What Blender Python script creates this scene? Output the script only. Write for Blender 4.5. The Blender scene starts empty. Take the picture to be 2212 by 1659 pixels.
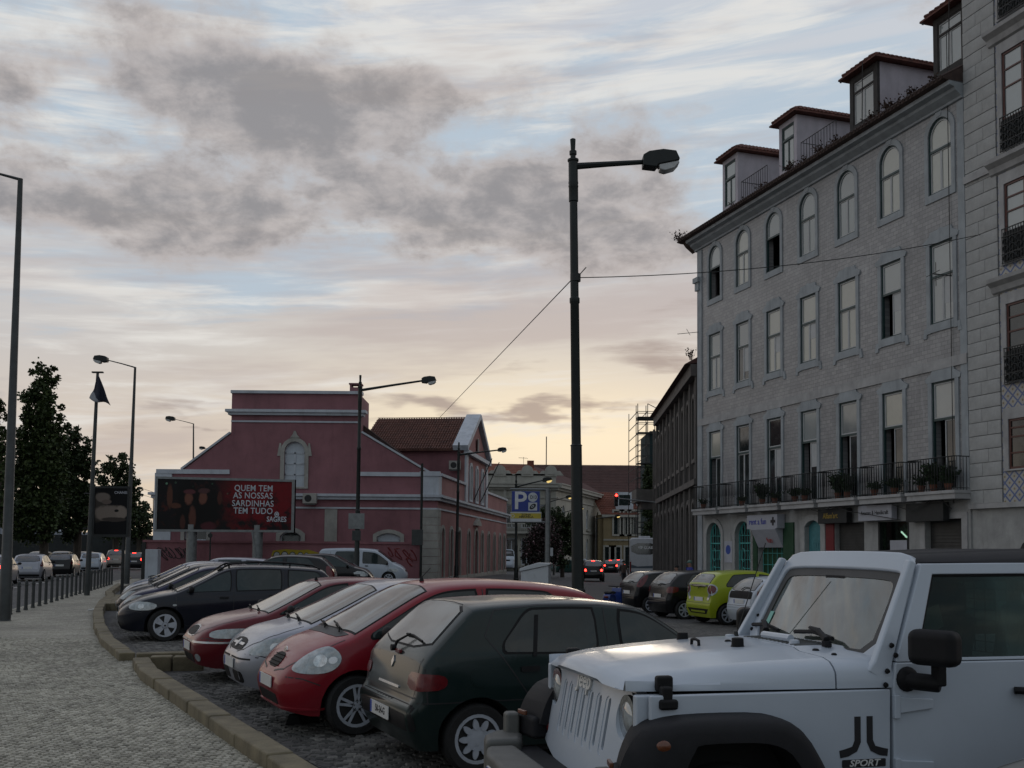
import bpy, math, random
import numpy as np
from mathutils import Vector, Matrix
from mathutils.bvhtree import BVHTree
from mathutils.geometry import delaunay_2d_cdt
random.seed(7)
R = math.radians
SC = bpy.context.scene
COL = SC.collection

# ------------------------------------------------------------------ camera
EYE = Vector((0, 0, 1.8))
cam = bpy.data.cameras.new('camera')
cam.sensor_width = 36.0
cam.lens = 36.0
cam.shift_y = 235.5 / 2212.0
cam.clip_start = 0.1
cam.clip_end = 3000
cam_ob = bpy.data.objects.new('camera', cam)
COL.objects.link(cam_ob)
PITCH, ROLL = R(3.24), R(0.5)
fw = Vector((0, math.cos(PITCH), math.sin(PITCH)))
up0 = Vector((0, -math.sin(PITCH), math.cos(PITCH)))
rt0 = Vector((1, 0, 0))
rt = math.cos(ROLL) * rt0 + math.sin(ROLL) * up0
up = -math.sin(ROLL) * rt0 + math.cos(ROLL) * up0
cam_ob.matrix_world = Matrix(((rt.x, up.x, -fw.x, 0), (rt.y, up.y, -fw.y, 0), (rt.z, up.z, -fw.z, EYE.z), (0, 0, 0, 1)))
SC.camera = cam_ob
SC.view_settings.view_transform = 'Standard'
SC.view_settings.look = 'None'
SC.view_settings.exposure = 0.28
SC.view_settings.gamma = 1.0
SC.view_settings.use_curve_mapping = False
SC.cycles.max_bounces = 6
SC.cycles.use_denoising = True


def ray(px, py):      # survey helper: sight line through a point of the 2212 x 1659 picture
    return fw + rt * ((px - 1106.0) / 2212.0) + up * ((829.5 + 235.5 - py) / 2212.0)


def at(px, py, Y):    # world point at depth Y on that sight line
    d = ray(px, py)
    return EYE + d * (Y / d.y)


# ------------------------------------------------------------------ node helpers
class NG:
    def __init__(s, tree):
        s.t = tree; s.n = tree.nodes; s.l = tree.links

    def new(s, typ, **kw):
        nd = s.n.new(typ)
        for k, v in kw.items():
            setattr(nd, k, v)
        return nd

    def put(s, sock, v):
        if isinstance(v, bpy.types.NodeSocket):
            s.l.new(v, sock)
        elif isinstance(v, (tuple, list)):
            v = tuple(v)
            n = len(sock.default_value)
            sock.default_value = v if n == len(v) else (v + (1.0,))[:n]
        else:
            sock.default_value = v

    def m(s, op, a, b=0.0, c=0.0, clamp=False):
        nd = s.new('ShaderNodeMath', operation=op, use_clamp=clamp)
        s.put(nd.inputs[0], a); s.put(nd.inputs[1], b)
        if op in ('MULTIPLY_ADD', 'SMOOTH_MIN', 'SMOOTH_MAX', 'COMPARE'):
            s.put(nd.inputs[2], c)
        return nd.outputs[0]

    def mix(s, f, a, b, blend='MIX'):
        nd = s.new('ShaderNodeMix', data_type='RGBA', blend_type=blend)
        s.put(nd.inputs[0], f); s.put(nd.inputs[6], a); s.put(nd.inputs[7], b)
        return nd.outputs[2]

    def vec(s, x, y, z):
        nd = s.new('ShaderNodeCombineXYZ')
        s.put(nd.inputs[0], x); s.put(nd.inputs[1], y); s.put(nd.inputs[2], z)
        return nd.outputs[0]

    def noise(s, v, scale, detail=4, rough=0.55, dist=0.0):
        nd = s.new('ShaderNodeTexNoise')
        s.put(nd.inputs['Vector'], v); nd.inputs['Scale'].default_value = scale
        nd.inputs['Detail'].default_value = detail; nd.inputs['Roughness'].default_value = rough
        nd.inputs['Distortion'].default_value = dist
        return nd.outputs[0]

    def ramp(s, f, stops, interp='LINEAR'):
        nd = s.new('ShaderNodeValToRGB')
        cr = nd.color_ramp; cr.interpolation = interp
        while len(cr.elements) < len(stops):
            cr.elements.new(0.5)
        for e, (p, c) in zip(cr.elements, stops):
            e.position = p
            e.color = (c, c, c, 1) if not isinstance(c, (tuple, list)) else (tuple(c) + (1,))[:4]
        s.put(nd.inputs[0], f)
        return nd.outputs[0]

    def step(s, f, a, b):     # smoothstep
        nd = s.new('ShaderNodeMapRange', interpolation_type='SMOOTHSTEP')
        s.put(nd.inputs[0], f); nd.inputs[1].default_value = a; nd.inputs[2].default_value = b
        return nd.outputs[0]


def lin(c):
    return tuple((x / 12.92 if x <= 0.04045 else ((x + 0.055) / 1.055) ** 2.4) for x in c)


# ------------------------------------------------------------------ sky: Nishita with a cloud deck over it
world = bpy.data.worlds.new('World')
SC.world = world
world.use_nodes = True
g = NG(world.node_tree)
g.n.clear()
SUN_EL, SUN_AZ = R(2.0), R(8.0)      # the sun has just gone down beyond the end of the street
sky = g.new('ShaderNodeTexSky', sky_type='NISHITA')
sky.sun_disc = False
sky.sun_elevation = SUN_EL
sky.sun_rotation = SUN_AZ
bg1 = g.new('ShaderNodeBackground'); bg1.inputs[1].default_value = 0.05
g.l.new(sky.outputs[0], bg1.inputs[0])
tc = g.new('ShaderNodeTexCoord').outputs['Generated']
sp = g.new('ShaderNodeSeparateXYZ'); g.l.new(tc, sp.inputs[0])
X, Y, Z = sp.outputs
DEG = 57.29578
az0 = g.m('MULTIPLY', g.m('ARCTAN2', X, Y), DEG)
el0 = g.m('MULTIPLY', g.m('ARCSINE', Z), DEG)
zc = g.m('ADD', g.m('MAXIMUM', Z, 0.0), 0.16)
P = g.vec(g.m('DIVIDE', X, zc), g.m('DIVIDE', Y, zc), 0.0)
wn = g.new('ShaderNodeTexNoise'); g.l.new(P, wn.inputs['Vector']); wn.inputs['Scale'].default_value = 2.2; wn.inputs['Detail'].default_value = 4
ws = g.new('ShaderNodeSeparateXYZ'); g.l.new(wn.outputs['Color'], ws.inputs[0])
az = g.m('ADD', az0, g.m('MULTIPLY', g.m('SUBTRACT', ws.outputs[0], 0.5), 9.0))
el = g.m('ADD', el0, g.m('MULTIPLY', g.m('SUBTRACT', ws.outputs[1], 0.5), 6.0))


def gauss(px, py, sx, sy, amp, a=None, e=None):
    a0 = math.atan((px - 1106) / 2212.0)
    e0 = math.atan((1190 - py) / 2212.0 * math.cos(a0)) * DEG
    a0 *= DEG
    sa, se = sx / 2212 * DEG, sy / 2212 * DEG
    dx = g.m('DIVIDE', g.m('SUBTRACT', a or az, a0), sa)
    dy = g.m('DIVIDE', g.m('SUBTRACT', e or el, e0), se)
    r2 = g.m('ADD', g.m('MULTIPLY', dx, dx), g.m('MULTIPLY', dy, dy))
    return g.m('MULTIPLY', g.m('POWER', 2.71828, g.m('MULTIPLY', r2, -0.5)), amp)


def total(lst):
    s = lst[0]
    for x in lst[1:]:
        s = g.m('ADD', s, x)
    return s


# base: warm at the horizon, pale higher up
eln = g.m('DIVIDE', el0, 90.0)
base = g.ramp(eln, [(0.0, lin((.88, .80, .69))), (0.055, lin((.82, .765, .71))), (0.12, lin((.76, .745, .74))), (0.2, lin((.79, .80, .81))), (0.4, lin((.74, .77, .82))), (1.0, lin((.52, .58, .70)))])
glow = g.m('ADD', gauss(1200, 950, 420, 90, 0.85, az0, el0), gauss(1050, 780, 420, 90, 0.25, az0, el0), clamp=True)
base = g.mix(glow, base, lin((.97, .91, .79)))
back = g.step(Y, 0.2, -0.6)
base = g.mix(g.m('MULTIPLY', back, 0.8), base, lin((.44, .535, .60)))
# thin streaks of blue between veils
SV = g.vec(g.m('MULTIPLY', az0, 0.035), g.m('ADD', g.m('MULTIPLY', el0, 0.30), g.m('MULTIPLY', az0, -0.02)), 0.3)
streak = g.noise(SV, 1.6, 6, 0.6, 0.6)
bluebias = total([gauss(760, 270, 240, 150, 0.24), gauss(330, 270, 400, 230, 0.42), gauss(1150, 420, 360, 120, 0.24), gauss(1650, 220, 330, 200, 0.16), gauss(880, 590, 260, 40, 0.14), gauss(860, 400, 130, 50, 0.12), gauss(90, 60, 130, 50, 0.25), gauss(300, 640, 500, 90, -0.10), gauss(700, 760, 700, 80, -0.10), gauss(1240, 960, 500, 160, -0.3), gauss(800, 60, 380, 70, -0.14), gauss(750, 380, 200, 100, 0.12)])
bm = g.step(g.m('ADD', streak, bluebias), 0.52, 0.76)
base = g.mix(g.m('MULTIPLY', bm, 0.75), base, lin((.67, .745, .81)))
wm = g.step(g.m('ADD', g.noise(SV, 2.3, 6, 0.6, 0.4), total([gauss(850, 50, 450, 70, 0.2), gauss(250, 640, 420, 50, 0.12), gauss(1480, 150, 250, 120, 0.05), gauss(190, 240, 80, 60, 0.15)])), 0.50, 0.72)
base = g.mix(g.m('MULTIPLY', wm, 0.75), base, lin((.89, .88, .86)))
# mauve veil lower down
vm = g.step(g.m('ADD', g.noise(SV, 1.3, 5, 0.6), total([gauss(1000, 690, 420, 60, 0.2), gauss(500, 800, 380, 60, 0.13), gauss(1420, 640, 200, 90, 0.16)])), 0.50, 0.76)
base = g.mix(g.m('MULTIPLY', vm, 0.6), base, lin((.70, .65, .64)))
# the grey cloud masses
zq = g.m('ADD', g.m('MAXIMUM', Z, 0.0), 0.34)
PC = g.vec(g.m('DIVIDE', X, zq), g.m('DIVIDE', Y, zq), 0.0)
PN = g.noise(PC, 4.6, 9, 0.60, 0.25)
PN2 = g.noise(PC, 15.0, 6, 0.62, 0.2)
bias = total([gauss(390, 110, 190, 110, 0.42), gauss(620, 200, 150, 80, 0.26), gauss(130, 440, 260, 80, 0.32), gauss(480, 450, 260, 75, 0.20), gauss(950, 150, 150, 48, 0.36),
              gauss(1010, 465, 300, 70, 0.32), gauss(1380, 490, 230, 80, 0.34), gauss(1150, 380, 300, 50, 0.08), gauss(30, 200, 100, 60, 0.14), gauss(1060, 240, 240, 60, 0.22), gauss(740, 340, 170, 110, 0.12),
              gauss(180, 250, 90, 65, -0.30), gauss(560, 330, 110, 40, -0.16), gauss(380, 300, 60, 30, -0.15), gauss(720, 500, 120, 25, -0.15), gauss(830, 30, 320, 60, -0.25), gauss(250, 630, 520, 65, -0.30), gauss(1600, 180, 330, 150, -0.25), gauss(1100, 900, 900, 250, -0.35), gauss(890, 370, 100, 40, -0.12), gauss(90, 20, 90, 50, -0.2)])
PN3 = g.noise(PC, 2.2, 5, 0.55)
dn = g.m('ADD', g.m('ADD', g.m('MULTIPLY', PN, 1.0), g.m('ADD', g.m('MULTIPLY', PN2, 0.52), g.m('MULTIPLY', PN3, 0.30))), g.m('MULTIPLY', g.m('SUBTRACT', bias, 0.48), 0.85))
cm = g.step(dn, 0.42, 0.74)
core = g.step(g.m('ADD', dn, g.m('MULTIPLY', g.m('SUBTRACT', PN2, 0.5), 0.6)), 0.56, 1.02)
ccol = g.mix(core, lin((.72, .69, .68)), lin((.545, .53, .535)))
base = g.mix(g.m('MULTIPLY', cm, 0.90), base, ccol)
# low streaky clouds near the glow
LV = g.vec(g.m('MULTIPLY', az0, 0.10), g.m('MULTIPLY', el0, 0.75), 2.0)
ln = g.noise(LV, 1.5, 7, 0.6, 0.3)
lb = total([gauss(1010, 884, 190, 15, 0.42, az0), gauss(1290, 895, 150, 14, 0.34, az0), gauss(1420, 785, 110, 24, 0.36, az0), gauss(1130, 806, 110, 9, 0.26, az0), gauss(1150, 955, 240, 10, 0.12, az0), gauss(420, 905, 130, 8, 0.28, az0), gauss(1480, 700, 80, 30, 0.2, az0)])
lm = g.step(g.m('ADD', g.m('MULTIPLY', ln, 0.8), g.m('MULTIPLY', lb, 0.85)), 0.52, 0.84)
base = g.mix(g.m('MULTIPLY', lm, 0.8), base, lin((.60, .545, .53)))
base = g.mix(g.step(Z, 0.0, -0.15), base, lin((.35, .34, .33)))
bg2 = g.new('ShaderNodeBackground'); bg2.inputs[1].default_value = 0.92
g.l.new(base, bg2.inputs[0])
mx = g.new('ShaderNodeMixShader'); mx.inputs[0].default_value = 0.93
g.l.new(bg1.outputs[0], mx.inputs[1]); g.l.new(bg2.outputs[0], mx.inputs[2])
wo = g.new('ShaderNodeOutputWorld')
g.l.new(mx.outputs[0], wo.inputs[0])
world.cycles.sampling_method = 'MANUAL'
world.cycles.sample_map_resolution = 1024

sl = bpy.data.lights.new('sun', 'SUN')
sl.energy = 0.12
sl.angle = R(12)
sl.color = (1.0, 0.86, 0.68)
so = bpy.data.objects.new('sun', sl)
COL.objects.link(so)
sd = Vector((math.sin(SUN_AZ) * math.cos(SUN_EL), math.cos(SUN_AZ) * math.cos(SUN_EL), math.sin(SUN_EL + R(3))))
so.rotation_euler = sd.to_track_quat('Z', 'Y').to_euler()
so.location = (0, 0, 30)

# ------------------------------------------------------------------ materials
MATS = {}


def pm(name, rgb, rough=0.6, metal=0.0, var=0.12, vs=3.0, bump=0.0, bs=40.0, coat=0.0, spec=0.5, ior=1.5, rv=0.0, grime=0.0, stretch=None, srgb=False):
    """painted / plaster / metal material: base colour with grain, blotches, run-off streaks and fine relief"""
    if name in MATS:
        return MATS[name]
    m = bpy.data.materials.new(name); m.use_nodes = True
    q = NG(m.node_tree); q.n.clear()
    b = q.new('ShaderNodeBsdfPrincipled'); o = q.new('ShaderNodeOutputMaterial'); q.l.new(b.outputs[0], o.inputs[0])
    v = q.new('ShaderNodeTexCoord').outputs['Object']
    if stretch:
        mp = q.new('ShaderNodeMapping'); q.l.new(v, mp.inputs[0]); mp.inputs['Scale'].default_value = stretch; v2 = mp.outputs[0]
    else:
        v2 = v
    c = tuple(rgb)
    n1 = q.noise(v2, vs, 6, 0.6)
    f = q.ramp(n1, [(0.3, 1 - var), (0.7, 1 + var)])
    col = q.mix(1.0, c, f, 'MULTIPLY')
    if grime:
        mp = q.new('ShaderNodeMapping'); q.l.new(v, mp.inputs[0]); mp.inputs['Scale'].default_value = (1.2, 1.2, 0.22)
        n2 = q.noise(mp.outputs[0], 2.0, 7, 0.65, 0.3)
        col = q.mix(q.m('MULTIPLY', q.step(n2, 0.48, 0.72), grime), col, tuple(x * 0.45 for x in c))
    q.put(b.inputs['Base Color'], col)
    b.inputs['Roughness'].default_value = rough
    if rv:
        q.put(b.inputs['Roughness'], q.m('ADD', rough, q.m('MULTIPLY', q.m('SUBTRACT', n1, 0.5), rv)))
    b.inputs['Metallic'].default_value = metal
    b.inputs['Coat Weight'].default_value = coat
    b.inputs['Coat Roughness'].default_value = 0.06
    b.inputs['Specular IOR Level'].default_value = spec
    b.inputs['IOR'].default_value = ior
    if bump:
        bn = q.new('ShaderNodeBump'); bn.inputs['Strength'].default_value = bump; bn.inputs['Distance'].default_value = 0.02
        q.put(bn.inputs['Height'], q.noise(v, bs, 5, 0.6))
        q.l.new(bn.outputs[0], b.inputs['Normal'])
    MATS[name] = m
    return m


def emis(name, rgb, strength):
    m = bpy.data.materials.new(name); m.use_nodes = True
    q = NG(m.node_tree); b = q.n['Principled BSDF']
    b.inputs['Base Color'].default_value = tuple(rgb) + (1,)
    b.inputs['Emission Color'].default_value = tuple(rgb) + (1,)
    b.inputs['Emission Strength'].default_value = strength
    MATS[name] = m
    return m


def paint(name, rgb, metallic=0.0, dust=0.12):
    """car paint under a film of street dust"""
    m = bpy.data.materials.new(name); m.use_nodes = True
    q = NG(m.node_tree); b = q.n['Principled BSDF']
    v = q.new('ShaderNodeTexCoord').outputs['Object']
    n = q.noise(v, 2.5, 7, 0.65)
    n2 = q.noise(v, 60, 3, 0.6)
    sz = q.new('ShaderNodeSeparateXYZ'); q.l.new(v, sz.inputs[0])
    low = q.step(sz.outputs[2], 0.6, 0.15)
    d = q.m('ADD', q.m('MULTIPLY', q.step(n, 0.35, 0.75), dust), q.m('MULTIPLY', low, dust * 1.3), clamp=True)
    q.put(b.inputs['Base Color'], q.mix(q.m('MULTIPLY', d, 0.5), tuple(rgb), (0.10, 0.095, 0.085)))
    q.put(b.inputs['Roughness'], q.m('ADD', 0.25, q.m('ADD', q.m('MULTIPLY', d, 0.5), q.m('MULTIPLY', n2, 0.08))))
    b.inputs['Metallic'].default_value = metallic
    b.inputs['Coat Weight'].default_value = 0.45
    b.inputs['Specular IOR Level'].default_value = 0.2
    q.put(b.inputs['Coat Roughness'], q.m('ADD', 0.09, q.m('MULTIPLY', d, 0.35)))
    MATS[name] = m
    return m


def glassy(name, rgb=(0.012, 0.016, 0.016), rough=0.05, ior=1.6, dust=0.2):
    m = bpy.data.materials.new(name); m.use_nodes = True
    q = NG(m.node_tree); b = q.n['Principled BSDF']
    v = q.new('ShaderNodeTexCoord').outputs['Object']
    n = q.noise(v, 3.0, 7, 0.7, 0.5)
    q.put(b.inputs['Base Color'], q.mix(q.m('MULTIPLY', q.step(n, 0.4, 0.8), dust), tuple(rgb), (0.22, 0.215, 0.2)))
    q.put(b.inputs['Roughness'], q.m('ADD', rough, q.m('MULTIPLY', q.step(n, 0.4, 0.8), 0.12)))
    b.inputs['IOR'].default_value = ior
    bn = q.new('ShaderNodeBump'); bn.inputs['Strength'].default_value = 0.04; bn.inputs['Distance'].default_value = 0.02
    q.put(bn.inputs['Height'], q.noise(v, 1.5, 2, 0.5)); q.l.new(bn.outputs[0], b.inputs['Normal'])
    MATS[name] = m
    return m


def see_glass(name, tint=(0.55, 0.72, 0.68), refl=1.0, haze=.3):
    """thin pane: lets light through with a tint, reflects by angle"""
    m = bpy.data.materials.new(name); m.use_nodes = True
    q = NG(m.node_tree); q.n.clear()
    t = q.new('ShaderNodeBsdfTransparent'); t.inputs[0].default_value = tint + (1,)
    gl = q.new('ShaderNodeBsdfGlossy'); gl.inputs[0].default_value = (1, 1, 1, 1); gl.inputs[1].default_value = 0.03
    df = q.new('ShaderNodeBsdfDiffuse'); df.inputs[0].default_value = (0.30, 0.335, 0.29, 1)
    fr = q.new('ShaderNodeFresnel'); fr.inputs[0].default_value = 1.55
    v = q.new('ShaderNodeTexCoord').outputs['Object']
    n = q.noise(v, 2.2, 6, 0.7, 0.6)
    m0 = q.new('ShaderNodeMixShader'); q.put(m0.inputs[0], q.m('MULTIPLY', q.step(n, 0.1, 0.8), haze))
    q.l.new(t.outputs[0], m0.inputs[1]); q.l.new(df.outputs[0], m0.inputs[2])
    m1 = q.new('ShaderNodeMixShader'); q.put(m1.inputs[0], q.m('MULTIPLY', fr.outputs[0], refl, clamp=True))
    q.l.new(m0.outputs[0], m1.inputs[1]); q.l.new(gl.outputs[0], m1.inputs[2])
    o = q.new('ShaderNodeOutputMaterial'); q.l.new(m1.outputs[0], o.inputs[0])
    MATS[name] = m
    return m


M = MATS
pm('black_trim', (0.010, 0.010, 0.011), 0.6, var=0.2, vs=8, bump=0.05, bs=90, spec=.2)
pm('flare_plastic', (0.016, 0.016, 0.018), 0.6, var=0.25, vs=5, bump=0.10, bs=160, rv=0.2, spec=.2)
pm('bumper_grey', (0.10, 0.10, 0.092), 0.6, var=0.2, vs=6, bump=0.08, bs=120)
pm('rubber', (0.012, 0.012, 0.012), 0.85, var=0.3, vs=12, bump=0.2, bs=60)
pm('under_dark', (0.006, 0.006, 0.006), 0.9)
pm('rim_silver', (0.44, 0.47, 0.52), 0.3, 0.15, var=0.15, vs=10, rv=0.2)
pm('rim_dark', (0.02, 0.02, 0.02), 0.6)
pm('chrome', (0.62, 0.62, 0.63), 0.25, 0.7, var=0.1)
pm('lens_clear', (0.34, 0.37, 0.38), 0.08, 0.2, var=0.35, vs=14, coat=1.0)
pm('lens_inner', (0.55, 0.57, 0.58), 0.15, 0.9, var=0.3, vs=25)
pm('lens_red', (0.11, 0.004, 0.007), 0.25, var=0.3, vs=20, coat=0.4)
pm('lens_amber', (0.12, 0.035, 0.012), 0.25, var=0.2, coat=0.5)
pm('plate_white', (0.62, 0.62, 0.60), 0.4, var=0.06)
pm('plate_blue', (0.03, 0.07, 0.35), 0.4)
pm('ink', (0.015, 0.015, 0.017), 0.5)
pm('iron_black', (0.012, 0.014, 0.014), 0.6, 0, var=0.3, vs=6)
pm('lamp_pole_paint', (0.010, 0.014, 0.013), 0.5, 0.2, var=0.3, vs=5, bump=0.05)
pm('galvanised', (0.20, 0.21, 0.21), 0.5, 0.5, var=0.2, vs=5)
pm('post_grey', (0.045, 0.050, 0.050), 0.5, 0.3, var=0.25, vs=4)
emis('brake_red', (1.0, 0.03, 0.02), 8.0)
emis('lamp_warm', (1.0, 0.72, 0.25), 0.6)
emis('tube_light', (0.9, 1.0, 0.85), 4.0)
pm('lamp_bowl', (0.42, 0.43, 0.42), 0.25, var=0.15, vs=10, coat=0.5)
glassy('car_glass', (.015, .018, .018), .07, 2.1, .25)
glassy('car_glass_dusty', (0.03, 0.034, 0.032), 0.12, 2.4, 0.6)
glassy('side_glass', (0.020, 0.030, 0.030), 0.05, 1.5, 0.12)
see_glass('jeep_screen', (0.50, 0.64, 0.58), 2.0, .42)
see_glass('jeep_side_glass', (0.34, 0.42, 0.39), 0.35, .01)

# ------------------------------------------------------------------ object helpers


def tag(o, label=None, cat=None, group=None, kind=None):
    if label: o['label'] = label
    if cat: o['category'] = cat
    if group: o['group'] = group
    if kind: o['kind'] = kind
    return o


def empty(name, loc=(0, 0, 0), rz=0.0, label=None, cat=None, group=None):
    o = bpy.data.objects.new(name, None)
    o.empty_display_size = 0.3
    COL.objects.link(o); o.location = loc; o.rotation_euler = (0, 0, rz)
    tag(o, label, cat, group)
    return o


def link_mesh(name, me, parent=None):
    o = bpy.data.objects.new(name, me)
    COL.objects.link(o)
    if parent is not None:
        o.parent = parent
    return o


def copy_tree(o, parent=None):
    c = o.copy(); COL.objects.link(c)
    c.parent = parent
    for ch in o.children:
        copy_tree(ch, c)
    return c


def chaikin(pts, n=2, closed=False):
    pts = [tuple(p) for p in pts]
    for _ in range(n):
        out = []
        L = len(pts)
        rng = range(L) if closed else range(L - 1)
        if not closed: out.append(pts[0])
        for i in rng:
            a, b = pts[i], pts[(i + 1) % L]
            out.append(tuple(x * .75 + y * .25 for x, y in zip(a, b)))
            out.append(tuple(x * .25 + y * .75 for x, y in zip(a, b)))
        if not closed: out.append(pts[-1])
        pts = out
    return pts


def curve(pts, n=2):
    p = np.array(chaikin(pts, n))
    return lambda x: float(np.interp(x, p[:, 0], p[:, 1]))


def rrect(x0, z0, x1, z1, r=0.03, k=4):
    out = []
    for cx, cz, a0 in ((x1 - r, z1 - r, 0), (x0 + r, z1 - r, 90), (x0 + r, z0 + r, 180), (x1 - r, z0 + r, 270)):
        for i in range(k + 1):
            a = R(a0 + 90 * i / k)
            out.append((cx + r * math.cos(a), cz + r * math.sin(a)))
    return out


def circle(cx, cy, r, n=20, ry=None):
    ry = ry or r
    return [(cx + r * math.cos(2 * math.pi * i / n), cy + ry * math.sin(2 * math.pi * i / n)) for i in range(n)]


class MB:
    """mesh builder: collects shapes, links them as one object"""

    def __init__(s):
        s.v = []; s.f = []; s.mi = []

    def add(s, vs, fs, mi=0):
        o = len(s.v)
        s.v += [tuple(v) for v in vs]
        s.f += [tuple(i + o for i in f) for f in fs]
        s.mi += [mi] * len(fs)
        return s

    def box(s, x0, y0, z0, x1, y1, z1, mi=0):
        vs = [(x, y, z) for z in (z0, z1) for y in (y0, y1) for x in (x0, x1)]
        return s.add(vs, [(0, 2, 3, 1), (4, 5, 7, 6), (0, 1, 5, 4), (2, 6, 7, 3), (0, 4, 6, 2), (1, 3, 7, 5)], mi)

    def cbox(s, c, d, rz=0.0, mi=0, rx=0.0, ry=0.0):
        m = Matrix.Translation(c) @ Matrix.Rotation(rz, 4, 'Z') @ Matrix.Rotation(ry, 4, 'Y') @ Matrix.Rotation(rx, 4, 'X')
        hx, hy, hz = d[0] / 2, d[1] / 2, d[2] / 2
        vs = [m @ Vector((x, y, z)) for z in (-hz, hz) for y in (-hy, hy) for x in (-hx, hx)]
        return s.add(vs, [(0, 2, 3, 1), (4, 5, 7, 6), (0, 1, 5, 4), (2, 6, 7, 3), (0, 4, 6, 2), (1, 3, 7, 5)], mi)

    def prism(s, poly, a, b, fn, mi=0):
        """poly: 2D outline, extruded between a and b; fn(u, v, w) -> xyz"""
        n = len(poly)
        area = sum(poly[i][0] * poly[(i + 1) % n][1] - poly[(i + 1) % n][0] * poly[i][1] for i in range(n))
        vs = [fn(u, v, a) for u, v in poly] + [fn(u, v, b) for u, v in poly]
        fs = [tuple(range(n))[::-1], tuple(range(n, 2 * n))] + [(i, (i + 1) % n, n + (i + 1) % n, n + i) for i in range(n)]
        e0 = Vector(fn(1, 0, 0)) - Vector(fn(0, 0, 0)); e1 = Vector(fn(0, 1, 0)) - Vector(fn(0, 0, 0)); e2 = Vector(fn(0, 0, 1)) - Vector(fn(0, 0, 0))
        sgn = e0.cross(e1).dot(e2) * area * (b - a)
        if sgn < 0:
            fs = [f[::-1] for f in fs]
        return s.add(vs, fs, mi)

    def ring(s, outer, inner, a, b, fn, mi=0):
        """band between two outlines with equal point counts"""
        n = len(outer)
        vs = [fn(u, v, a) for u, v in outer] + [fn(u, v, a) for u, v in inner] + [fn(u, v, b) for u, v in outer] + [fn(u, v, b) for u, v in inner]
        fs = []
        for i in range(n):
            j = (i + 1) % n
            fs += [(i, n + i, n + j, j), (2 * n + i, 2 * n + j, 3 * n + j, 3 * n + i), (i, j, 2 * n + j, 2 * n + i), (n + i, 3 * n + i, 3 * n + j, n + j)]
        area = sum(outer[i][0] * outer[(i + 1) % n][1] - outer[(i + 1) % n][0] * outer[i][1] for i in range(n))
        e0 = Vector(fn(1, 0, 0)) - Vector(fn(0, 0, 0)); e1 = Vector(fn(0, 1, 0)) - Vector(fn(0, 0, 0)); e2 = Vector(fn(0, 0, 1)) - Vector(fn(0, 0, 0))
        if e0.cross(e1).dot(e2) * area * (b - a) < 0:
            fs = [f[::-1] for f in fs]
        return s.add(vs, fs, mi)

    def tube(s, path, r, n=8, mi=0, cap=True):
        path = [Vector(p) for p in path]
        rs = r if isinstance(r, (list, tuple)) else [r] * len(path)
        vs = []; fs = []
        prev = None
        for i, p in enumerate(path):
            t = (path[min(i + 1, len(path) - 1)] - path[max(i - 1, 0)]).normalized()
            if prev is None:
                a = t.orthogonal().normalized()
            else:
                a = (prev - t * prev.dot(t)).normalized()
            prev = a
            b = t.cross(a)
            for k in range(n):
                th = 2 * math.pi * k / n
                vs.append(p + (a * math.cos(th) + b * math.sin(th)) * rs[i])
        for i in range(len(path) - 1):
            for k in range(n):
                j = (k + 1) % n
                fs.append((i * n + k, i * n + j, (i + 1) * n + j, (i + 1) * n + k))
        if cap:
            fs.append(tuple(range(n))[::-1]); fs.append(tuple((len(path) - 1) * n + k for k in range(n)))
        return s.add(vs, fs, mi)

    def lathe(s, prof, c, axis='Z', n=16, mi=0):
        """prof: (radius, height) pairs"""
        vs = []; fs = []
        for r, h in prof:
            for k in range(n):
                th = 2 * math.pi * k / n
                x, y = r * math.cos(th), r * math.sin(th)
                p = {'Z': (x, y, h), 'Y': (x, h, -y), 'X': (h, x, y)}[axis]
                vs.append((c[0] + p[0], c[1] + p[1], c[2] + p[2]))
        for i in range(len(prof) - 1):
            for k in range(n):
                j = (k + 1) % n
                fs.append((i * n + k, i * n + j, (i + 1) * n + j, (i + 1) * n + k))
        fs.append(tuple(range(n))[::-1]); fs.append(tuple((len(prof) - 1) * n + k for k in range(n)))
        return s.add(vs, fs, mi)

    def ball(s, c, r, n=10, m=7, mi=0):
        rx, ry, rz = r if isinstance(r, (list, tuple)) else (r, r, r)
        vs = []; fs = []
        for i in range(m + 1):
            ph = math.pi * (i / m) - math.pi / 2
            ph = max(min(ph, 1.5), -1.5)
            for k in range(n):
                th = 2 * math.pi * k / n
                vs.append((c[0] + rx * math.cos(ph) * math.cos(th), c[1] + ry * math.cos(ph) * math.sin(th), c[2] + rz * math.sin(ph)))
        for i in range(m):
            for k in range(n):
                j = (k + 1) % n
                fs.append((i * n + k, i * n + j, (i + 1) * n + j, (i + 1) * n + k))
        fs.append(tuple(range(n))[::-1]); fs.append(tuple(m * n + k for k in range(n)))
        return s.add(vs, fs, mi)

    def build(s, name, mats, parent=None, smooth=False, bevel=0.0, seg=2, sharp=35):
        me = bpy.data.meshes.new(name)
        me.from_pydata(s.v, [], s.f)
        if not isinstance(mats, (list, tuple)):
            mats = [mats]
        for m_ in mats:
            me.materials.append(m_ if not isinstance(m_, str) else M[m_])
        if len(mats) > 1:
            me.polygons.foreach_set('material_index', s.mi)
        me.update()
        if smooth:
            me.shade_smooth()
            me.set_sharp_from_angle(angle=R(sharp))
        o = link_mesh(name, me, parent)
        if bevel:
            bv = o.modifiers.new('bevel', 'BEVEL'); bv.width = bevel; bv.segments = seg; bv.limit_method = 'ANGLE'; bv.angle_limit = R(40)
            if not smooth: me.shade_smooth()
            bv.harden_normals = True
        return o


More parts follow.
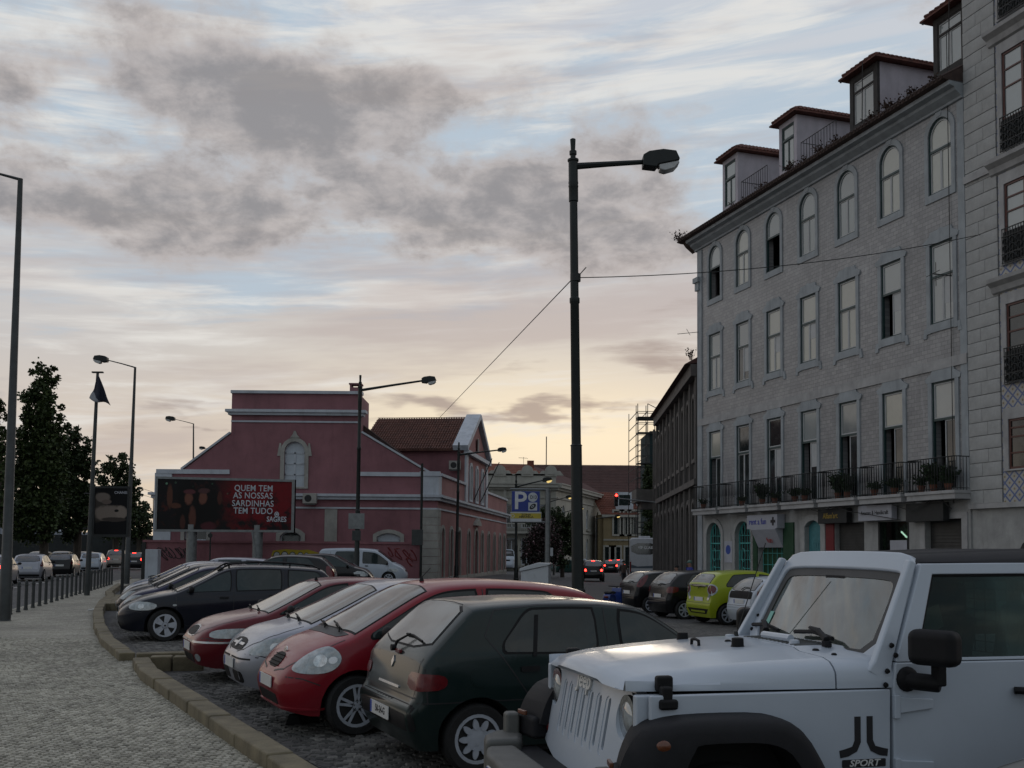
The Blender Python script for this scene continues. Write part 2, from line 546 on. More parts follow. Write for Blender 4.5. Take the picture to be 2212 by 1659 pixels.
def text_mesh(name, body, size, mat, parent, mtx, ext=0.002, bold=0.0, align='CENTER', sx=1.0, shear=0.0, spacing=1.0):
    cu = bpy.data.curves.new(name, 'FONT')
    cu.body = body; cu.size = size; cu.extrude = ext; cu.offset = bold; cu.align_x = align; cu.align_y = 'CENTER'
    cu.resolution_u = 3; cu.shear = shear; cu.space_line = 0.95; cu.space_character = spacing
    t = bpy.data.objects.new(name, cu)
    me = bpy.data.meshes.new_from_object(t)
    bpy.data.objects.remove(t); bpy.data.curves.remove(cu)
    me.name = name
    me.materials.clear(); me.materials.append(M[mat] if isinstance(mat, str) else mat)
    me.transform(Matrix.Diagonal((sx, 1, 1, 1)))
    o = link_mesh(name, me, parent)
    o.matrix_local = mtx
    return o


def basis(o, u, v):
    """matrix with local x along u, local y along v"""
    u = Vector(u).normalized(); v = Vector(v).normalized(); w = u.cross(v)
    return Matrix(((u.x, v.x, w.x, o[0]), (u.y, v.y, w.y, o[1]), (u.z, v.z, w.z, o[2]), (0, 0, 0, 1)))


# ------------------------------------------------------------------ the lie of the land: it falls gently towards the end of the street
def sstep(a, b, x):
    t = max(0.0, min(1.0, (x - a) / (b - a)))
    return t * t * (3 - 2 * t)


def gz(x, y):
    return -0.45 * max(0.0, min(1.0, (y - 10) / 45.0)) * sstep(-5, 6, x)
# ------------------------------------------------------------------ ground, road, pavement, kerbs
def ground_mat(name, c1, c2, cell, rough=0.75, joint=0.4, big=0.25, bump=0.5, patch=None):
    """setts or asphalt grain seen at a distance: voronoi cells with dark joints, blotches over them"""
    m = bpy.data.materials.new(name); m.use_nodes = True
    q = NG(m.node_tree); b = q.n['Principled BSDF']
    v = q.new('ShaderNodeTexCoord').outputs['Object']
    vo = q.new('ShaderNodeTexVoronoi', feature='DISTANCE_TO_EDGE'); q.put(vo.inputs['Vector'], v); vo.inputs['Scale'].default_value = cell; vo.inputs['Randomness'].default_value = .75
    v2 = q.new('ShaderNodeTexVoronoi'); q.put(v2.inputs['Vector'], v); v2.inputs['Scale'].default_value = cell; v2.inputs['Randomness'].default_value = .75
    sc_ = q.new('ShaderNodeSeparateColor'); q.l.new(v2.outputs['Color'], sc_.inputs[0])
    col = q.mix(sc_.outputs[0], c1, c2)
    n = q.noise(v, .35, 7, .65); n2 = q.noise(v, 2.2, 6, .6)
    col = q.mix(1.0, col, q.ramp(n, [(.3, 1 - big), (.7, 1 + big)]), 'MULTIPLY')
    col = q.mix(1.0, col, q.ramp(n2, [(.3, 1 - big * .5), (.7, 1 + big * .5)]), 'MULTIPLY')
    j = q.step(vo.outputs['Distance'], .0, .09)
    col = q.mix(1.0, col, q.m('ADD', 1 - joint, q.m('MULTIPLY', j, joint)), 'MULTIPLY')
    q.put(b.inputs['Base Color'], col); b.inputs['Roughness'].default_value = rough
    bn = q.new('ShaderNodeBump'); bn.inputs['Strength'].default_value = bump; bn.inputs['Distance'].default_value = .015
    q.put(bn.inputs['Height'], q.m('ADD', j, q.m('MULTIPLY', n2, .4))); q.l.new(bn.outputs[0], b.inputs['Normal'])
    MATS[name] = m
    return m


def sett_mat(name, cols, rough=.7):
    """single stones: every stone of the joined mesh has its own shade"""
    m = bpy.data.materials.new(name); m.use_nodes = True
    q = NG(m.node_tree); b = q.n['Principled BSDF']
    ge = q.new('ShaderNodeNewGeometry')
    v = q.new('ShaderNodeTexCoord').outputs['Object']
    col = q.ramp(ge.outputs['Random Per Island'], [(i / (len(cols) - 1), c) for i, c in enumerate(cols)])
    n = q.noise(v, .6, 6, .65); n2 = q.noise(v, 45, 4, .6)
    col = q.mix(1.0, col, q.ramp(n, [(.3, .72), (.7, 1.2)]), 'MULTIPLY')
    col = q.mix(1.0, col, q.ramp(n2, [(.3, .85), (.7, 1.15)]), 'MULTIPLY')
    q.put(b.inputs['Base Color'], col); b.inputs['Roughness'].default_value = rough
    bn = q.new('ShaderNodeBump'); bn.inputs['Strength'].default_value = .5; bn.inputs['Distance'].default_value = .01
    q.put(bn.inputs['Height'], n2); q.l.new(bn.outputs[0], b.inputs['Normal'])
    MATS[name] = m
    return m


def inpoly(x, y, poly):
    r = False; j = len(poly) - 1
    for i in range(len(poly)):
        if (poly[i][1] > y) != (poly[j][1] > y) and x < (poly[j][0] - poly[i][0]) * (y - poly[i][1]) / (poly[j][1] - poly[i][1]) + poly[i][0]: r = not r
        j = i
    return r


def sheet(name, poly, off, mat, step=3.0, skirt=0.0, zf=gz):
    V = [Vector(p) for p in poly]; n = len(V)
    E = [(i, (i + 1) % n) for i in range(n)]
    xs = [p.x for p in V]; ys = [p.y for p in V]
    x = min(xs) + step / 2
    while x < max(xs):
        y = min(ys) + step / 2
        while y < min(max(ys), 90):
            if x > -8 and x < 40 and inpoly(x, y, poly): V.append(Vector((x, y)))
            y += step
        x += step
    vv, ee, ff, *_ = delaunay_2d_cdt(V, E, [], 1, 1e-4)
    vs = [(p.x, p.y, zf(p.x, p.y) + off) for p in vv]; fs = []
    for f in ff:
        f = list(f); a, b, c = vv[f[0]], vv[f[1]], vv[f[2]]
        if (b.x - a.x) * (c.y - a.y) - (b.y - a.y) * (c.x - a.x) < 0: f = f[::-1]
        fs.append(tuple(f))
    if skirt:
        ed = set((f[i], f[(i + 1) % len(f)]) for f in fs for i in range(len(f)))
        k = len(vs); vs2 = [(x, y, z - skirt) for x, y, z in vs]
        fs += [(b, a, a + k, b + k) for a, b in ed if (b, a) not in ed]
        vs = vs + vs2
    m = MB(); m.add(vs, fs)
    return tag(m.build(name, mat), kind='structure')


def gpt(px, py, z):     # where the sight line meets level z
    d = ray(px, py); t = (z - EYE.z) / d.z; p = EYE + d * t
    return (p.x, p.y)


ground_mat('asphalt', (.050, .050, .052), (.075, .074, .072), 60, .8, .15, .28, .3)
ground_mat('setts_far', (.055, .054, .052), (.12, .115, .105), 9, .75, .55, .35, .9)
ground_mat('limestone_setts_far', (.24, .226, .18), (.40, .375, .305), 18, .7, .45, .28, .9)
sett_mat('basalt_setts', [(.045, .044, .04), (.08, .077, .07), (.12, .115, .105), (.18, .173, .155)])
sett_mat('limestone_setts', [(.20, .187, .15), (.31, .29, .235), (.37, .35, .285), (.46, .435, .36)])
pm('kerb_limestone', (.155, .130, .080), .8, var=.35, vs=3.5, bump=.5, bs=30, grime=.5)

base_poly = [(-900, -30), (900, -30), (900, 1400), (-900, 1400)]
sheet('ground', base_poly, -.012, 'asphalt', 4.0)
# kerb lines as surveyed (pavement-side foot)
KB = [gpt(440, 1436, .08), gpt(372, 1437, .08), gpt(323, 1438, .08), gpt(342, 1466, .08), gpt(637, 1659, .08)]
dv = Vector(KB[-1]) - Vector(KB[-2]); dv.normalize()
KB.append(tuple(Vector(KB[-1]) + dv * 7.5))
KA = [(-17.4, 46), (-14.75, 38.0), (-12.9, 33.5), (-11.5, 29.5)] + [gpt(x, y, .08) for x, y in ((249, 1292), (231, 1305), (222, 1326), (227, 1358), (248, 1393), (292, 1427), (400, 1424))]
KA.append((KA[-1][0] + 1.6, KA[-1][1] + .1))
BL = lambda Y_: (-12.7 - .271 * (Y_ - 26.1), Y_)     # the line of bollards
edge = lambda Y_: (BL(Y_)[0] - .45, Y_)
pav = [tuple(p) for p in KA[:-2]] + [tuple(p) for p in KB[2:]] + [(-1.0, -4.0), (-9, -4.0), edge(5), edge(20), edge(40), edge(56), (-20.8, 58), (-17.6, 47)]
# ordered ring: far kerb -> near kerb -> behind the camera -> street edge -> far end
pav_ob = sheet('pavement', pav, .07, 'limestone_setts_far', 3.0, skirt=.1, zf=lambda x, y: 0)
park = [(-20, 56), (-14.5, 38), (-12.6, 33.5), (-11.3, 29.5), KA[7], (KB[1][0], KB[1][1] - 1), (-1.2, 8), (3, -1), (14, -1), (9, 20), (3.6, 40), (-1, 56)]
sheet('car_park', [tuple(p) for p in park], -.006, 'setts_far', 3.0)
sheet('street_parking', [(3.2, 46), (7.6, 30), (11, 22), (22, 22), (16, 36), (9.4, 56), (6, 60)], -.006, 'setts_far', 3.0)


def cobbles(name, test, x0, x1, y0, y1, s, z, mat, rot, tall=.012):
    m = MB(); rnd = random.Random(3)
    c, sn = math.cos(rot), math.sin(rot)
    cx, cy = (x0 + x1) / 2, (y0 + y1) / 2
    Rr = max(x1 - x0, y1 - y0)
    n = int(Rr / s)
    for i in range(-n, n):
        for j in range(-n, n):
            u = i * s + (.5 * s if j % 2 else 0) + rnd.uniform(-.1, .1) * s; v = j * s + rnd.uniform(-.1, .1) * s
            x = cx + u * c - v * sn; y = cy + u * sn + v * c
            if not (x0 < x < x1 and y0 < y < y1 and test(x, y)): continue
            h = s * rnd.uniform(.40, .47); w = s * rnd.uniform(.40, .47); a = rot + rnd.uniform(-.14, .14)
            zz = z + rnd.uniform(0, tall); ca, sa = math.cos(a), math.sin(a)
            P0 = [(-h, -w), (h, -w), (h, w), (-h, w)]
            jit = [(rnd.uniform(-.06, .06) * s, rnd.uniform(-.06, .06) * s) for _ in range(4)]
            P0 = [(p[0] + q_[0], p[1] + q_[1]) for p, q_ in zip(P0, jit)]
            tp = [(x + .78 * (p * ca - r_ * sa), y + .78 * (p * sa + r_ * ca), zz + .006 + rnd.uniform(-.002, .002)) for p, r_ in P0]
            bt = [(x + (p * ca - r_ * sa), y + (p * sa + r_ * ca), zz - .010) for p, r_ in P0]
            m.add(bt + tp, [(4, 5, 6, 7), (0, 1, 5, 4), (1, 2, 6, 5), (2, 3, 7, 6), (3, 0, 4, 7)])
    o = m.build(name, mat)
    return tag(o, kind='stuff')


def dist_to_path(x, y, path):
    p = Vector((x, y)); best = 99
    for a, b in zip(path, path[1:]):
        a = Vector(a); b = Vector(b); t = max(0, min(1, (p - a).dot(b - a) / (b - a).length_squared))
        best = min(best, (p - a.lerp(b, t)).length)
    return best


near_pav = [KB[2], KB[3], KB[4], (-.6, 6.2), (-4.0, 6.2), (-10.6, 19.5), (-9.0, 19.5), KA[7], KA[8], KA[9]]
o = cobbles('pavement_stones', lambda x, y: inpoly(x, y, near_pav), -11, 0, 6.2, 19.5, .066, .072, 'limestone_setts', .5, .006)
tag(o, 'pale limestone cobbles of the pavement, laid in uneven rows', 'cobbles')
near_park = [(p[0] + .36, p[1] + .2) for p in KB[2:5]] + [(.6, 6.0), (2.5, 7.5), (1.5, 12), (-2.5, 16), (-4.4, 16)]
o = cobbles('car_park_stones', lambda x, y: inpoly(x, y, near_park) and dist_to_path(x, y, KB) > .36, -6, 3, 6.5, 16, .105, -.004, 'basalt_setts', .2)
tag(o, 'dark basalt cobbles of the car park under the front cars', 'cobbles')
bay = [(p[0] + .3, p[1]) for p in KA[6:10]] + [(KA[10][0] - .2, KA[10][1] + .35), (-4.6, 18.5), (-7.0, 24)]
o = cobbles('bay_stones', lambda x, y: inpoly(x, y, bay) and dist_to_path(x, y, KA) > .34, -10, -4, 15, 24, .12, -.004, 'basalt_setts', .9)
tag(o, 'dark cobbles in the bay under the estate car, inside the curved kerb', 'cobbles')


def kerb(name, path, label, length=1.0, width=.23, ztop=.205, side=-1, mat='kerb_limestone'):
    root = empty(name, (path[0][0], path[0][1], 0), 0, label, 'kerb')
    pts = [Vector(p) for p in path]
    rnd = random.Random(11)
    for a, b in zip(pts, pts[1:]):
        L = (b - a).length; k = max(1, round(L / length)); t = (b - a).normalized(); n = Vector((t.y, -t.x)) * (-side)
        for i in range(k):
            p0 = a + t * (L * i / k + .008); p1 = a + t * (L * (i + 1) / k - .008)
            q = MB(); dz = rnd.uniform(-.008, .008)
            vs = [p0, p1, p1 + n * width, p0 + n * width]
            vs = [(v.x - path[0][0] + rnd.uniform(-.008, .008), v.y - path[0][1] + rnd.uniform(-.008, .008)) for v in vs]
            q.prism(vs, -.05, ztop + dz, lambda u, v, w: (u, v, w))
            q.build('kerb_stone', mat, root, bevel=.022, seg=2)
    return root


kerb('kerb', KB, 'worn yellow limestone kerb running from the bottom edge up to the maroon car', 1.0)
kerb('kerb', KA, 'curved limestone kerb around the bay of the dark estate car', .8)
kerb('kerb', [edge(y_) for y_ in (60, 50, 40, 30, 20, 12, 5)], 'low grey kerb between the bollards and the street', 1.6, .16, .085, 1, 'limestone_setts_far')
# litter
q = MB(); p = at(202, 1316, 28.2); q.cbox((p.x, p.y, .095), (.28, .16, .03), .3); q.cbox((p.x + .05, p.y + .03, .115), (.16, .12, .03), .9)
tag(q.build('paper_litter', 'plate_white'), 'scrap of white paper lying on the pavement near the curved kerb', 'litter')
# plastic wheel stop by the red car's front wheel
q = MB(); c = gpt(640, 1575, .0); q.prism([(-.14, 0), (.14, 0), (.09, .10), (-.07, .12)], -.16, .16, lambda u, v, w: (c[0] + u * .6 + w * .5, c[1] + .3 + w * .6, v)); tag(q.build('wheel_chock', 'black_trim', bevel=.01), 'dark wedge on the cobbles behind the kerb, in front of the red car', 'wheel chock')
# painted lines of the left street
pm('road_paint', (.42, .42, .40), .7, var=.3, vs=6)
q = MB()
for y_ in range(14, 120, 6):
    x0 = edge(y_)[0] - 3.6; x1 = edge(y_ + 2.5)[0] - 3.6
    q.add([(x0, y_, -.006), (x0 + .12, y_, -.006), (x1 + .12, y_ + 2.5, -.006), (x1, y_ + 2.5, -.006)], [(0, 1, 2, 3)])
tag(q.build('lane_marking', 'road_paint'), kind='structure')
# ------------------------------------------------------------------ vehicles
def frame_dir(mode):
    if isinstance(mode, str):
        return {'L': ((0, -1, 0), (1, 0, 0), (0, 0, 1)), 'R': ((0, 1, 0), (1, 0, 0), (0, 0, 1)), 'T': ((0, 0, -1), (1, 0, 0), (0, 1, 0)),
                'F': ((-1, 0, 0), (0, 1, 0), (0, 0, 1)), 'B': ((1, 0, 0), (0, 1, 0), (0, 0, 1))}[mode]
    a = R(mode)
    return ((-math.cos(a), -math.sin(a), 0), (-math.sin(a), math.cos(a), 0), (0, 0, 1))


def resample(poly, step, closed=True):
    out = []
    n = len(poly)
    for i in range(n if closed else n - 1):
        a = Vector(poly[i]).to_3d(); b = Vector(poly[(i + 1) % n]).to_3d()
        k = max(1, int(math.ceil((b - a).length / step)))
        for j in range(k):
            p = a.lerp(b, j / k); out.append((p.x, p.y))
    if not closed: out.append(tuple(poly[-1]))
    return out


def cast(bvh, mode, u, v, off):
    d, eu, ev = [Vector(q) for q in frame_dir(mode)]
    o = eu * u + ev * v - d * 6
    hit, nrm, idx, dist = bvh.ray_cast(o, d)
    if hit is None:
        q = eu * u + ev * v
        # slide along the sight direction to the nearest surface
        hit, nrm, idx, dist = bvh.find_nearest(q - d * 0.9)
    if nrm.dot(d) > 0: nrm = -nrm
    return hit + nrm * off


def decal(bvh, mode, poly, off, mat, name, parent, step=0.07, thick=0.012, smooth=True):
    """a panel that hugs the bodywork: outline in the view plane, pressed onto the surface, with an edge of its own"""
    ring = resample(poly, step)
    P2 = [Vector(p) for p in ring]
    n = len(P2)
    xs = [p.x for p in P2]; ys = [p.y for p in P2]
    inner = []
    x = min(xs) + step * .5
    while x < max(xs):
        y = min(ys) + step * .5
        while y < max(ys):
            inside = False
            j = n - 1
            dmin = 9
            for i in range(n):
                if (ys[i] > y) != (ys[j] > y) and x < (xs[j] - xs[i]) * (y - ys[i]) / (ys[j] - ys[i]) + xs[i]:
                    inside = not inside
                dmin = min(dmin, abs(xs[i] - x) + abs(ys[i] - y))
                j = i
            if inside and dmin > step * .45: inner.append(Vector((x, y)))
            y += step
        x += step
    vv, ee, ff, *_ = delaunay_2d_cdt(P2 + inner, [(i, (i + 1) % n) for i in range(n)], [], 1, 1e-5)
    top = [cast(bvh, mode, p.x, p.y, off) for p in vv]
    d = Vector(frame_dir(mode)[0])
    faces = []
    cnt = {}
    for f in ff:
        f = list(f)
        a, b, c = top[f[0]], top[f[1]], top[f[2]]
        if (b - a).cross(c - a).dot(d) > 0: f = f[::-1]
        faces.append(tuple(f))
        for i in range(len(f)):
            cnt[(f[i], f[(i + 1) % len(f)])] = 1
    edge = [e for e in cnt if (e[1], e[0]) not in cnt]
    m = MB()
    base = len(top)
    idx = {}
    low = []
    for a, b in edge:
        for q in (a, b):
            if q not in idx:
                idx[q] = base + len(low); low.append(cast(bvh, mode, vv[q].x, vv[q].y, off - thick))
    m.add(top + low, faces + [(b, a, idx[a], idx[b]) for a, b in edge])
    return m.build(name, mat, parent, smooth=smooth, sharp=50)


def strip_pts(bvh, mode, pts, w, off, m, step=0.05):
    pts = resample(pts, step, closed=False)
    L = []
    for i, p in enumerate(pts):
        a = Vector(pts[max(i - 1, 0)]); b = Vector(pts[min(i + 1, len(pts) - 1)])
        t = (b - a); t = Vector((-t.y, t.x)).normalized() * (w / 2)
        L.append((cast(bvh, mode, p[0] + t.x, p[1] + t.y, off), cast(bvh, mode, p[0] - t.x, p[1] - t.y, off)))
    vs = [q for pr in L for q in pr]
    d = Vector(frame_dir(mode)[0])
    fs = []
    for i in range(len(L) - 1):
        f = (2 * i, 2 * i + 1, 2 * i + 3, 2 * i + 2)
        a, b, c = vs[f[0]], vs[f[1]], vs[f[2]]
        if (b - a).cross(c - a).dot(d) > 0: f = f[::-1]
        fs.append(f)
    m.add(vs, fs)


WHEELS = {}


def wheel(kind, r, w=0.19):
    key = (kind, r)
    if key in WHEELS: return WHEELS[key]
    rr = r * 0.71 if kind != 'jeep' else r * .56
    t = MB()
    h = w / 2
    t.lathe([(rr * .98, -h * .8), (rr * 1.03, -h * .95), (r * .93, -h), (r * .985, -h * .75), (r, -h * .4), (r, h * .4), (r * .985, h * .75), (r * .93, h), (rr * 1.03, h * .95), (rr * .98, h * .8)], (0, 0, 0), 'Y', 28)
    tm = bpy.data.meshes.new('wheel'); tm.from_pydata(t.v, [], t.f); tm.materials.append(M['rubber']); tm.shade_smooth(); tm.set_sharp_from_angle(angle=R(40))
    b = MB()      # dark bowl behind the spokes (outer side = +y)
    b.lathe([(rr * .99, h * .55), (rr * .9, h * .30), (0.02, h * .25)], (0, 0, 0), 'Y', 24, mi=1)
    y0, y1 = h * .45, h * .86
    fn = lambda u, v, q: (u, q, v)
    oc, ic = circle(0, 0, rr * 1.0, 28), circle(0, 0, rr * .86, 28)
    b.ring(oc, ic, h * .4, h * .88, fn)

    def spoke(a, r0, r1, w0, w1, ya=y0, yb=y1):
        ca, sa = math.cos(a), math.sin(a)
        q = [(r0, -w0), (r1, -w1), (r1, w1), (r0, w0)]
        b.prism([(x * ca - y * sa, x * sa + y * ca) for x, y in q], ya, yb, fn)
    if kind == 'twin5':
        b.prism(circle(0, 0, rr * .24, 16), y0, y1, fn)
        for i in range(5):
            a = 2 * math.pi * i / 5 + .3
            for s_ in (-.17, .17):
                spoke(a + s_, rr * .2, rr * .9, rr * .075, rr * .060)
            b.prism(circle(rr * .16 * math.cos(a), rr * .16 * math.sin(a), rr * .03, 6), y1, y1 + .008, fn, 1)
    elif kind == 'cover9':
        b.prism(circle(0, 0, rr * .48, 24), y0, y1 + .006, fn)
        for i in range(9):
            a = 2 * math.pi * i / 9
            ca, sa = math.cos(a), math.sin(a)
            pl = [(rr * (.60 + .22 * math.cos(t_)), rr * .10 * math.sin(t_) * (1.25 - .3 * math.cos(t_))) for t_ in [2 * math.pi * k / 12 for k in range(12)]]
            b.prism([(x * ca - y * sa, x * sa + y * ca) for x, y in pl], y0, y1 + .012, fn)
    elif kind == 'cover5':
        b.prism(circle(0, 0, rr * .30, 20), y0, y1, fn)
        for i in range(5):
            spoke(2 * math.pi * i / 5 + .6, rr * .2, rr * .9, rr * .15, rr * .30)
        b.prism(circle(0, 0, rr * .09, 10), y1, y1 + .006, fn, 1)
    elif kind == 'jeep':
        b.prism(circle(0, 0, rr * .3, 20), y0, y1, fn)
        for i in range(5):
            spoke(2 * math.pi * i / 5, rr * .2, rr * .9, rr * .16, rr * .2)
    else:        # seven plain spokes
        b.prism(circle(0, 0, rr * .25, 20), y0, y1, fn)
        for i in range(7):
            spoke(2 * math.pi * i / 7, rr * .2, rr * .9, rr * .09, rr * .13)
    rm = bpy.data.meshes.new('rim'); rm.from_pydata(b.v, [], b.f)
    rm.materials.append(M['rim_silver']); rm.materials.append(M['rim_dark']); rm.polygons.foreach_set('material_index', b.mi)
    WHEELS[key] = (tm, rm)
    return WHEELS[key]


def put_wheels(root, kind, r, fx, rx, track, w=0.19, steer=0.0):
    tm, rm = wheel(kind, r, w)
    for x in (fx, rx):
        for s_ in (1, -1):
            o = link_mesh('wheel', tm, root); o.location = (x, s_ * (track - w / 2), r)
            if s_ < 0: o.rotation_euler = (0, 0, math.pi)
            if x == fx and steer: o.rotation_euler.z += R(steer)
            q = link_mesh('rim', rm, o)


def build_car(name, spec, loc, heading, label, cat='car', group=None, mat='', res=1.0):
    """heading in degrees: direction of the nose in the ground plane. Local frame: x forward, y left, origin under the front axle."""
    s = dict(sill=.20, rw=.29, tumble=.30, hdr=.105, cr=.10, rim='seven', n=3.2, gap=True, glass='car_glass', sglass='side_glass', beltin=.03, wiper=True, mirror=True, arch=.055)
    s.update(spec)
    root = empty(name, loc, R(heading), label, cat, group)
    xf, xr, wb = s['fo'], -s['wb'] - s['ro'], s['wb']
    top = curve(s['top'], s.get('tsm', 2)); plan = curve(s['plan'], 3); belt = curve(s['belt'], 2)
    ra = s['rw'] + s['arch']

    def bottom(x):
        z = s['sill']
        if x > xf - .25: z += .04 * (x - xf + .25) / .25
        for c in (0, -wb):
            dx = abs(x - c)
            if dx < ra:
                z = max(z, s['rw'] + math.sqrt(max(ra * ra - dx * dx, 0)))
        return z

    def W(x, z):
        w = plan(x); b = belt(x)
        if z <= b:
            t = max(0, (b - z) / max(b - .2, .1))
            return w - (s['beltin'] * ((.35 - t) / .35) ** 2 if t < .35 else .06 * ((t - .35) / .65) ** 2)
        return max(w - s['beltin'] - (z - b) * s['tumble'], .1)
    noseoff = curve(s.get('nose', [(.1, -.14), (.25, -.05), (.40, 0), (.52, 0), (.62, -.03), (.75, -.08), (.95, -.16)]), 1)
    tailoff = curve(s.get('tail', [(.1, -.12), (.28, -.04), (.42, 0), (.60, 0), (.68, -.045), (.85, -.05), (1.0, -.05)]), 1)
    n = int(64 * res)
    st = set(round(x, 4) for x in np.linspace(xr, xf, n))
    st |= {round(xf - q, 4) for q in (.0, .012, .03, .06, .10)} | {round(xr + q, 4) for q in (0, .012, .03, .06, .10)}
    for c in (0, -wb):
        for k in range(0, 13 if res > .7 else 9):
            a = math.pi * k / (12 if res > .7 else 8)
            st.add(round(c + ra * .9995 * math.cos(a), 4))
        st |= {round(c + ra + .004, 4), round(c - ra - .004, 4)}
    st = sorted(x for x in st if xr <= x <= xf)
    ns, nc = (12, 8) if res > .7 else (8, 5)
    vs = []; fs = []; mi = []
    for x in st:
        zt = top(x); zb = bottom(x)
        zt = max(zt, zb + .06)
        rz = min(s['cr'], (zt - zb) * .45)
        zs = zt - rz
        ringL = []
        for i in range(ns):
            z = zb + (zs - zb) * i / (ns - 1)
            ringL.append((W(x, z), z))
        wz = W(x, zs)
        for k in range(1, nc + 1):
            ph = math.pi / 2 * k / nc
            y = wz * math.cos(ph) ** (2 / s['n']) if k < nc else 0.0
            ringL.append((y, zs + rz * math.sin(ph) ** (2 / 2.2)))
        full = ringL + [(-y, z) for y, z in ringL[-2::-1]]
        kf = max(0, (x - (xf - .45)) / .45) ** 2
        kr = max(0, ((xr + .45) - x) / .45) ** 2
        for y, z in full:
            vs.append((x + kf * noseoff(z) - kr * tailoff(z), y, z))
    nr = 2 * (ns + nc) - 1
    for i in range(len(st) - 1):
        for k in range(nr - 1):
            fs.append((i * nr + k, i * nr + k + 1, (i + 1) * nr + k + 1, (i + 1) * nr + k)); mi.append(0)
        fs.append((i * nr + nr - 1, i * nr, (i + 1) * nr, (i + 1) * nr + nr - 1)); mi.append(1)
    for b0, flip in ((0, False), ((len(st) - 1) * nr, True)):
        for k in range((nr - 1) // 2):
            q = (b0 + k, b0 + nr - 1 - k, b0 + nr - 2 - k, b0 + k + 1)
            if q[2] == q[3]: q = q[:3]
            fs.append(q if not flip else q[::-1]); mi.append(0)
    m = MB(); m.add(vs, fs); m.mi = mi
    body = m.build('body', [mat, 'under_dark'], root, smooth=True, sharp=38)
    bvh = BVHTree.FromPolygons(vs, fs)
    root['_'] = 0; del root['_']
    # windows along both sides
    side = []
    for (xa, xb, slant_r, slant_f) in s['win']:
        xs = np.linspace(xa, xb, 16)
        up, lo = [], []
        for x in xs:
            u_ = top(x) - s['hdr']; l_ = belt(x) + .035
            fr = (x - xa) / max(slant_r, 1e-3) if slant_r else 9
            if slant_r: u_ = min(u_, l_ + fr * 1.0 * (top(xa + slant_r) - s['hdr'] - l_))
            if slant_f:
                ff_ = (xb - x) / slant_f
                u_ = min(u_, l_ + ff_ * (top(xb - slant_f) - s['hdr'] - l_))
            if u_ > l_ + .015:
                up.append((x, u_)); lo.append((x, l_))
        side.append(up + lo[::-1])
    for md in ('L', 'R'):
        for pl in side:
            pl = chaikin(pl, 1, True)
            cx = sum(p[0] for p in pl) / len(pl); cz = sum(p[1] for p in pl) / len(pl)
            wx = max(p[0] for p in pl) - min(p[0] for p in pl); wz = max(p[1] for p in pl) - min(p[1] for p in pl)
            big = [(cx + (p[0] - cx) * (1 + .045 / wx), cz + (p[1] - cz) * (1 + .04 / wz)) for p in pl]
            fr_ = decal(bvh, md, big, .003, 'black_trim', 'window_seal', root, .12)
            decal(bvh, md, pl, .006, s['sglass'], 'side_window', root, .10, thick=.008)
    # windscreen and rear window
    x0, x1 = s['screen']
    xs = np.linspace(x0, x1, 7)
    hw = [(x, W(x, top(x)) - s.get('pillar', .075)) for x in xs]
    hw[0] = (hw[0][0] + .0, hw[0][1])
    scr = [(x, y) for x, y in hw] + [(x, -y) for x, y in hw[::-1]]
    scr = chaikin(scr, 1, True)
    sx = [p[0] for p in scr]; cx = (max(sx) + min(sx)) / 2
    decal(bvh, 'T', [(cx + (p[0] - cx) * 1.05, p[1] * 1.03) for p in scr], .003, 'black_trim', 'window_seal', root, .12)
    decal(bvh, 'T', scr, .007, s['glass'], 'windscreen', root, .09, thick=.01)
    if s.get('rear'):
        zb_, zt_, wb_, wt_ = s['rear']
        pl = chaikin([(-wb_, zb_), (wb_, zb_), (wb_ * .5 + wt_ * .5 + .01, (zb_ + zt_) / 2), (wt_, zt_), (0, zt_ + .015), (-wt_, zt_), (-wb_ * .5 - wt_ * .5 - .01, (zb_ + zt_) / 2)], 1, True)
        decal(bvh, 'B', [(p[0] * 1.04, (p[1] - (zb_ + zt_) / 2) * 1.07 + (zb_ + zt_) / 2) for p in pl], .003, 'black_trim', 'window_seal', root, .12)
        decal(bvh, 'B', pl, .007, s.get('rglass', s['glass']), 'rear_window', root, .09, thick=.01)
    # panel gaps
    gp = MB()
    zsill = s['sill'] + .10
    for md in ('L', 'R'):
        for pl in s.get('gaps', []):
            strip_pts(bvh, md, pl, .011, .002, gp)
    for pl in s.get('tgaps', []):
        strip_pts(bvh, 'T', pl, .011, .002, gp)
        strip_pts(bvh, 'T', [(x, -y) for x, y in pl], .011, .002, gp)
    for pl in s.get('bgaps', []):
        strip_pts(bvh, 'B', pl, .010, .002, gp)
    if gp.v: gp.build('panel_seam', 'ink', root)
    # dark liners between the wheels
    lm = MB()
    for c in (0, -wb):
        lm.box(c - ra * 1.02, -plan(c) + .26, s['sill'] - .02, c + ra * 1.02, plan(c) - .26, s['rw'] + ra)
    lm.box(-wb, -plan(-1) + .1, s['sill'] - .05, 0, plan(-1) - .1, s['sill'] + .05)
    lm.build('underbody', 'under_dark', root)
    put_wheels(root, s['rim'], s['rw'], 0, -wb, plan(-.0) - .015, steer=s.get('steer', 0))
    for d in s.get('decals', []):
        nm, md, pl, mt, off = d[:5]
        both = d[5] if len(d) > 5 else True
        decal(bvh, md, pl, off, mt, nm, root, d[6] if len(d) > 6 else .06, thick=off + .004)
        if both:
            if md == 'L':
                decal(bvh, 'R', pl, off, mt, nm, root, .06, thick=off + .004)
            elif md in ('F', 'B', ):
                decal(bvh, md, [(-p[0], p[1]) for p in pl], off, mt, nm, root, .06, thick=off + .004)
            elif not isinstance(md, str):
                decal(bvh, -md, [(-p[0], p[1]) for p in pl], off, mt, nm, root, .06, thick=off + .004)
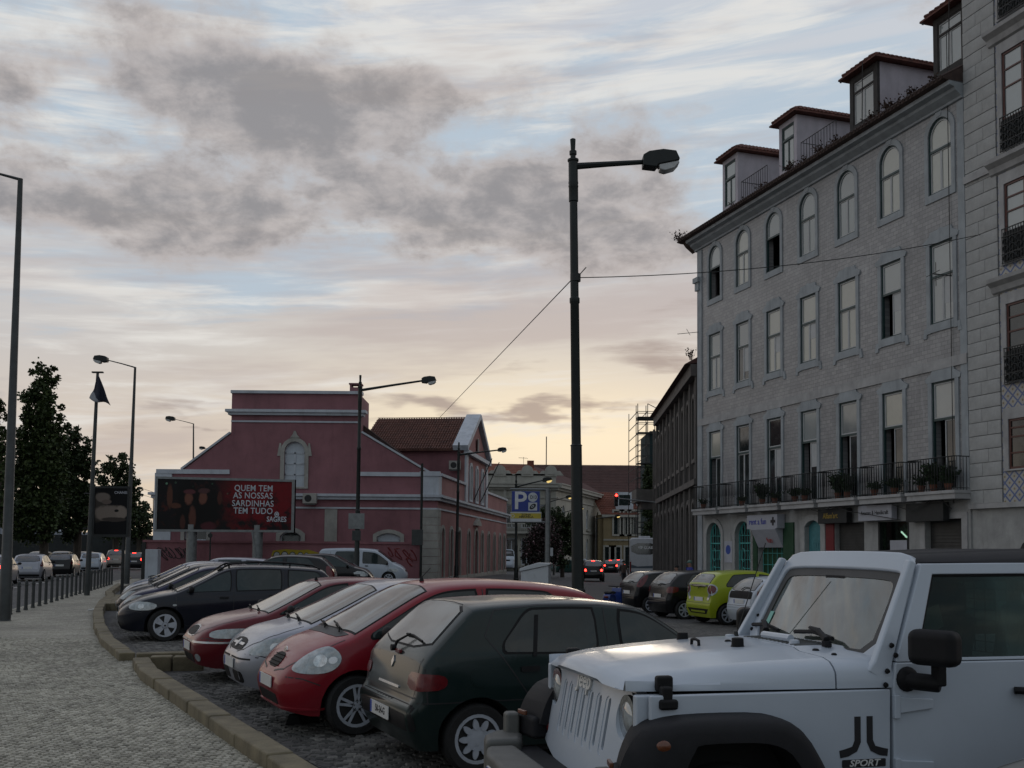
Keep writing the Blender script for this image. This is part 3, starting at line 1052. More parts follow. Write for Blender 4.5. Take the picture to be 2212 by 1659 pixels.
    if s['mirror']:
        xm = s['screen'][0] - s.get('mx', .28)
        for sg in (1, -1):
            y0 = W(xm, belt(xm) + .03); zz = belt(xm) + .09
            q = MB()
            q.ball((xm, sg * (y0 + .13), zz), (.055, .095, .065), 10, 8)
            q.cbox((xm + .01, sg * (y0 + .03), zz - .04), (.04, .1, .035))
            q.build('mirror', s.get('mirmat', 'black_trim'), root, smooth=True)
    if s['wiper']:
        q = MB()
        for (ya, yb, xa_, xb_) in s.get('wipes', [(.42, -.10, .03, -.05), (-.10, -.55, .03, -.04)]):
            a = [cast(bvh, 'T', s['screen'][0] + xa_ + (xb_ - xa_) * t, ya + (yb - ya) * t, .03) for t in (0, .3, .6, 1)]
            q.tube(a, .010, 5)
            c_ = cast(bvh, 'T', s['screen'][0] + .06, ya, .012)
            q.tube([c_, a[0] + Vector((.02, 0, .02)), a[2] + Vector((0, 0, .012))], .008, 5)
        q.build('wiper', 'black_trim', root)
    for hx in s.get('handles', []):
        for sg, md in ((1, 'L'), (-1, 'R')):
            zz = belt(hx) - .10
            decal(bvh, md, rrect(hx - .085, zz - .022, hx + .085, zz + .022, .015), .018, s.get('hmat', 'black_trim'), 'door_handle', root, .08, thick=.022)
    return root, bvh, body


def plate(root, bvh, mode, cu, cz, w=.50, h=.11, text=None, tw=1.0):
    """number plate: a flat board standing on the bodywork"""
    d, eu, ev = [Vector(q) for q in frame_dir(mode)]
    p = cast(bvh, mode, cu, cz, .012)
    o = MB()
    fn = lambda a, b, c: tuple(p + eu * a + ev * b - d * c)
    o.prism(rrect(-w / 2, -h / 2, w / 2, h / 2, .01, 2), 0, .008, fn)
    pl = o.build('number_plate', 'plate_white', root)
    b = MB(); sg = 1 if eu.cross(ev).dot(-d) > 0 else -1
    b.prism([(-sg * w / 2 + sg * .004, -h / 2 + .004), (-sg * w / 2 + sg * .045, -h / 2 + .004), (-sg * w / 2 + sg * .045, h / 2 - .004), (-sg * w / 2 + sg * .004, h / 2 - .004)], .008, .010, fn)
    b.build('country_band', 'plate_blue', pl)
    if text:
        uu = eu * sg
        text_mesh('plate_number', text, .082, 'ink', pl, basis(p - d * .0085 + uu * .03, uu, ev), .001, .002, sx=tw)
    return pl
# paints
paint('paint_red', (0.21, 0.005, 0.014))
paint('paint_maroon', (0.12, 0.006, 0.013), 0.2)
paint('paint_silver', (0.34, 0.35, 0.39), 0.45)
paint('paint_darkgreen', (0.008, 0.019, 0.018), 0.1, .08)
paint('paint_bottle', (0.02, 0.06, 0.05))
paint('paint_navy', (0.007, 0.009, 0.017), 0.1, .06)
paint('paint_purple', (0.014, 0.013, 0.045), 0.3)
paint('paint_white', (0.45, 0.50, 0.56))
paint('paint_lime', (0.30, 0.36, 0.010), 0.1)
paint('paint_black', (0.006, 0.006, 0.007), 0, .04)
paint('paint_graphite', (0.014, 0.015, 0.017), 0.2, .06)
paint('paint_greyblue', (0.10, 0.13, 0.19), 0.5)
paint('paint_beige', (0.30, 0.28, 0.25), 0.4)
paint('paint_taxi', (0.02, 0.13, 0.08))


def leftsided(P, hdg, hw):      # axle centre from a point on the side that faces left of travel
    a = R(hdg); return (P[0] + math.sin(a) * hw, P[1] - math.cos(a) * hw, gz(*P))


# --- small red hatchback, second from the front of the row
YAR = dict(fo=.70, ro=.72, wb=2.37, rw=.292, rim='twin5', cr=.11, tumble=.28, hdr=.11, beltin=.04,
    top=[(-3.09, .66), (-3.075, .92), (-3.01, 1.08), (-2.88, 1.25), (-2.68, 1.39), (-2.3, 1.455), (-1.6, 1.50), (-1.05, 1.485), (-.80, 1.44), (-.35, 1.20), (.04, .985), (.10, .965), (.38, .875), (.58, .76), (.66, .66), (.70, .56)],
    plan=[(-3.09, .62), (-3.03, .74), (-2.75, .80), (-1.2, .83), (-.1, .825), (.3, .79), (.52, .70), (.66, .54), (.70, .44)],
    belt=[(-2.9, 1.03), (-1.3, .945), (0, .90), (.35, .80), (.7, .62)],
    win=[(-2.52, -1.42, .38, 0), (-1.30, .02, 0, 0)], screen=(.02, -.80), rear=(1.0, 1.36, .58, .50),
    gaps=[[(-1.36, .30), (-1.38, .92), (-1.37, 1.40)], [(-.30, .30), (-.26, .55), (-.22, .86)], [(-2.05, .62), (-2.38, .98), (-2.45, 1.15)], [(-1.9, .30), (-.32, .30)], [(.36, .50), (.52, .56), (.68, .57)]],
    tgaps=[[(.10, .69), (.30, .70), (.50, .62), (.63, .40), (.665, .16)]], handles=[-1.15, -2.1], hmat='paint_red',
    decals=[('headlight', 38, chaikin([(.06, .655), (.14, .61), (.40, .605), (.50, .66), (.53, .76), (.46, .85), (.34, .86), (.18, .77)], 2, True), 'lens_clear', .010, True, .04),
            ('headlight_bulb', 38, circle(.36, .73, .058, 14), 'lens_inner', .014, True, .04),
            ('headlight_bulb', 38, circle(.46, .735, .034, 12), 'chrome', .014, True, .04),
            ('grille', 'F', chaikin([(-.17, .62), (.17, .62), (.20, .70), (.12, .755), (-.12, .755), (-.20, .70)], 1, True), 'black_trim', .006, False, .05),
            ('lower_intake', 'F', rrect(-.36, .28, .36, .385, .03), 'black_trim', .004, False),
            ('indicator', 'L', circle(-.02 + .30, .70, .05, 12, .022), 'lens_clear', .010, True, .04),
            ('bumper_lip', 30, chaikin([(-.4, .255), (.62, .255), (.62, .275), (-.4, .275)], 1, True), 'paint_red', .016, True, .08),
            ('tail_light', -148, chaikin([(-.62, .80), (-.42, .78), (-.42, 1.02), (-.52, 1.10)], 1, True), 'lens_red', .008, True)])
root, bvh, _ = build_car('red_hatchback', YAR, leftsided((-1.475, 10.0), 206, .80), 206, 'bright red hatchback with oval badge between the silver and dark green cars', mat='paint_red')
plate(root, bvh, 'F', 0, .49, .50, .11)
q = MB()
c = cast(bvh, 'F', 0, .775, .006)
fn = lambda a, b, w: (c.x + w - .25 * b, c.y + a, c.z + b)
q.ring(circle(0, 0, .055, 20, .038), circle(0, 0, .046, 20, .030), 0, .008, fn)
q.ring(circle(0, .006, .030, 16, .014), circle(0, .006, .022, 16, .009), 0, .010, fn)
q.ring(circle(0, -.002, .015, 16, .030), circle(0, -.002, .009, 16, .024), 0, .010, fn)
q.build('badge', 'chrome', root)
q = MB()
for i in range(4):
    z = .64 + i * .03
    a = [cast(bvh, 'F', y, z, .014) for y in np.linspace(-.17, .17, 6)]
    q.tube(a, .005, 4)
q.build('grille_slat', 'under_dark', root)
q = MB(); c = cast(bvh, 'T', -.95, 0, 0); q.lathe([(.028, 0), (.02, .03), (.006, .05)], c, 'Z', 10); q.tube([c + Vector((0, 0, .04)), c + Vector((-.10, 0, .14))], .004, 5)
q.build('aerial', 'black_trim', root)
pt = pm('pitted_cowl', (0.05, 0.05, 0.05), .6)
decal(bvh, 'T', [(.04, -.60), (.04, .60), (.14, .52), (.16, .3), (.155, 0), (.16, -.3), (.14, -.52)], .004, 'pitted_cowl', 'scuttle', root, .07)

# --- dark green hatchback, tail towards the kerb
CLI = dict(fo=.71, ro=.54, wb=2.47, rw=.282, rim='cover9', cr=.075, n=4.2, tumble=.30, hdr=.085, beltin=.025, pillar=.07,
    top=[(-3.01, .60), (-2.985, .76), (-2.96, .90), (-2.93, .955), (-2.70, 1.16), (-2.50, 1.335), (-2.43, 1.365), (-2.0, 1.39), (-1.5, 1.395), (-1.0, 1.36), (-.82, 1.31), (-.55, 1.14), (-.28, .955), (-.22, .94), (.2, .86), (.55, .75), (.68, .66), (.71, .56)],
    plan=[(-3.01, .68), (-2.96, .765), (-2.7, .795), (-1.2, .81), (0, .80), (.4, .77), (.6, .70), (.71, .58)],
    belt=[(-3.0, .955), (-1.0, .905), (-.25, .88), (.71, .70)],
    tail=[(.1, -.14), (.26, -.03), (.36, .02), (.50, .045), (.555, .03), (.575, -.02), (.75, -.02), (1.0, -.03)],
    win=[(-2.30, -1.31, .30, .02), (-1.19, -.17, .02, 0)], screen=(-.27, -.84), rear=(1.00, 1.33, .60, .50), rglass='car_glass_dusty',
    gaps=[[(-1.25, .28), (-1.26, .90), (-1.27, 1.32)], [(-.18, .28), (-.16, .50), (-.14, .86)], [(-1.95, .50), (-2.26, .93), (-2.40, 1.10), (-2.30, 1.31), (-1.9, 1.345), (-1.3, 1.34), (-.9, 1.30), (-.5, 1.09), (-.2, .93)],
          [(-1.9, .28), (-.2, .28)], [(-2.93, .955), (-2.90, .58)], [(-2.0, .585), (-2.98, .585)]],
    bgaps=[[(-.69, .62), (.69, .62)], [(.66, .62), (.66, .93)], [(-.66, .62), (-.66, .93)]],
    handles=[-2.02, -1.02], wiper=False,
    decals=[('tail_light', -155, chaikin([(-.82, .68), (-.50, .68), (-.45, .71), (-.45, .79), (-.50, .815), (-.64, .82), (-.80, .815)], 1, True), 'lens_red', .010, False, .04),
            ('tail_light', 155, chaikin([(.72, .69), (.60, .69), (.60, .79), (.72, .80)], 1, True), 'lens_red', .008, False, .04),
            ('window_bar', 'L', [(-1.99, .93), (-1.955, .93), (-1.90, 1.265), (-1.935, 1.265)], 'black_trim', .010, True, .06),
            ('fuel_flap', 'R', circle(-2.47, .775, .075, 18), 'paint_darkgreen', .004, False, .04),
            ('side_moulding', 'L', rrect(-1.98, .50, -.40, .56, .015), 'black_trim', .012, True, .1),
            ('tailgate_handle', 'B', rrect(-.28, .655, .28, .675, .008), 'chrome', .010, False, .06),
            ('badge', 'B', chaikin([(0, .80), (.03, .85), (0, .90), (-.03, .85)], 0, True), 'chrome', .010, False, .04),
            ('badge', 'B', rrect(-.62, .705, -.50, .74, .01), 'chrome', .006, False, .05),
            ('rear_bumper', 'B', rrect(-.72, .36, .72, .57, .04), 'black_trim', .006, False, .08)])
P = (-.57 + 2.47 * math.cos(R(24)), 9.06 + 2.47 * math.sin(R(24)), 0)
root, bvh, _ = build_car('green_hatchback', CLI, P, 24, 'dark green five-door hatchback parked tail to the kerb, between the red and white vehicles', mat='paint_darkgreen')
plate(root, bvh, 'B', .02, .445, .52, .11, '50-24-G')
q = MB()
a = [cast(bvh, 'B', y, z, o) for y, z, o in ((.02, .945, .03), (.0, .985, .05), (-.12, 1.055, .045), (-.42, 1.04, .02))]
q.tube(a[:3], [.014, .012, .009], 6)
q.tube([cast(bvh, 'B', y, z, .022) for y, z in ((.03, 1.06), (-.15, 1.06), (-.44, 1.035))], .010, 5)
q.lathe([(.028, -.03), (.028, .012)], a[0], 'X', 10)
q.build('rear_wiper', 'black_trim', root)
q = MB(); c = cast(bvh, 'B', -.08, .935, .012); q.cbox(c, (.03, .12, .035)); q.build('washer_pad', 'lens_red', root, bevel=.008)
# light beyond the windows: seats and far door seen through the side glass
for sg in (1, -1):
    pass

# --- silver supermini
COR = dict(fo=.70, ro=.55, wb=2.49, rw=.29, cr=.10, tumble=.30, hdr=.10,
    top=[(-3.04, .66), (-3.02, .95), (-2.90, 1.10), (-2.6, 1.34), (-2.4, 1.40), (-1.6, 1.44), (-1.15, 1.42), (-.92, 1.37), (-.5, 1.16), (-.08, .97), (0, .945), (.35, .87), (.54, .775), (.65, .68), (.70, .58)],
    plan=[(-3.04, .6), (-2.9, .76), (-1.2, .825), (0, .82), (.36, .78), (.56, .68), (.67, .52), (.70, .44)],
    belt=[(-3.0, 1.0), (-1.0, .93), (0, .88), (.78, .66)],
    win=[(-2.45, -1.45, .3, 0), (-1.33, .0, 0, 0)], screen=(-.06, -.92), rear=(1.02, 1.33, .58, .5),
    gaps=[[(-1.39, .3), (-1.40, 1.34)], [(-.28, .30), (-.24, .85)], [(-.30, .30), (-1.9, .30)], [(.38, .56), (.55, .60), (.76, .60)]],
    tgaps=[[(0, .68), (.3, .70), (.48, .62), (.62, .40), (.66, .2)]], handles=[-1.15],
    decals=[('headlight', 40, chaikin([(.04, .64), (.08, .595), (.26, .59), (.50, .63), (.54, .72), (.46, .79), (.28, .78), (.12, .71)], 1, True), 'lens_clear', .010, True, .05),
            ('headlight_bulb', 40, circle(.36, .685, .05, 12), 'lens_inner', .014, True, .04),
            ('grille', 'F', chaikin([(-.30, .62), (.30, .62), (.34, .70), (.20, .75), (-.20, .75), (-.34, .70)], 1, True), 'black_trim', .005, False, .035),
            ('grille_bar', 'F', rrect(-.27, .675, .27, .70, .008, 2), 'chrome', .010, False, .03),
            ('badge', 'F', circle(0, .685, .042, 14), 'chrome', .02, False, .04),
            ('lower_intake', 'F', rrect(.12, .27, .50, .40, .04), 'black_trim', .004, True),
            ('bumper_strip', 'F', rrect(.05, .535, .62, .555, .008), 'black_trim', .004, True)])
root, bvh, _ = build_car('silver_hatchback', COR, (-2.69, 12.52, gz(-2.8, 12.5)), 206, 'silver supermini with a barred chrome grille, between the maroon and the bright red cars', mat='paint_silver')
plate(root, bvh, 'F', 0, .475)

# --- maroon hatchback
ROV = dict(fo=.74, ro=.62, wb=2.50, rw=.29, cr=.085, tumble=.32, hdr=.09, n=3.8,
    top=[(-3.12, .66), (-3.10, .90), (-2.95, 1.0), (-2.6, 1.30), (-2.4, 1.36), (-1.6, 1.40), (-1.2, 1.385), (-.98, 1.34), (-.6, 1.14), (-.20, .945), (-.1, .93), (.3, .86), (.58, .77), (.70, .69), (.74, .60)],
    plan=[(-3.12, .62), (-3.0, .76), (-1.2, .835), (0, .83), (.40, .79), (.60, .69), (.71, .54), (.74, .46)],
    belt=[(-3.1, .94), (-1.0, .90), (0, .87), (.82, .68)],
    win=[(-2.5, -1.45, .3, 0), (-1.33, -.12, 0, 0)], screen=(-.18, -.98), rear=(.98, 1.3, .58, .5),
    gaps=[[(-1.39, .3), (-1.40, 1.30)], [(-.34, .30), (-.30, .85)], [(.40, .58), (.6, .60), (.8, .60)]],
    tgaps=[[(-.05, .70), (.3, .71), (.52, .62), (.66, .42), (.70, .2)]], handles=[-1.15], hmat='paint_maroon',
    decals=[('headlight', 38, chaikin([(.68, .71), (.68, .62), (.46, .60), (.20, .61), (.18, .68), (.32, .725), (.56, .735)], 1, True), 'lens_clear', .010, True, .05),
            ('indicator', 38, chaikin([(.80, .70), (.77, .64), (.685, .62), (.685, .715)], 1, True), 'lens_amber', .012, True, .04),
            ('grille', 'F', chaikin([(-.28, .60), (.28, .60), (.30, .70), (.14, .745), (-.14, .745), (-.30, .70)], 1, True), 'chrome', .006, False, .06),
            ('grille_mesh', 'F', chaikin([(-.24, .615), (.24, .615), (.26, .695), (.12, .73), (-.12, .73), (-.26, .695)], 1, True), 'black_trim', .012, False, .06),
            ('bumper_strip', 30, rrect(-.35, .535, .80, .56, .01), 'chrome', .010, True, .07),
            ('fog_light', 'F', circle(.52, .34, .05, 12), 'lens_clear', .006, True, .04),
            ('lower_intake', 'F', rrect(-.38, .26, .38, .37, .03), 'black_trim', .004, False)])
root, bvh, _ = build_car('maroon_hatchback', ROV, (-3.80, 14.58, gz(-4, 14.6)), 206, 'dark maroon hatchback with amber-cornered headlight beside the raised kerb spur', mat='paint_maroon')
plate(root, bvh, 'F', 0, .47)
q = MB(); c = cast(bvh, 'T', -1.05, 0, 0); q.lathe([(.028, 0), (.02, .03), (.006, .05)], c, 'Z', 10); q.build('aerial', 'black_trim', root)

# --- dark estate car with roof rails
AST = dict(fo=.85, ro=.83, wb=2.61, rw=.31, rim='cover5', cr=.09, tumble=.28, hdr=.095, steer=8,
    top=[(-3.44, .70), (-3.42, .96), (-3.33, 1.12), (-3.12, 1.36), (-3.0, 1.42), (-2.2, 1.47), (-1.5, 1.475), (-1.12, 1.44), (-.7, 1.20), (-.22, .975), (-.12, .955), (.35, .87), (.65, .76), (.80, .68), (.85, .58)],
    plan=[(-3.44, .64), (-3.3, .78), (-1.2, .85), (0, .845), (.45, .80), (.68, .70), (.80, .54), (.85, .44)],
    belt=[(-3.4, .99), (-1.0, .93), (0, .90), (.85, .68)],
    win=[(-3.12, -2.30, .18, .02), (-2.20, -1.34, 0, 0), (-1.22, -.12, 0, 0)], screen=(-.20, -1.10), rear=(1.02, 1.36, .6, .52),
    gaps=[[(-1.28, .3), (-1.28, 1.36)], [(-.24, .30), (-.20, .86)], [(-2.0, .62), (-2.24, .95), (-2.25, 1.36)], [(-.26, .30), (-1.9, .30)], [(.42, .56), (.62, .6), (.83, .6)]],
    tgaps=[[(0, .70), (.3, .71), (.58, .62), (.74, .42), (.80, .2)]], handles=[-1.1, -2.05],
    decals=[('headlight', 36, chaikin([(.16, .71), (.18, .63), (.34, .60), (.54, .61), (.60, .70), (.50, .76), (.30, .77)], 1, True), 'lens_clear', .010, True, .05),
            ('headlight_bulb', 36, circle(.38, .68, .045, 12), 'lens_inner', .014, True, .04),
            ('grille', 'F', chaikin([(-.28, .62), (.28, .62), (.30, .71), (.16, .76), (-.16, .76), (-.30, .71)], 1, True), 'black_trim', .006, False, .06),
            ('indicator', 'L', circle(-.02 - .16, .70, .04, 10, .02), 'lens_clear', .008, True, .04),
            ('lower_intake', 'F', rrect(-.45, .27, .45, .39, .03), 'black_trim', .004, False)])
ast_at = leftsided((-6.66, 19.8), 200, .82)
root, bvh, _ = build_car('dark_estate_car', AST, ast_at, 200, 'black-blue estate car with roof rails and five-spoke wheel covers in the curved bay', mat='paint_navy')
plate(root, bvh, 'F', 0, .47)
for sg in (1, -1):
    q = MB()
    a = [cast(bvh, 'T', x, sg * .50, .0) + Vector((0, 0, h)) for x, h in ((-.98, .01), (-1.2, .065), (-1.7, .075), (-2.4, .075), (-2.85, .06), (-3.02, .01))]
    q.tube(a, .018, 6)
    for i in (1, 3): q.tube([a[i], a[i] - Vector((0, 0, .07))], .018, 6)
    q.build('roof_rail', 'black_trim', root, smooth=True)

# --- the cars nested behind the estate
HB = dict(COR); HB.update(rim='seven', decals=[d for d in COR['decals'] if d[0] in ('headlight', 'headlight_bulb', 'lower_intake')] + [('grille', 'F', rrect(-.34, .60, .34, .70, .03), 'black_trim', .005, False, .08)])
NEST = [((-7.9, 22.75), 199, 'paint_purple', 'dark blue-violet hatchback directly behind the estate car with roof rails', 1.0),
        ((-8.75, 24.8), 199, 'paint_black', 'black hatchback with pale headlight and black bumper, nose furthest over the curved kerb', 1.0),
        ((-9.5, 27.0), 196, 'paint_silver', 'silver hatchback squeezed in behind the black one at the curved kerb', 1.0),
        ((-10.3, 29.3), 193, 'paint_greyblue', 'grey-blue hatchback at the far end of the curved bay', 1.0)]
for P, h, mt, lb, _s in NEST:
    root, bvh, _b = build_car('parked_hatchback', HB, (P[0], P[1], gz(*P)), h, lb, mat=mt, group='cars nose-in at the curved kerb', res=.6)
    plate(root, bvh, 'F', 0, .47)

# --- generic bodies for the distance
FAR = dict(COR); FAR.update(wiper=False, tgaps=[], gaps=[[(-1.39, .3), (-1.40, 1.34)]], bgaps=[[(-.72, .60), (.72, .60)], [(-.56, .64), (-.56, 1.0)], [(.56, .64), (.56, 1.0)]],
    decals=[('tail_light', -150, chaikin([(-.98, .78), (-.72, .78), (-.68, 1.0), (-.76, 1.16), (-.86, 1.0)], 1, True), 'lens_red', .010, True, .08),
            ('headlight', 40, chaikin([(.20, .66), (.24, .595), (.42, .59), (.66, .63), (.72, .72), (.60, .79), (.40, .77)], 0, True), 'lens_clear', .010, True, .08),
            ('grille', 'F', rrect(-.34, .60, .34, .70, .03, 1), 'black_trim', .005, False, .1), ('rear_valance', 'B', rrect(-.6, .24, .6, .36, .04), 'black_trim', .005, False, .1)])


def stretch(sp, dz=1.0, dw=1.0, **kw):
    s = dict(sp)
    for k in ('top', 'belt'):
        s[k] = [(x, z * dz) for x, z in s[k]]
    s['plan'] = [(x, w * dw) for x, w in s['plan']]
    if s.get('rear'):
        a = s['rear']; s['rear'] = (a[0] * dz, a[1] * dz, a[2] * dw, a[3] * dw)
    s['decals'] = [(d[0], d[1], [(u, v * dz) for u, v in d[2]]) + tuple(d[3:]) for d in s['decals']]
    s.update(kw)
    return s


SUV = stretch(FAR, 1.13, 1.06, rw=.34, sill=.28)
EST = stretch(AST, 1.0, 1.0, wiper=False, steer=0, tgaps=[], gaps=[], decals=FAR['decals'][:1])


def far_car(name, spec, loc, hdg, label, mt, group=None, brake=False, res=.5, pl='B'):
    root, bvh, b = build_car(name, spec, (loc[0], loc[1], gz(loc[0], loc[1])), hdg, label, mat=mt, group=group, res=res)
    if pl == 'B':
        plate(root, bvh, 'B', 0, .70 if spec is not SUV else .80)
    if brake:
        for sg in (1, -1):
            c = cast(bvh, 'B', sg * .60, .86, .02)
            q = MB(); q.ball(c, (.03, .09, .09), 10, 6); q.build('brake_light', 'brake_red', root, smooth=True)
        c = cast(bvh, 'B', 0, 1.36 * (1.13 if spec is SUV else 1.0), .02)
        q = MB(); q.cbox(c, (.03, .26, .04)); q.build('brake_light', 'brake_red', root)
    return root, bvh


def rear_at(px, py, hdg, z0=None, mid=.0, tail=3.04):
    """front-axle position of a car whose tail stands on the ground at this point of the view"""
    Yd = 1.8 * 2212 / (py - 1190 - (px - 1106) * .00873)
    for _ in range(6):
        p = at(px, py, Yd); Yd *= 1 + (p.z - gz(p.x, p.y)) / (1.8 - gz(p.x, p.y)) * 1.0 if abs(p.z - gz(p.x, p.y)) > 1e-4 else 1
    p = at(px, py, Yd); a = R(hdg)
    return (p.x + math.cos(a) * tail, p.y + math.sin(a) * tail)


# the silver hatchback whose bonnet just enters the bottom right corner
root, bvh, _ = build_car('silver_hatchback', dict(HB, mirror=False), (2.50, 3.95, 0), 194, 'pale silver car, only its bonnet and wiper in the bottom right corner', mat='paint_beige', res=.8)

# --- back row by the pink wall
far_car('black_suv', SUV, (-8.75, 33.6), 186, 'black tall estate with its sloping tail above the roof-railed estate car', 'paint_black', 'cars in the back row by the pink wall')
far_car('silver_estate', EST, (-12.2, 38.5), 183, 'silver estate roof seen low left of the graffiti on the pink wall', 'paint_silver', 'cars in the back row by the pink wall', pl='')
far_car('black_suv', SUV, (-6.65, 44.5), 2, 'black off-roader facing right in front of the white van', 'paint_black', 'cars in the back row by the pink wall', pl='')
# ------------------------------------------------------------------ white off-road vehicle in the foreground
JL = empty('off_road_vehicle', (.96, 5.88, 0), R(194.5), 'white hard-top off-road vehicle with seven-slot grille and black wheel flares, filling the right foreground', 'car')
JW = 'paint_white'


def roundpoly(p, n=2):
    return chaikin(p, n, True)


# bonnet and cowl, lofted; x forward
def hood_ring(x, nose=0.0):
    t = (x + .80) / 1.40
    w = .79 - .10 * max(0, t) ** 1.3
    zt = 1.268 - .092 * max(t, 0) ** 2 - nose
    z0 = 1.115
    pts = [(w, z0), (w, z0 + .03), (w - .006, min(zt - .07, z0 + .08) if not nose else z0 + .05), (w - .025, zt - .045), (w - .06, zt - .018), (w - .13, zt - .002), (.42, zt + .006), (.36, zt + .022), (.2, zt + .026), (0, zt + .028)]
    return pts + [(-a, b) for a, b in pts[-2::-1]]


def loft(m, rings, xs):
    vs = []; n = len(rings[0])
    for x, r in zip(xs, rings):
        dx = x if isinstance(x, (list, tuple)) else [x] * n
        vs += [(dx[i], p[0], p[1]) for i, p in enumerate(r)]
    fs = []
    for i in range(len(xs) - 1):
        for k in range(n - 1):
            fs.append((i * n + k, i * n + k + 1, (i + 1) * n + k + 1, (i + 1) * n + k))
    fs.append(tuple(range(n))[::-1]); fs.append(tuple((len(xs) - 1) * n + k for k in range(n)))
    return m.add(vs, fs)


def bow(r, x0):     # the front edge of the bonnet bows forward in the middle
    return [x0 - .05 * (abs(p[0]) / .7) ** 2.2 for p in r]


xs = [-.515, -.45, -.2, .1, .35]
rg = [hood_ring(x) for x in xs]
for dx, nz in ((.50, .004), (.565, .018), (.605, .045), (.62, .075)):
    r = hood_ring(.5, nz)
    r = [(a * {.50: 1, .565: .985, .605: .965, .62: .945}[dx], max(b, 1.115)) for a, b in r]
    xs.append(bow(r, dx)); rg.append(r)
q = MB(); loft(q, rg, xs)
bonnet = q.build('bonnet', JW, JL, smooth=True, sharp=50)
q = MB(); xs = [-.86, -.70, -.525]; rr = []
for x in xs:
    r = hood_ring(max(x, -.8)); rr.append([(a, b) for a, b in r])
loft(q, rr, xs)
cowl = q.build('cowl', JW, JL, smooth=True, sharp=50)
hb = BVHTree.FromPolygons([v.co for v in bonnet.data.vertices] + [v.co for v in cowl.data.vertices], [tuple(p.vertices) for p in bonnet.data.polygons] + [tuple(i + len(bonnet.data.vertices) for i in p.vertices) for p in cowl.data.polygons])

# flank below the bonnet line with the wheel opening
fl = [(.50, 1.108), (-.822, 1.108), (-.812, .52), (-.60, .46), (-.50, .50)] + [(.12 + .60 * math.cos(a), .40 + .60 * math.sin(a)) for a in [math.pi - .25 - i * (math.pi - .9) / 12 for i in range(13)]] + [(.50, .82)]
q = MB()
for sg in (1, -1):
    q = MB(); q.prism(fl, .765, .80, lambda u, v, w: (u, sg * w, v))
    q.build('front_wing', JW, JL, bevel=.008)
# engine bay block
for sg in (1, -1):
    q = MB(); q.box(.38, sg * .70, .64, .555, sg * .752, 1.104); q.build('wing_return', JW, JL, bevel=.01)
q = MB(); q.box(-.80, -.74, .62, .52, .74, 1.10); q.box(-2.9, -.76, .42, -.82, .76, .62); q.build('chassis', 'under_dark', JL)

# wheel flares
fo_ = [(.73, .77), (.70, .87), (.65, .95), (.58, 1.01), (.42, 1.043), (.20, 1.05), (-.06, 1.045), (-.17, 1.02), (-.26, .96), (-.36, .80), (-.46, .60), (-.56, .45)]
fi_ = [(.52, .72), (.50, .81), (.46, .87), (.41, .91), (.34, .93), (.2, .935), (0, .93), (-.10, .905), (-.17, .855), (-.25, .72), (-.34, .55), (-.44, .42)]
fo_ = chaikin(fo_, 1); fi_ = chaikin(fi_, 1)
for sg in (1, -1):
    q = MB()
    # outer skin: cross-section rolls over from the wing to the outer face
    sec = [(.66, 0.0), (.90, .0), (.95, .012), (.975, .035), (.985, .07), (.985, 1.0), (.93, 1.0), (.66, 1.0)]
    vs = []; n = len(sec)
    for (ox, oz), (ix, iz) in zip(fo_, fi_):
        L = math.hypot(ox - ix, oz - iz)
        for y, t in sec:
            d = min(t / L, 1.0) if t < 1 else 1.0
            xx = ox + (ix - ox) * d
            xx -= (.10 * max(0, .80 - y) / .14 + .10 * max(0, y - .88) / .10) * sstep(.35, .75, ox)
            vs.append((xx, sg * y, oz + (iz - oz) * d - .03))
    fs = []
    for i in range(len(fo_) - 1):
        for k in range(n):
            j = (k + 1) % n
            f = (i * n + k, i * n + j, (i + 1) * n + j, (i + 1) * n + k)
            fs.append(f if sg < 0 else f[::-1])
    c0 = tuple(range(n)); c1 = tuple((len(fo_) - 1) * n + k for k in range(n))
    fs += [c0 if sg > 0 else c0[::-1], c1[::-1] if sg > 0 else c1]
    q.add(vs, fs)
    w_ = q.build('wheel_flare', 'flare_plastic', JL, smooth=True, sharp=55)
    q = MB(); q.ball((.50, sg * .972, .90), (.042, .018, .03), 12, 8); q.build('side_marker', 'lens_amber', w_, smooth=True)
    q = MB(); q.cbox((.62, sg * .82, .71), (.16, .28, .14), sg * R(-12)); q.build('flare_lip', 'flare_plastic', w_, bevel=.03)
    q = MB(); q.cbox((.705, sg * .80, .795), (.02, .10, .03), sg * R(-12)); q.build('fog_reflector', 'lens_amber', w_, bevel=.006)
put_wheels(JL, 'jeep', .385, .12, -2.36, .93, .25)

# grille: leaning panel with seven slots and two round recesses
GS = .18     # lean: metres forward per metre down


def gfn(u, v, w):
    return (.57 + GS * (1.02 - v) + w - .05 * (abs(u) / .7) ** 2.2, u, v)


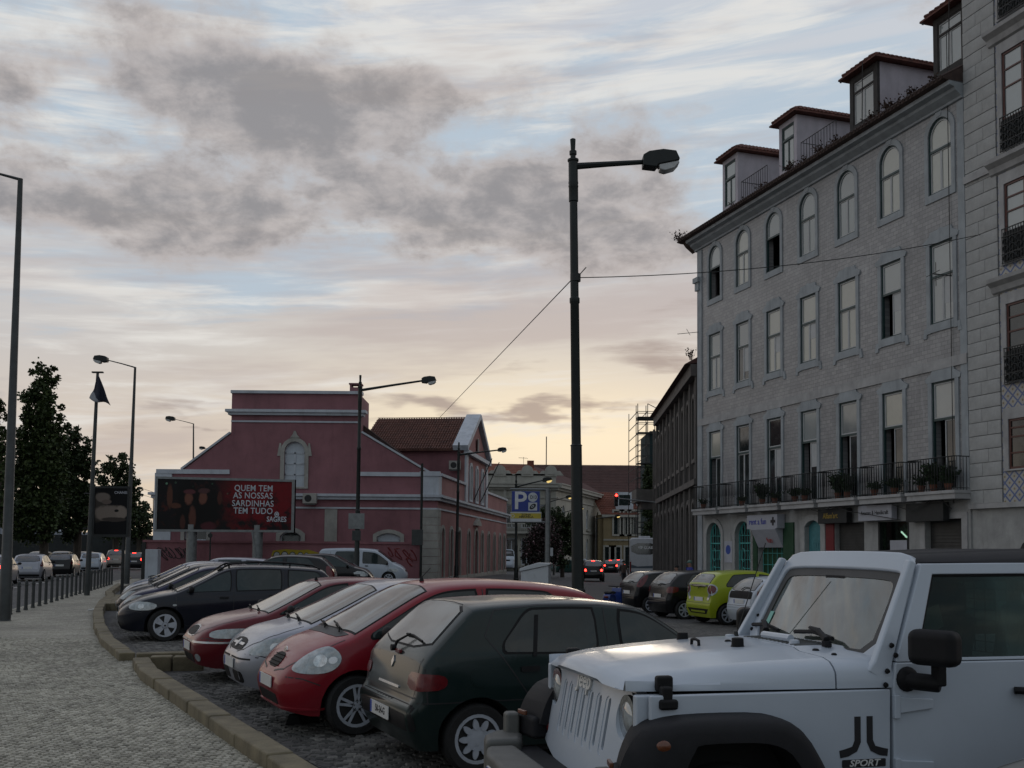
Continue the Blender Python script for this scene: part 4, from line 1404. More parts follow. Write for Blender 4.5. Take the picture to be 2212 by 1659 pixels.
def grid_panel(outline, holes, w0, w1, mat, name, parent, gfn=None):
    gfn = gfn or globals()['gfn']
    step = .045
    V = []; E = []
    for loop in [outline] + holes:
        lp = resample(loop, step); b = len(V)
        V += [Vector(p) for p in lp]; E += [(b + i, b + (i + 1) % len(lp)) for i in range(len(lp))]
    def inside(x, y, poly):
        r = False; j = len(poly) - 1
        for i in range(len(poly)):
            if (poly[i][1] > y) != (poly[j][1] > y) and x < (poly[j][0] - poly[i][0]) * (y - poly[i][1]) / (poly[j][1] - poly[i][1]) + poly[i][0]: r = not r
            j = i
        return r
    vv, ee, ff, *_ = delaunay_2d_cdt(V, E, [], 0, 1e-5)
    n = len(vv)
    keep = []
    for f in ff:
        cx = sum(vv[i].x for i in f) / len(f); cy = sum(vv[i].y for i in f) / len(f)
        if inside(cx, cy, outline) and not any(inside(cx, cy, h) for h in holes):
            f = list(f)
            a, b, c = vv[f[0]], vv[f[1]], vv[f[2]]
            if (b.x - a.x) * (c.y - a.y) - (b.y - a.y) * (c.x - a.x) < 0: f = f[::-1]
            keep.append(tuple(f))
    cnt = set((f[i], f[(i + 1) % len(f)]) for f in keep for i in range(len(f)))
    fs = list(keep) + [tuple(i + n for i in f[::-1]) for f in keep]
    for a, b in cnt:
        if (b, a) not in cnt: fs.append((b, a, a + n, b + n))
    m = MB(); m.add([gfn(p.x, p.y, w1) for p in vv] + [gfn(p.x, p.y, w0) for p in vv], fs)
    return m.build(name, mat, parent, smooth=True, sharp=45)


gout = roundpoly([(-.74, .60), (.74, .60), (.75, .82), (.715, 1.03), (.665, 1.112), (.40, 1.14), (0, 1.152), (-.40, 1.14), (-.665, 1.112), (-.715, 1.03), (-.75, .82)], 1)
slots = [rrect(-.366 + i * .122 - .034, .745, -.366 + i * .122 + .034, 1.05, .032, 5) for i in range(7)]
lamps = [circle(s_ * .594, .975, .112, 28) for s_ in (1, -1)]
turns = [circle(s_ * .675, .72, .034, 16, .042) for s_ in (1, -1)]
gr = grid_panel(gout, slots + lamps + turns, -.055, 0, JW, 'grille', JL)
q = MB(); q.prism([(-.70, .58), (.70, .58), (.70, 1.08), (-.70, 1.08)], -.09, -.058, gfn); q.build('radiator', 'under_dark', gr)
for i in range(7):     # scooped side of each bar
    u = -.366 + i * .122
    q = MB()
    q.ring(rrect(u - .034, .745, u + .034, 1.05, .032, 5), rrect(u - .006, .775, u + .033, 1.040, .019, 5), -.030, -.004, lambda a, b, w: gfn(a, b, w))
    q.build('slot_scoop', JW, gr, bevel=.0)
for s_ in (1, -1):
    q = MB()
    c = gfn(s_ * .594, .975, -.03)
    q.lathe([(.112, .03), (.103, .02), (.096, -.02), (.02, -.06)], c, 'X', 28)
    hl = q.build('headlight', 'lens_inner', gr, smooth=True)
    q = MB(); q.lathe([(.098, .0), (.094, .018), (.07, .034), (.03, .042), (.0, .044)], c, 'X', 28); q.build('headlight_lens', 'lens_clear', hl, smooth=True)
    q = MB(); c = gfn(s_ * .675, .72, -.02); q.ball(c, (.028, .034, .042), 14, 8); q.build('indicator', 'lens_red', gr, smooth=True)
text_mesh('maker_lettering', 'Jeep', .140, 'plate_white', gr, basis(Vector(gfn(0, 1.090, .006)), (0, 1, 0), (-GS, 0, 1)), .006, .003, sx=.95)

# bumper
q = MB()
bo = [(.80, -.60), (.98, -.60), (1.03, -.40), (1.04, 0), (1.03, .40), (.98, .60), (.80, .60)]
q.prism([(x, y) for x, y in bo], .42, .635, lambda u, v, w: (u, v, w))
bump = q.build('bumper', 'bumper_grey', JL, bevel=.03)
for s_ in (1, -1):
    q = MB()
    q.prism([(.76, s_ * .605), (.985, s_ * .605), (.95, s_ * .80), (.86, s_ * .93), (.70, s_ * .95), (.70, s_ * .80)], .40, .67, lambda u, v, w: (u, v, w))
    q.build('bumper_end', 'bumper_grey', bump, bevel=.035)
q = MB(); q.box(.62, -.72, .40, .84, .72, .60); q.build('bumper_valance', 'flare_plastic', bump, bevel=.02)
q = MB(); q.prism(rrect(-.26, -.055, .26, .055, .01, 2), 1.045, 1.055, lambda u, v, w: (w, u - .02, .53 + v)); np_ = q.build('number_plate', 'plate_white', JL)
q = MB(); q.prism([(-.255, -.05), (-.21, -.05), (-.21, .05), (-.255, .05)], 1.055, 1.057, lambda u, v, w: (w, u - .02, .53 + v)); q.build('country_band', 'plate_blue', np_)
text_mesh('plate_number', '35', .085, 'ink', np_, basis((1.0565, -.13, .53), (0, 1, 0), (0, 0, 1)), .001, .002)
# lugs between bumper and wing
for s_ in (1, -1):
    q = MB(); q.cbox((.76, s_ * .86, .72), (.09, .10, .14)); q.build('tow_lug', 'bumper_grey', JL, bevel=.02)

# windscreen frame
A0, A1 = Vector((-.745, 0, 1.215)), Vector((-1.06, 0, 1.812))
eu, ev = Vector((0, 1, 0)), (A1 - A0).normalized()
ew = eu.cross(ev)           # points forward / up
HS = (A1 - A0).length


def wfn(u, v, w):
    t = v / HS
    b = -.035 * (u / .7) ** 2
    p = A0 + eu * u + ev * v + ew * w + Vector((b, 0, 0))
    return tuple(p)


fo2 = [(-.755, 0), (-.35, 0), (.35, 0), (.755, 0), (.72, .36), (.69, .56), (.66, .61), (.60, HS), (.3, HS + .012), (-.3, HS + .012), (-.60, HS), (-.66, .61), (-.69, .56), (-.72, .36)]
fi2 = [(-.655, .065), (-.35, .06), (.35, .06), (.655, .065), (.645, .36), (.625, .51), (.60, .545), (.55, .56), (.3, .57), (-.3, .57), (-.55, .56), (-.60, .545), (-.625, .51), (-.645, .36)]
q = MB(); q.ring(roundpoly(fo2, 1), roundpoly(fi2, 1), -.07, .0, wfn)
wfr = q.build('windscreen_frame', JW, JL, bevel=.014, seg=3)
q = MB()
g2 = roundpoly(fi2, 1)
gi = [(u * .91, .065 + (v - .065) * .85 + .026) for u, v in g2]
q.ring(g2, gi, -.021, -.019, wfn); q.build('glass_border', 'pitted_cowl', wfr)
q = grid_panel(g2, [], -.028, -.024, 'jeep_screen', 'windscreen', wfr, wfn)
q = MB()
for s_ in (1, -1):
    for (u, v) in ((s_ * .70, .10), (s_ * .725, .02)):
        q.lathe([(.014, 0), (.010, .01)], wfn(u, v, .0), 'X', 8)
q.lathe([(.012, 0), (.009, .01)], wfn(-.70, .2, 0), 'X', 8)
q.build('frame_bolt', 'black_trim', wfr)
q = MB()
for (x, z) in ((-.855, 1.33), (-.875, 1.28), (-.822, 1.20), (-.812, 1.13)):
    q.lathe([(.015, 0), (.010, .012)], (x + .02, .80 - .10 * max(0, z - 1.24), z), 'Y', 8)
q.build('hinge_bolt', 'black_trim', JL)
# windscreen-side pillar foot plate
q = MB()
for s_ in (1, -1):
    q = MB(); q.prism([(-.70, 1.20), (-.83, 1.112), (-.845, 1.24), (-1.06, 1.76), (-1.02, 1.775), (-.74, 1.25)], .735, .785, lambda u, v, w: (u, s_ * (w - .16 * max(0, v - 1.24)), v))
    q.build('pillar', JW, JL, bevel=.012)
# wipers, bump stops, nozzles, latches on the bonnet
for (y0, y1, y2) in ((-.317, -.675, -.289), (.366, -.09, .315)):
    q = MB()
    c = cast(hb, 'T', -.72, y0, .0)
    t1 = Vector(wfn((y1 + y2) / 2 - .02, .15, .03))
    q.tube([c, c + Vector((0, 0, .03))], .028, 8)
    q.tube([c + Vector((0, 0, .035)), c.lerp(t1, .5) + Vector((.0, 0, .04)), t1 + Vector((.01, 0, .01))], [.02, .016, .010], 6)
    q.tube([Vector(wfn(y1, .125, .018)), Vector(wfn((y1 + y2) / 2, .14, .022)), Vector(wfn(y2, .115, .018))], .013, 6)
    q.build('wiper', 'flare_plastic', JL)
for nm, x, y, r, h, mt in (('bump_stop', -.196, -.394, .035, .05, 'black_trim'), ('bump_stop', -.265, .199, .035, .05, 'black_trim'), ('washer_nozzle', -.525, -.419, .03, .025, JW), ('washer_nozzle', -.605, .22, .03, .025, JW), ('bonnet_stud', -.33, -.05, .018, .012, 'black_trim'), ('bonnet_stud', -.62, .42, .018, .012, 'black_trim'), ('bonnet_stud', -.62, .60, .014, .012, 'black_trim')):
    c = cast(hb, 'T', x, y, -.004)
    q = MB(); q.lathe([(r * 1.1, 0), (r * 1.1, .006), (r, .008), (r * .92, h), (r * .5, h + .003)], c, 'Z', 14); q.build(nm, mt, JL, smooth=True)
q = MB(); c = cast(hb, 'T', -.10, 0, 0)
q.tube([c + Vector((0, -.05, 0)), c + Vector((0, -.045, .028)), c + Vector((0, 0, .034)), c + Vector((0, .045, .028)), c + Vector((0, .05, 0))], .009, 6); q.build('tie_down', 'black_trim', JL, smooth=True)
q = MB(); c = cast(hb, 'T', -.63, -.02, .02); q.tube([c + Vector((0, -.16, -.004)), c + Vector((0, .16, .0))], .022, 8); q.build('vent_bar', JW, JL, smooth=True)
q = MB()
for i in range(14):
    y = -.30 + i * .046
    a, b = cast(hb, 'T', -.56, y, .002), cast(hb, 'T', -.78, y, .002)
    q.tube([a, b], .004, 4)
q.build('cowl_vent', 'bumper_grey', JL)
for s_ in (1, -1):
    q = MB()
    q.cbox((.40, s_ * .725, 1.155), (.085, .05, .08)); q.cbox((.41, s_ * .775, 1.11), (.055, .06, .08)); q.cbox((.41, s_ * .80, 1.065), (.095, .05, .05))
    q.build('bonnet_latch', 'black_trim', JL, bevel=.014, seg=3)
q = MB(); c = cast(hb, 'T', -.66, -.60, 0)
q.lathe([(.018, 0), (.012, .03)], c, 'Z', 8); q.tube([c, c + Vector((-.16, .10, .60))], .0035, 5); q.build('aerial', 'iron_black', JL)


# doors and side
def sfn(s_):
    return lambda u, v, w: (u, s_ * (w - .16 * max(0.0, v - 1.24)), v)


for s_ in (1, -1):
    f = sfn(s_)
    dr = [(-.836, .47), (-.834, 1.10), (-.85, 1.243), (-1.98, 1.243), (-1.98, .47)]
    q = MB(); q.prism(dr, .745, .803, f)
    door = q.build('door', JW, JL, bevel=.010)
    o_ = [(-.856, 1.246), (-1.072, 1.752), (-1.98, 1.765), (-1.98, 1.246)]
    i_ = [(-.985, 1.262), (-1.135, 1.695), (-1.91, 1.702), (-1.91, 1.262)]
    def sub(p, k=6):
        out = []
        for a in range(4):
            A, B = p[a], p[(a + 1) % 4]
            for j in range(k): out.append((A[0] + (B[0] - A[0]) * j / k, A[1] + (B[1] - A[1]) * j / k))
        return out
    q = MB(); q.ring(roundpoly(sub(o_), 0), roundpoly(sub(i_), 0), .755, .80, f); q.build('window_frame', JW, door, bevel=.008)
    ii = sub([(-.999, 1.262), (-1.150, 1.683), (-1.90, 1.69), (-1.90, 1.262)])
    q = MB(); q.ring(sub(i_), ii, .752, .782, f); q.build('window_seal', 'black_trim', door)
    q = MB(); q.prism(ii, .768, .773, f); q.build('side_window', 'jeep_side_glass', door)
    for zc in (1.02, .70):
        q = MB()
        q.cbox((-.845, s_ * .812, zc), (.035, .03, .12)); q.prism([(-.86, zc - .035), (-.86, zc + .05), (-1.06, zc + .035), (-1.06, zc - .015)], .803, .822, lambda u, v, w: (u, s_ * w, v))
        q.build('hinge', JW, door, bevel=.006)
    q = MB(); q.tube([(-1.56, s_ * .815, 1.085), (-1.60, s_ * .84, 1.085), (-1.78, s_ * .845, 1.08), (-1.80, s_ * .815, 1.08)], .020, 8); q.build('door_handle', 'black_trim', door, smooth=True)
    q = MB()
    q.cbox((-.935, s_ * 1.0, 1.335), (.12, .255, .18), s_ * R(25)); mb = q.build('mirror', 'black_trim', JL, bevel=.045, seg=4)
    q = MB(); q.cbox((-1.01, s_ * .93, 1.20), (.055, .06, .13)); q.tube([(-1.02, s_ * .93, 1.145), (-.94, s_ * .84, 1.15), (-.91, s_ * .80, 1.155)], .045, 10); q.ball((-.913, s_ * .81, 1.158), (.065, .03, .065), 14, 8)
    q.build('mirror_arm', 'black_trim', mb, bevel=.01)
    # rear quarter
    q = MB()
    q.prism([(-1.995, .50), (-1.995, 1.243), (-2.95, 1.243), (-2.95, .50), (-2.80, .50), (-2.72, .80), (-2.55, .96), (-2.2, .96), (-2.03, .80)], .75, .80, f)
    q.build('rear_quarter', JW, JL, bevel=.01)
    q = MB(); q.ring(sub([(-1.995, 1.246), (-2.0, 1.765), (-2.93, 1.76), (-2.95, 1.246)]), sub([(-2.10, 1.30), (-2.12, 1.70), (-2.86, 1.70), (-2.88, 1.30)]), .755, .80, f)
    q.build('quarter_frame', 'flare_plastic', JL)
    q = MB(); q.prism([(-2.10, 1.30), (-2.12, 1.70), (-2.86, 1.70), (-2.88, 1.30)], .77, .775, f); q.build('quarter_window', 'jeep_side_glass', JL)
q = MB()
# roof: black shell with shallow ribs
xs = [-1.085, -1.09, -1.12, -2.0, -2.90, -2.96]
def roofring(d):
    w = .715 - d * .5
    p = [(w, 1.735 - d * .2), (w + .004, 1.76), (w - .012, 1.79 - d), (w - .05, 1.81 - d), (w - .12, 1.825 - d)]
    yy = [.50, .46, .44, .30, .28, .24, .10, .08, .04]
    hh = [0, 0, .008, .008, 0, 0, .008, .008, 0]
    p += [(y, 1.832 - d + h) for y, h in zip(yy, hh)]
    return p + [(-a, b) for a, b in p[::-1]]
loft(q, [roofring(d) for d in (.065, .05, .035, .0, 0, .02)], xs)
q.build('roof', 'flare_plastic', JL, smooth=True, sharp=30)
q = MB(); q.box(-2.98, -.74, .50, -2.93, .74, 1.25); q.build('tailgate', JW, JL)
# cabin
q = MB(); q.box(-2.93, -.745, .60, -.84, .745, .66); q.box(-.98, -.70, .66, -.86, .70, 1.19); q.build('dashboard', 'under_dark', JL)
for (x, y) in ((-1.30, .36), (-1.36, -.36), (-2.45, 0)):
    q = MB(); q.cbox((x + .16, y, .95), (.50, .48 if y else 1.0, .14)); q.cbox((x - .12, y, 1.20), (.12, .48 if y else 1.0, .56), 0, 0, 0, R(-12)); q.cbox((x - .19, y, 1.55), (.09, .30, .20))
    q.build('seat', 'rubber', JL, bevel=.04)
q = MB(); c = Vector((-1.16, .36, 1.15)); ax = [c + Vector((.08 * math.sin(t_), .18 * math.cos(t_), .165 * math.sin(t_))) for t_ in [2 * math.pi * i / 18 for i in range(19)]]
q.tube(ax, .014, 6); q.tube([c, c + Vector((.15, 0, -.1))], .03, 6); q.build('steering_wheel', 'rubber', JL)
q = MB()
for y in np.linspace(-.66, .66, 15): q.tube([(-2.05, y, 1.20), (-2.05, y, 1.72)], .004, 4)
for z in np.linspace(1.20, 1.72, 9): q.tube([(-2.05, -.68, z), (-2.05, .68, z)], .004, 4)
q.build('cargo_mesh', 'iron_black', JL)
q = MB(); q.tube([(-2.0, .62, 1.1), (-2.0, .60, 1.70), (-2.0, -.60, 1.70), (-2.0, -.62, 1.1)], .03, 8); q.tube([(-2.0, .60, 1.69), (-1.1, .58, 1.68)], .03, 8); q.tube([(-2.0, -.60, 1.69), (-1.1, -.58, 1.68)], .03, 8)
q.build('roll_bar', 'rubber', JL)
q = MB(); q.cbox((-1.02, 0, 1.64), (.03, .22, .07)); q.build('rear_view_mirror', 'rubber', JL, bevel=.01)
q = MB(); q.cbox((-1.20, .62, 1.45), (.15, .002, .13), R(6), 0, 0, .3); q.build('paper_note', 'plate_white', JL)
q = MB(); q.prism([(-.59, .16), (-.54, .16), (-.54, .25), (-.59, .25)], -.021, -.019, wfn); q.build('tax_disc', pm('sticker_green', (.2, .45, .38), .5), wfr)
# side lettering
def lft(u, v, w): return (-.66 - u, w, .875 + v)
q = MB()
for s_ in (1, -1):
    pth = [(.018, .10), (.052, .10), (.052, -.02), (.066, -.05), (.11, -.062), (.14, -.068), (.135, -.105), (.09, -.098), (.04, -.075), (.018, -.03)]
    pl = [(s_ * a, b) for a, b in pth]
    q.prism(pl if s_ > 0 else pl[::-1], .800, .8035, lft)
q.build('side_emblem', 'ink', JL)
q = MB(); q.prism(rrect(-.125, -.155, .125, -.115, .004, 1), .800, .8035, lft); sb = q.build('lettering_board', 'ink', JL)
text_mesh('model_lettering', 'SPORT', .046, 'plate_white', sb, basis((-.66, .8045, .74), (-1, 0, 0), (0, 0, 1)), .0005, .001, sx=1.25, shear=.25)
# ------------------------------------------------------------------ buildings
def panel(outline, holes, w0, w1, mat, name, parent, fn, step=.6, sharp=30):
    """slab with openings"""
    V = []; E = []
    for loop in [outline] + holes:
        lp = resample(loop, step) if loop is outline else loop
        b = len(V); V += [Vector(p) for p in lp]; E += [(b + i, b + (i + 1) % len(lp)) for i in range(len(lp))]
    vv, ee, ff, *_ = delaunay_2d_cdt(V, E, [], 0, 1e-5)
    n = len(vv); keep = []
    for f in ff:
        cx = sum(vv[i].x for i in f) / len(f); cy = sum(vv[i].y for i in f) / len(f)
        if inpoly(cx, cy, outline) and not any(inpoly(cx, cy, h) for h in holes):
            f = list(f); a, b, c = vv[f[0]], vv[f[1]], vv[f[2]]
            if (b.x - a.x) * (c.y - a.y) - (b.y - a.y) * (c.x - a.x) < 0: f = f[::-1]
            keep.append(tuple(f))
    e0 = Vector(fn(1, 0, 0)) - Vector(fn(0, 0, 0)); e1 = Vector(fn(0, 1, 0)) - Vector(fn(0, 0, 0)); e2 = Vector(fn(0, 0, 1)) - Vector(fn(0, 0, 0))
    cnt = set((f[i], f[(i + 1) % len(f)]) for f in keep for i in range(len(f)))
    fs = list(keep) + [tuple(i + n for i in f[::-1]) for f in keep]
    fs += [(b, a, a + n, b + n) for a, b in cnt if (b, a) not in cnt]
    if e0.cross(e1).dot(e2) < 0: fs = [f[::-1] for f in fs]
    m = MB(); m.add([fn(p.x, p.y, w1) for p in vv] + [fn(p.x, p.y, w0) for p in vv], fs)
    return m.build(name, mat, parent)


def arch(s0, s1, z0, z1, rise=0.0, k=8):
    """rectangle whose head rises as a segment; rise = half width gives a round arch. z1 is the crown"""
    c = (s0 + s1) / 2; h = (s1 - s0) / 2
    if rise <= 0: return [(s0, z0), (s1, z0), (s1, z1), (s0, z1)]
    if rise >= h * .99:
        top = [(c + h * math.cos(math.pi * i / k), z1 - h + h * math.sin(math.pi * i / k)) for i in range(k + 1)]
    else:
        r = (h * h + rise * rise) / (2 * rise); a0 = math.asin(h / r)
        top = [(c + r * math.sin(a0 - 2 * a0 * i / k), z1 - r + r * math.cos(a0 - 2 * a0 * i / k)) for i in range(k + 1)]
    return [(s0, z0), (s1, z0)] + top


def grow(poly, d):
    c = sum(p[0] for p in poly) / len(poly); z0 = min(p[1] for p in poly); z1 = max(p[1] for p in poly); cz = (z0 + z1) / 2
    w = max(p[0] for p in poly) - c; h = (z1 - z0) / 2
    return [(c + (p[0] - c) * (w + d) / w, cz + (p[1] - cz) * (h + d) / h) for p in poly]


def wall_mat(name, base, tint, udir, bw=.28, bh=.145, mortar=.012, streak=.35, dark=.3, rough=.45, bump=.35, var=.16):
    """tile or ashlar facing laid along a wall direction, with run-off streaks and grime"""
    m = bpy.data.materials.new(name); m.use_nodes = True
    q = NG(m.node_tree); b = q.n['Principled BSDF']
    ge = q.new('ShaderNodeNewGeometry').outputs['Position']
    dt = q.new('ShaderNodeVectorMath', operation='DOT_PRODUCT'); q.l.new(ge, dt.inputs[0]); dt.inputs[1].default_value = (udir[0], udir[1], 0)
    sp_ = q.new('ShaderNodeSeparateXYZ'); q.l.new(ge, sp_.inputs[0])
    P_ = q.vec(dt.outputs['Value'], sp_.outputs[2], 0.0)
    br = q.new('ShaderNodeTexBrick'); q.l.new(P_, br.inputs['Vector']); br.offset = .5
    br.inputs['Scale'].default_value = 1; br.inputs['Brick Width'].default_value = bw; br.inputs['Row Height'].default_value = bh
    br.inputs['Mortar Size'].default_value = mortar; br.inputs['Mortar Smooth'].default_value = .3; br.inputs['Bias'].default_value = 0
    q.put(br.inputs['Color1'], tuple(x * (1 - var) for x in base)); q.put(br.inputs['Color2'], tint); q.put(br.inputs['Mortar'], tuple(x * .62 for x in base))
    st = q.vec(q.m('MULTIPLY', dt.outputs['Value'], 1.6), q.m('MULTIPLY', sp_.outputs[2], .22), 0.0)
    n1 = q.noise(st, 1.6, 7, .65, .3); n2 = q.noise(P_, .35, 6, .6); n3 = q.noise(P_, 9, 5, .6)
    col = q.mix(q.m('MULTIPLY', q.step(n1, .56, .74), streak), br.outputs['Color'], tuple(min(1, x * 1.5 + .05) for x in base))
    n4 = q.noise(st, 2.3, 6, .6, .2)
    col = q.mix(q.m('MULTIPLY', q.step(n4, .54, .76), dark), col, tuple(x * .38 for x in base))
    col = q.mix(1.0, col, q.ramp(n2, [(.3, .82), (.7, 1.15)]), 'MULTIPLY')
    col = q.mix(1.0, col, q.ramp(n3, [(.3, .93), (.7, 1.07)]), 'MULTIPLY')
    q.put(b.inputs['Base Color'], col); b.inputs['Roughness'].default_value = rough
    bn = q.new('ShaderNodeBump'); bn.inputs['Strength'].default_value = bump; bn.inputs['Distance'].default_value = .01
    q.put(bn.inputs['Height'], q.m('SUBTRACT', q.m('MULTIPLY', n3, .3), br.outputs['Fac'])); q.l.new(bn.outputs[0], b.inputs['Normal'])
    MATS[name] = m
    return m


FU = Vector((-.304, .953, 0)).normalized(); FN = Vector((FU.y * -1, FU.x, 0)); FP = Vector((14.46, 34.4, 0))


def ff(s, z, w):
    p = FP + FU * s + FN * w
    return (p.x, p.y, z)


wall_mat('tiled_wall', (.275, .275, .28), (.315, .31, .31), FU, .28, .145, .010, .46, .36, .38, .25, .12)
pm('trim_stone', (.36, .355, .35), .75, var=.18, vs=2, bump=.3, bs=20, grime=.35)
pm('trim_blue_stone', (.31, .335, .35), .75, var=.15, vs=2, bump=.3, bs=20, grime=.35)
pm('ashlar', (.37, .37, .36), .85, var=.15, vs=2.5, bump=.5, bs=14, grime=.2)
pm('ashlar_plain', (.33, .33, .32), .8, var=.2, vs=1.5, bump=.5, bs=14, grime=.45)
pm('sash_green', (.018, .045, .045), .45, var=.15)
pm('sash_white', (.42, .43, .43), .5, var=.1)
pm('sash_brown', (.075, .018, .012), .4, var=.2)
pm('lilac_plaster', (.47, .44, .48), .85, var=.12, vs=1.2, bump=.2, bs=30, grime=.25)
pm('old_wood', (.035, .032, .030), .8, var=.3)
pm('roof_tile', (.12, .045, .032), .8, var=.35, vs=3, bump=.4, bs=25, grime=.4)
pm('roof_tile_dark', (.06, .038, .032), .85, var=.35, vs=3, bump=.4, bs=25, grime=.4)
pm('turquoise', (.08, .38, .35), .5, var=.2, vs=5)
pm('shutter_metal', (.05, .05, .048), .5, .3, var=.2)
pm('shop_dark', (.015, .015, .015), .6)
glassy('pane_pale', (.27, .30, .295), .10, 2.0, .25)
glassy('pane_cream', (.33, .335, .285), .12, 2.0, .25)
glassy('pane_haze', (.17, .20, .20), .08, 2.0, .3)
glassy('pane_dark', (.012, .020, .020), .05, 1.7, .12)

HS_ = empty('tiled_apartment_house', ff(8, 0, 0), 0, 'four-storey apartment house clad in grey-lilac tiles with dormers and balconies', 'building')
HS_.location = (0, 0, 0)
SEG = [-.17 + 2.6 * i for i in range(7)]          # window axes, right to left
SL, SR = 17.12, -1.31
holes = []
wins = []
for i, c in enumerate(SEG):
    wins.append((c, arch(c - .56, c + .56, 14.15, 16.72, .50, 10), 'top', i))
    wins.append((c, arch(c - .56, c + .56, 9.66, 12.42), 'mid', i))
    wins.append((c, arch(c - .56, c + .56, 3.92, 7.66), 'french', i))
holes = [w[1] for w in wins]
gates = [(14.85, 16.25), (12.15, 13.55)]
doors = [arch(a, b, -.45, 3.25, .55, 8) for a, b in gates] + [arch(9.55, 11.6, -.45, 2.55), arch(6.85, 7.95, -.45, 3.15, .25, 6), arch(4.15, 5.95, -.45, 3.0), arch(1.65, 3.35, -.45, 2.98), arch(-.95, .80, -.45, 3.0)]
panel([(SR, -.5), (SL, -.5), (SL, 3.62), (SR, 3.62)], doors, -.35, -.0, 'ashlar_plain', 'ground_floor_wall', HS_, ff, 1.2)
panel([(SR, 3.62), (SL, 3.62), (SL, 16.95), (SR, 16.95)], holes, -.35, 0, 'tiled_wall', 'tiled_wall', HS_, ff, 1.5)
q = MB(); q.prism([(SR, -.5), (SL, -.5), (SL, 17.2), (SR, 17.2)], -11.0, -.9, ff); q.build('core', 'shop_dark', HS_)
q = MB(); q.prism([(-11.0, -.5), (-.36, -.5), (-.36, 17.0), (-11.0, 17.0)], SL - .30, SL, lambda u, v, w: ff(w, v, u)); q.build('gable_wall', 'lilac_plaster', HS_)


def bar(m, s0, s1, z0, z1, w0, w1, mi=0):
    m.prism([(s0, z0), (s1, z0), (s1, z1), (s0, z1)], w0, w1, FF_, mi)


FF_ = ff


def sash_window(parent, poly, split, kind, i, sur=True, frame='sash_green', inner='sash_white', recess=-.035, mats=None, mull=True, thick=.055, fn=ff):
    s0, s1 = min(p[0] for p in poly), max(p[0] for p in poly); z0, z1 = min(p[1] for p in poly), max(p[1] for p in poly)
    c = (s0 + s1) / 2
    m = MB(); m.ring(poly, grow(poly, -thick), recess - .06, recess + .02, fn)
    m.prism([(s0 + thick, split - .04), (s1 - thick, split - .04), (s1 - thick, split + .04), (s0 + thick, split + .04)], recess - .05, recess + .03, fn)
    w_ = m.build('window', frame, parent)
    rnd = random.Random(i * 13 + int(z0 * 7))
    up = [(s0 + thick, split + .04), (s1 - thick, split + .04)] + [p for p in grow(poly, -thick - .002) if p[1] > split + .05]
    u2 = grow(up, -.045)
    m = MB(); m.ring(up, u2, recess - .05, recess + .0, fn)
    opened = (kind == 'french' and i in (0, 1, 2, 3, 6)) or (kind == 'mid' and i == 1) or (kind == 'top' and i in (4, 6))
    lo = [(s0 + thick, z0 + thick), (c - .005, z0 + thick), (c - .005, split - .04), (s0 + thick, split - .04)]
    lo2 = [(2 * c - a, b) for a, b in lo][::-1]
    if not opened:
        for l_ in (lo, lo2): m.ring(l_, grow(l_, -.042), recess - .05, recess - .005, fn)
    elif kind != 'top':
        l_ = lo; m.ring(l_, grow(l_, -.042), recess - .05, recess - .005, fn)
    m.build('sash', inner, w_)
    pm_ = mats or (('pane_cream', 'pane_pale', 'pane_cream', 'pane_haze') if i > 3 else ('pane_pale', 'pane_haze', 'pane_pale', 'pane_cream'))[rnd.randrange(4)]
    if kind == 'french' and i in (0, 4, 5): pm_ = 'pane_dark' if i != 0 else 'pane_pale'
    q1 = MB(); q1.prism(u2, recess - .035, recess - .028, fn); q1.build('pane', pm_, w_)
    for k, l_ in enumerate((lo, lo2)):
        dk = 'pane_dark' if (kind == 'french' or (kind == 'mid' and i in (5,))) else pm_
        if opened and k == 1: continue
        if opened and kind == 'top': continue
        q1 = MB(); q1.prism(grow(l_, -.040), recess - .035, recess - .028, fn); q1.build('pane', dk, w_)
    if kind in ('mid', 'french') and rnd.random() < .45:      # a blind or curtain behind the lower panes
        zc = z0 + (split - z0) * rnd.uniform(.25, .6); q1 = MB(); q1.prism([(s0 + thick + .05, zc), (c - .05, zc), (c - .05, split - .09), (s0 + thick + .05, split - .09)], recess - .027, recess - .024, fn); q1.build('blind', 'sash_white', w_)
    if opened:
        A = Vector(fn(s0 + thick + .01, z0 + thick, recess - .05)); B = Vector(fn(s0 + thick + .15, z0 + thick, recess - .55)); H = Vector((0, 0, split - .08 - z0 - thick))
        q1 = MB(); n_ = Vector((.012, .012, 0)); q1.add([A, B, B + H, A + H, A + n_, B + n_, B + H + n_, A + H + n_], [(0, 1, 2, 3), (7, 6, 5, 4), (0, 4, 5, 1), (1, 5, 6, 2), (2, 6, 7, 3), (3, 7, 4, 0)])
        q1.build('open_sash', inner, w_)
    return w_


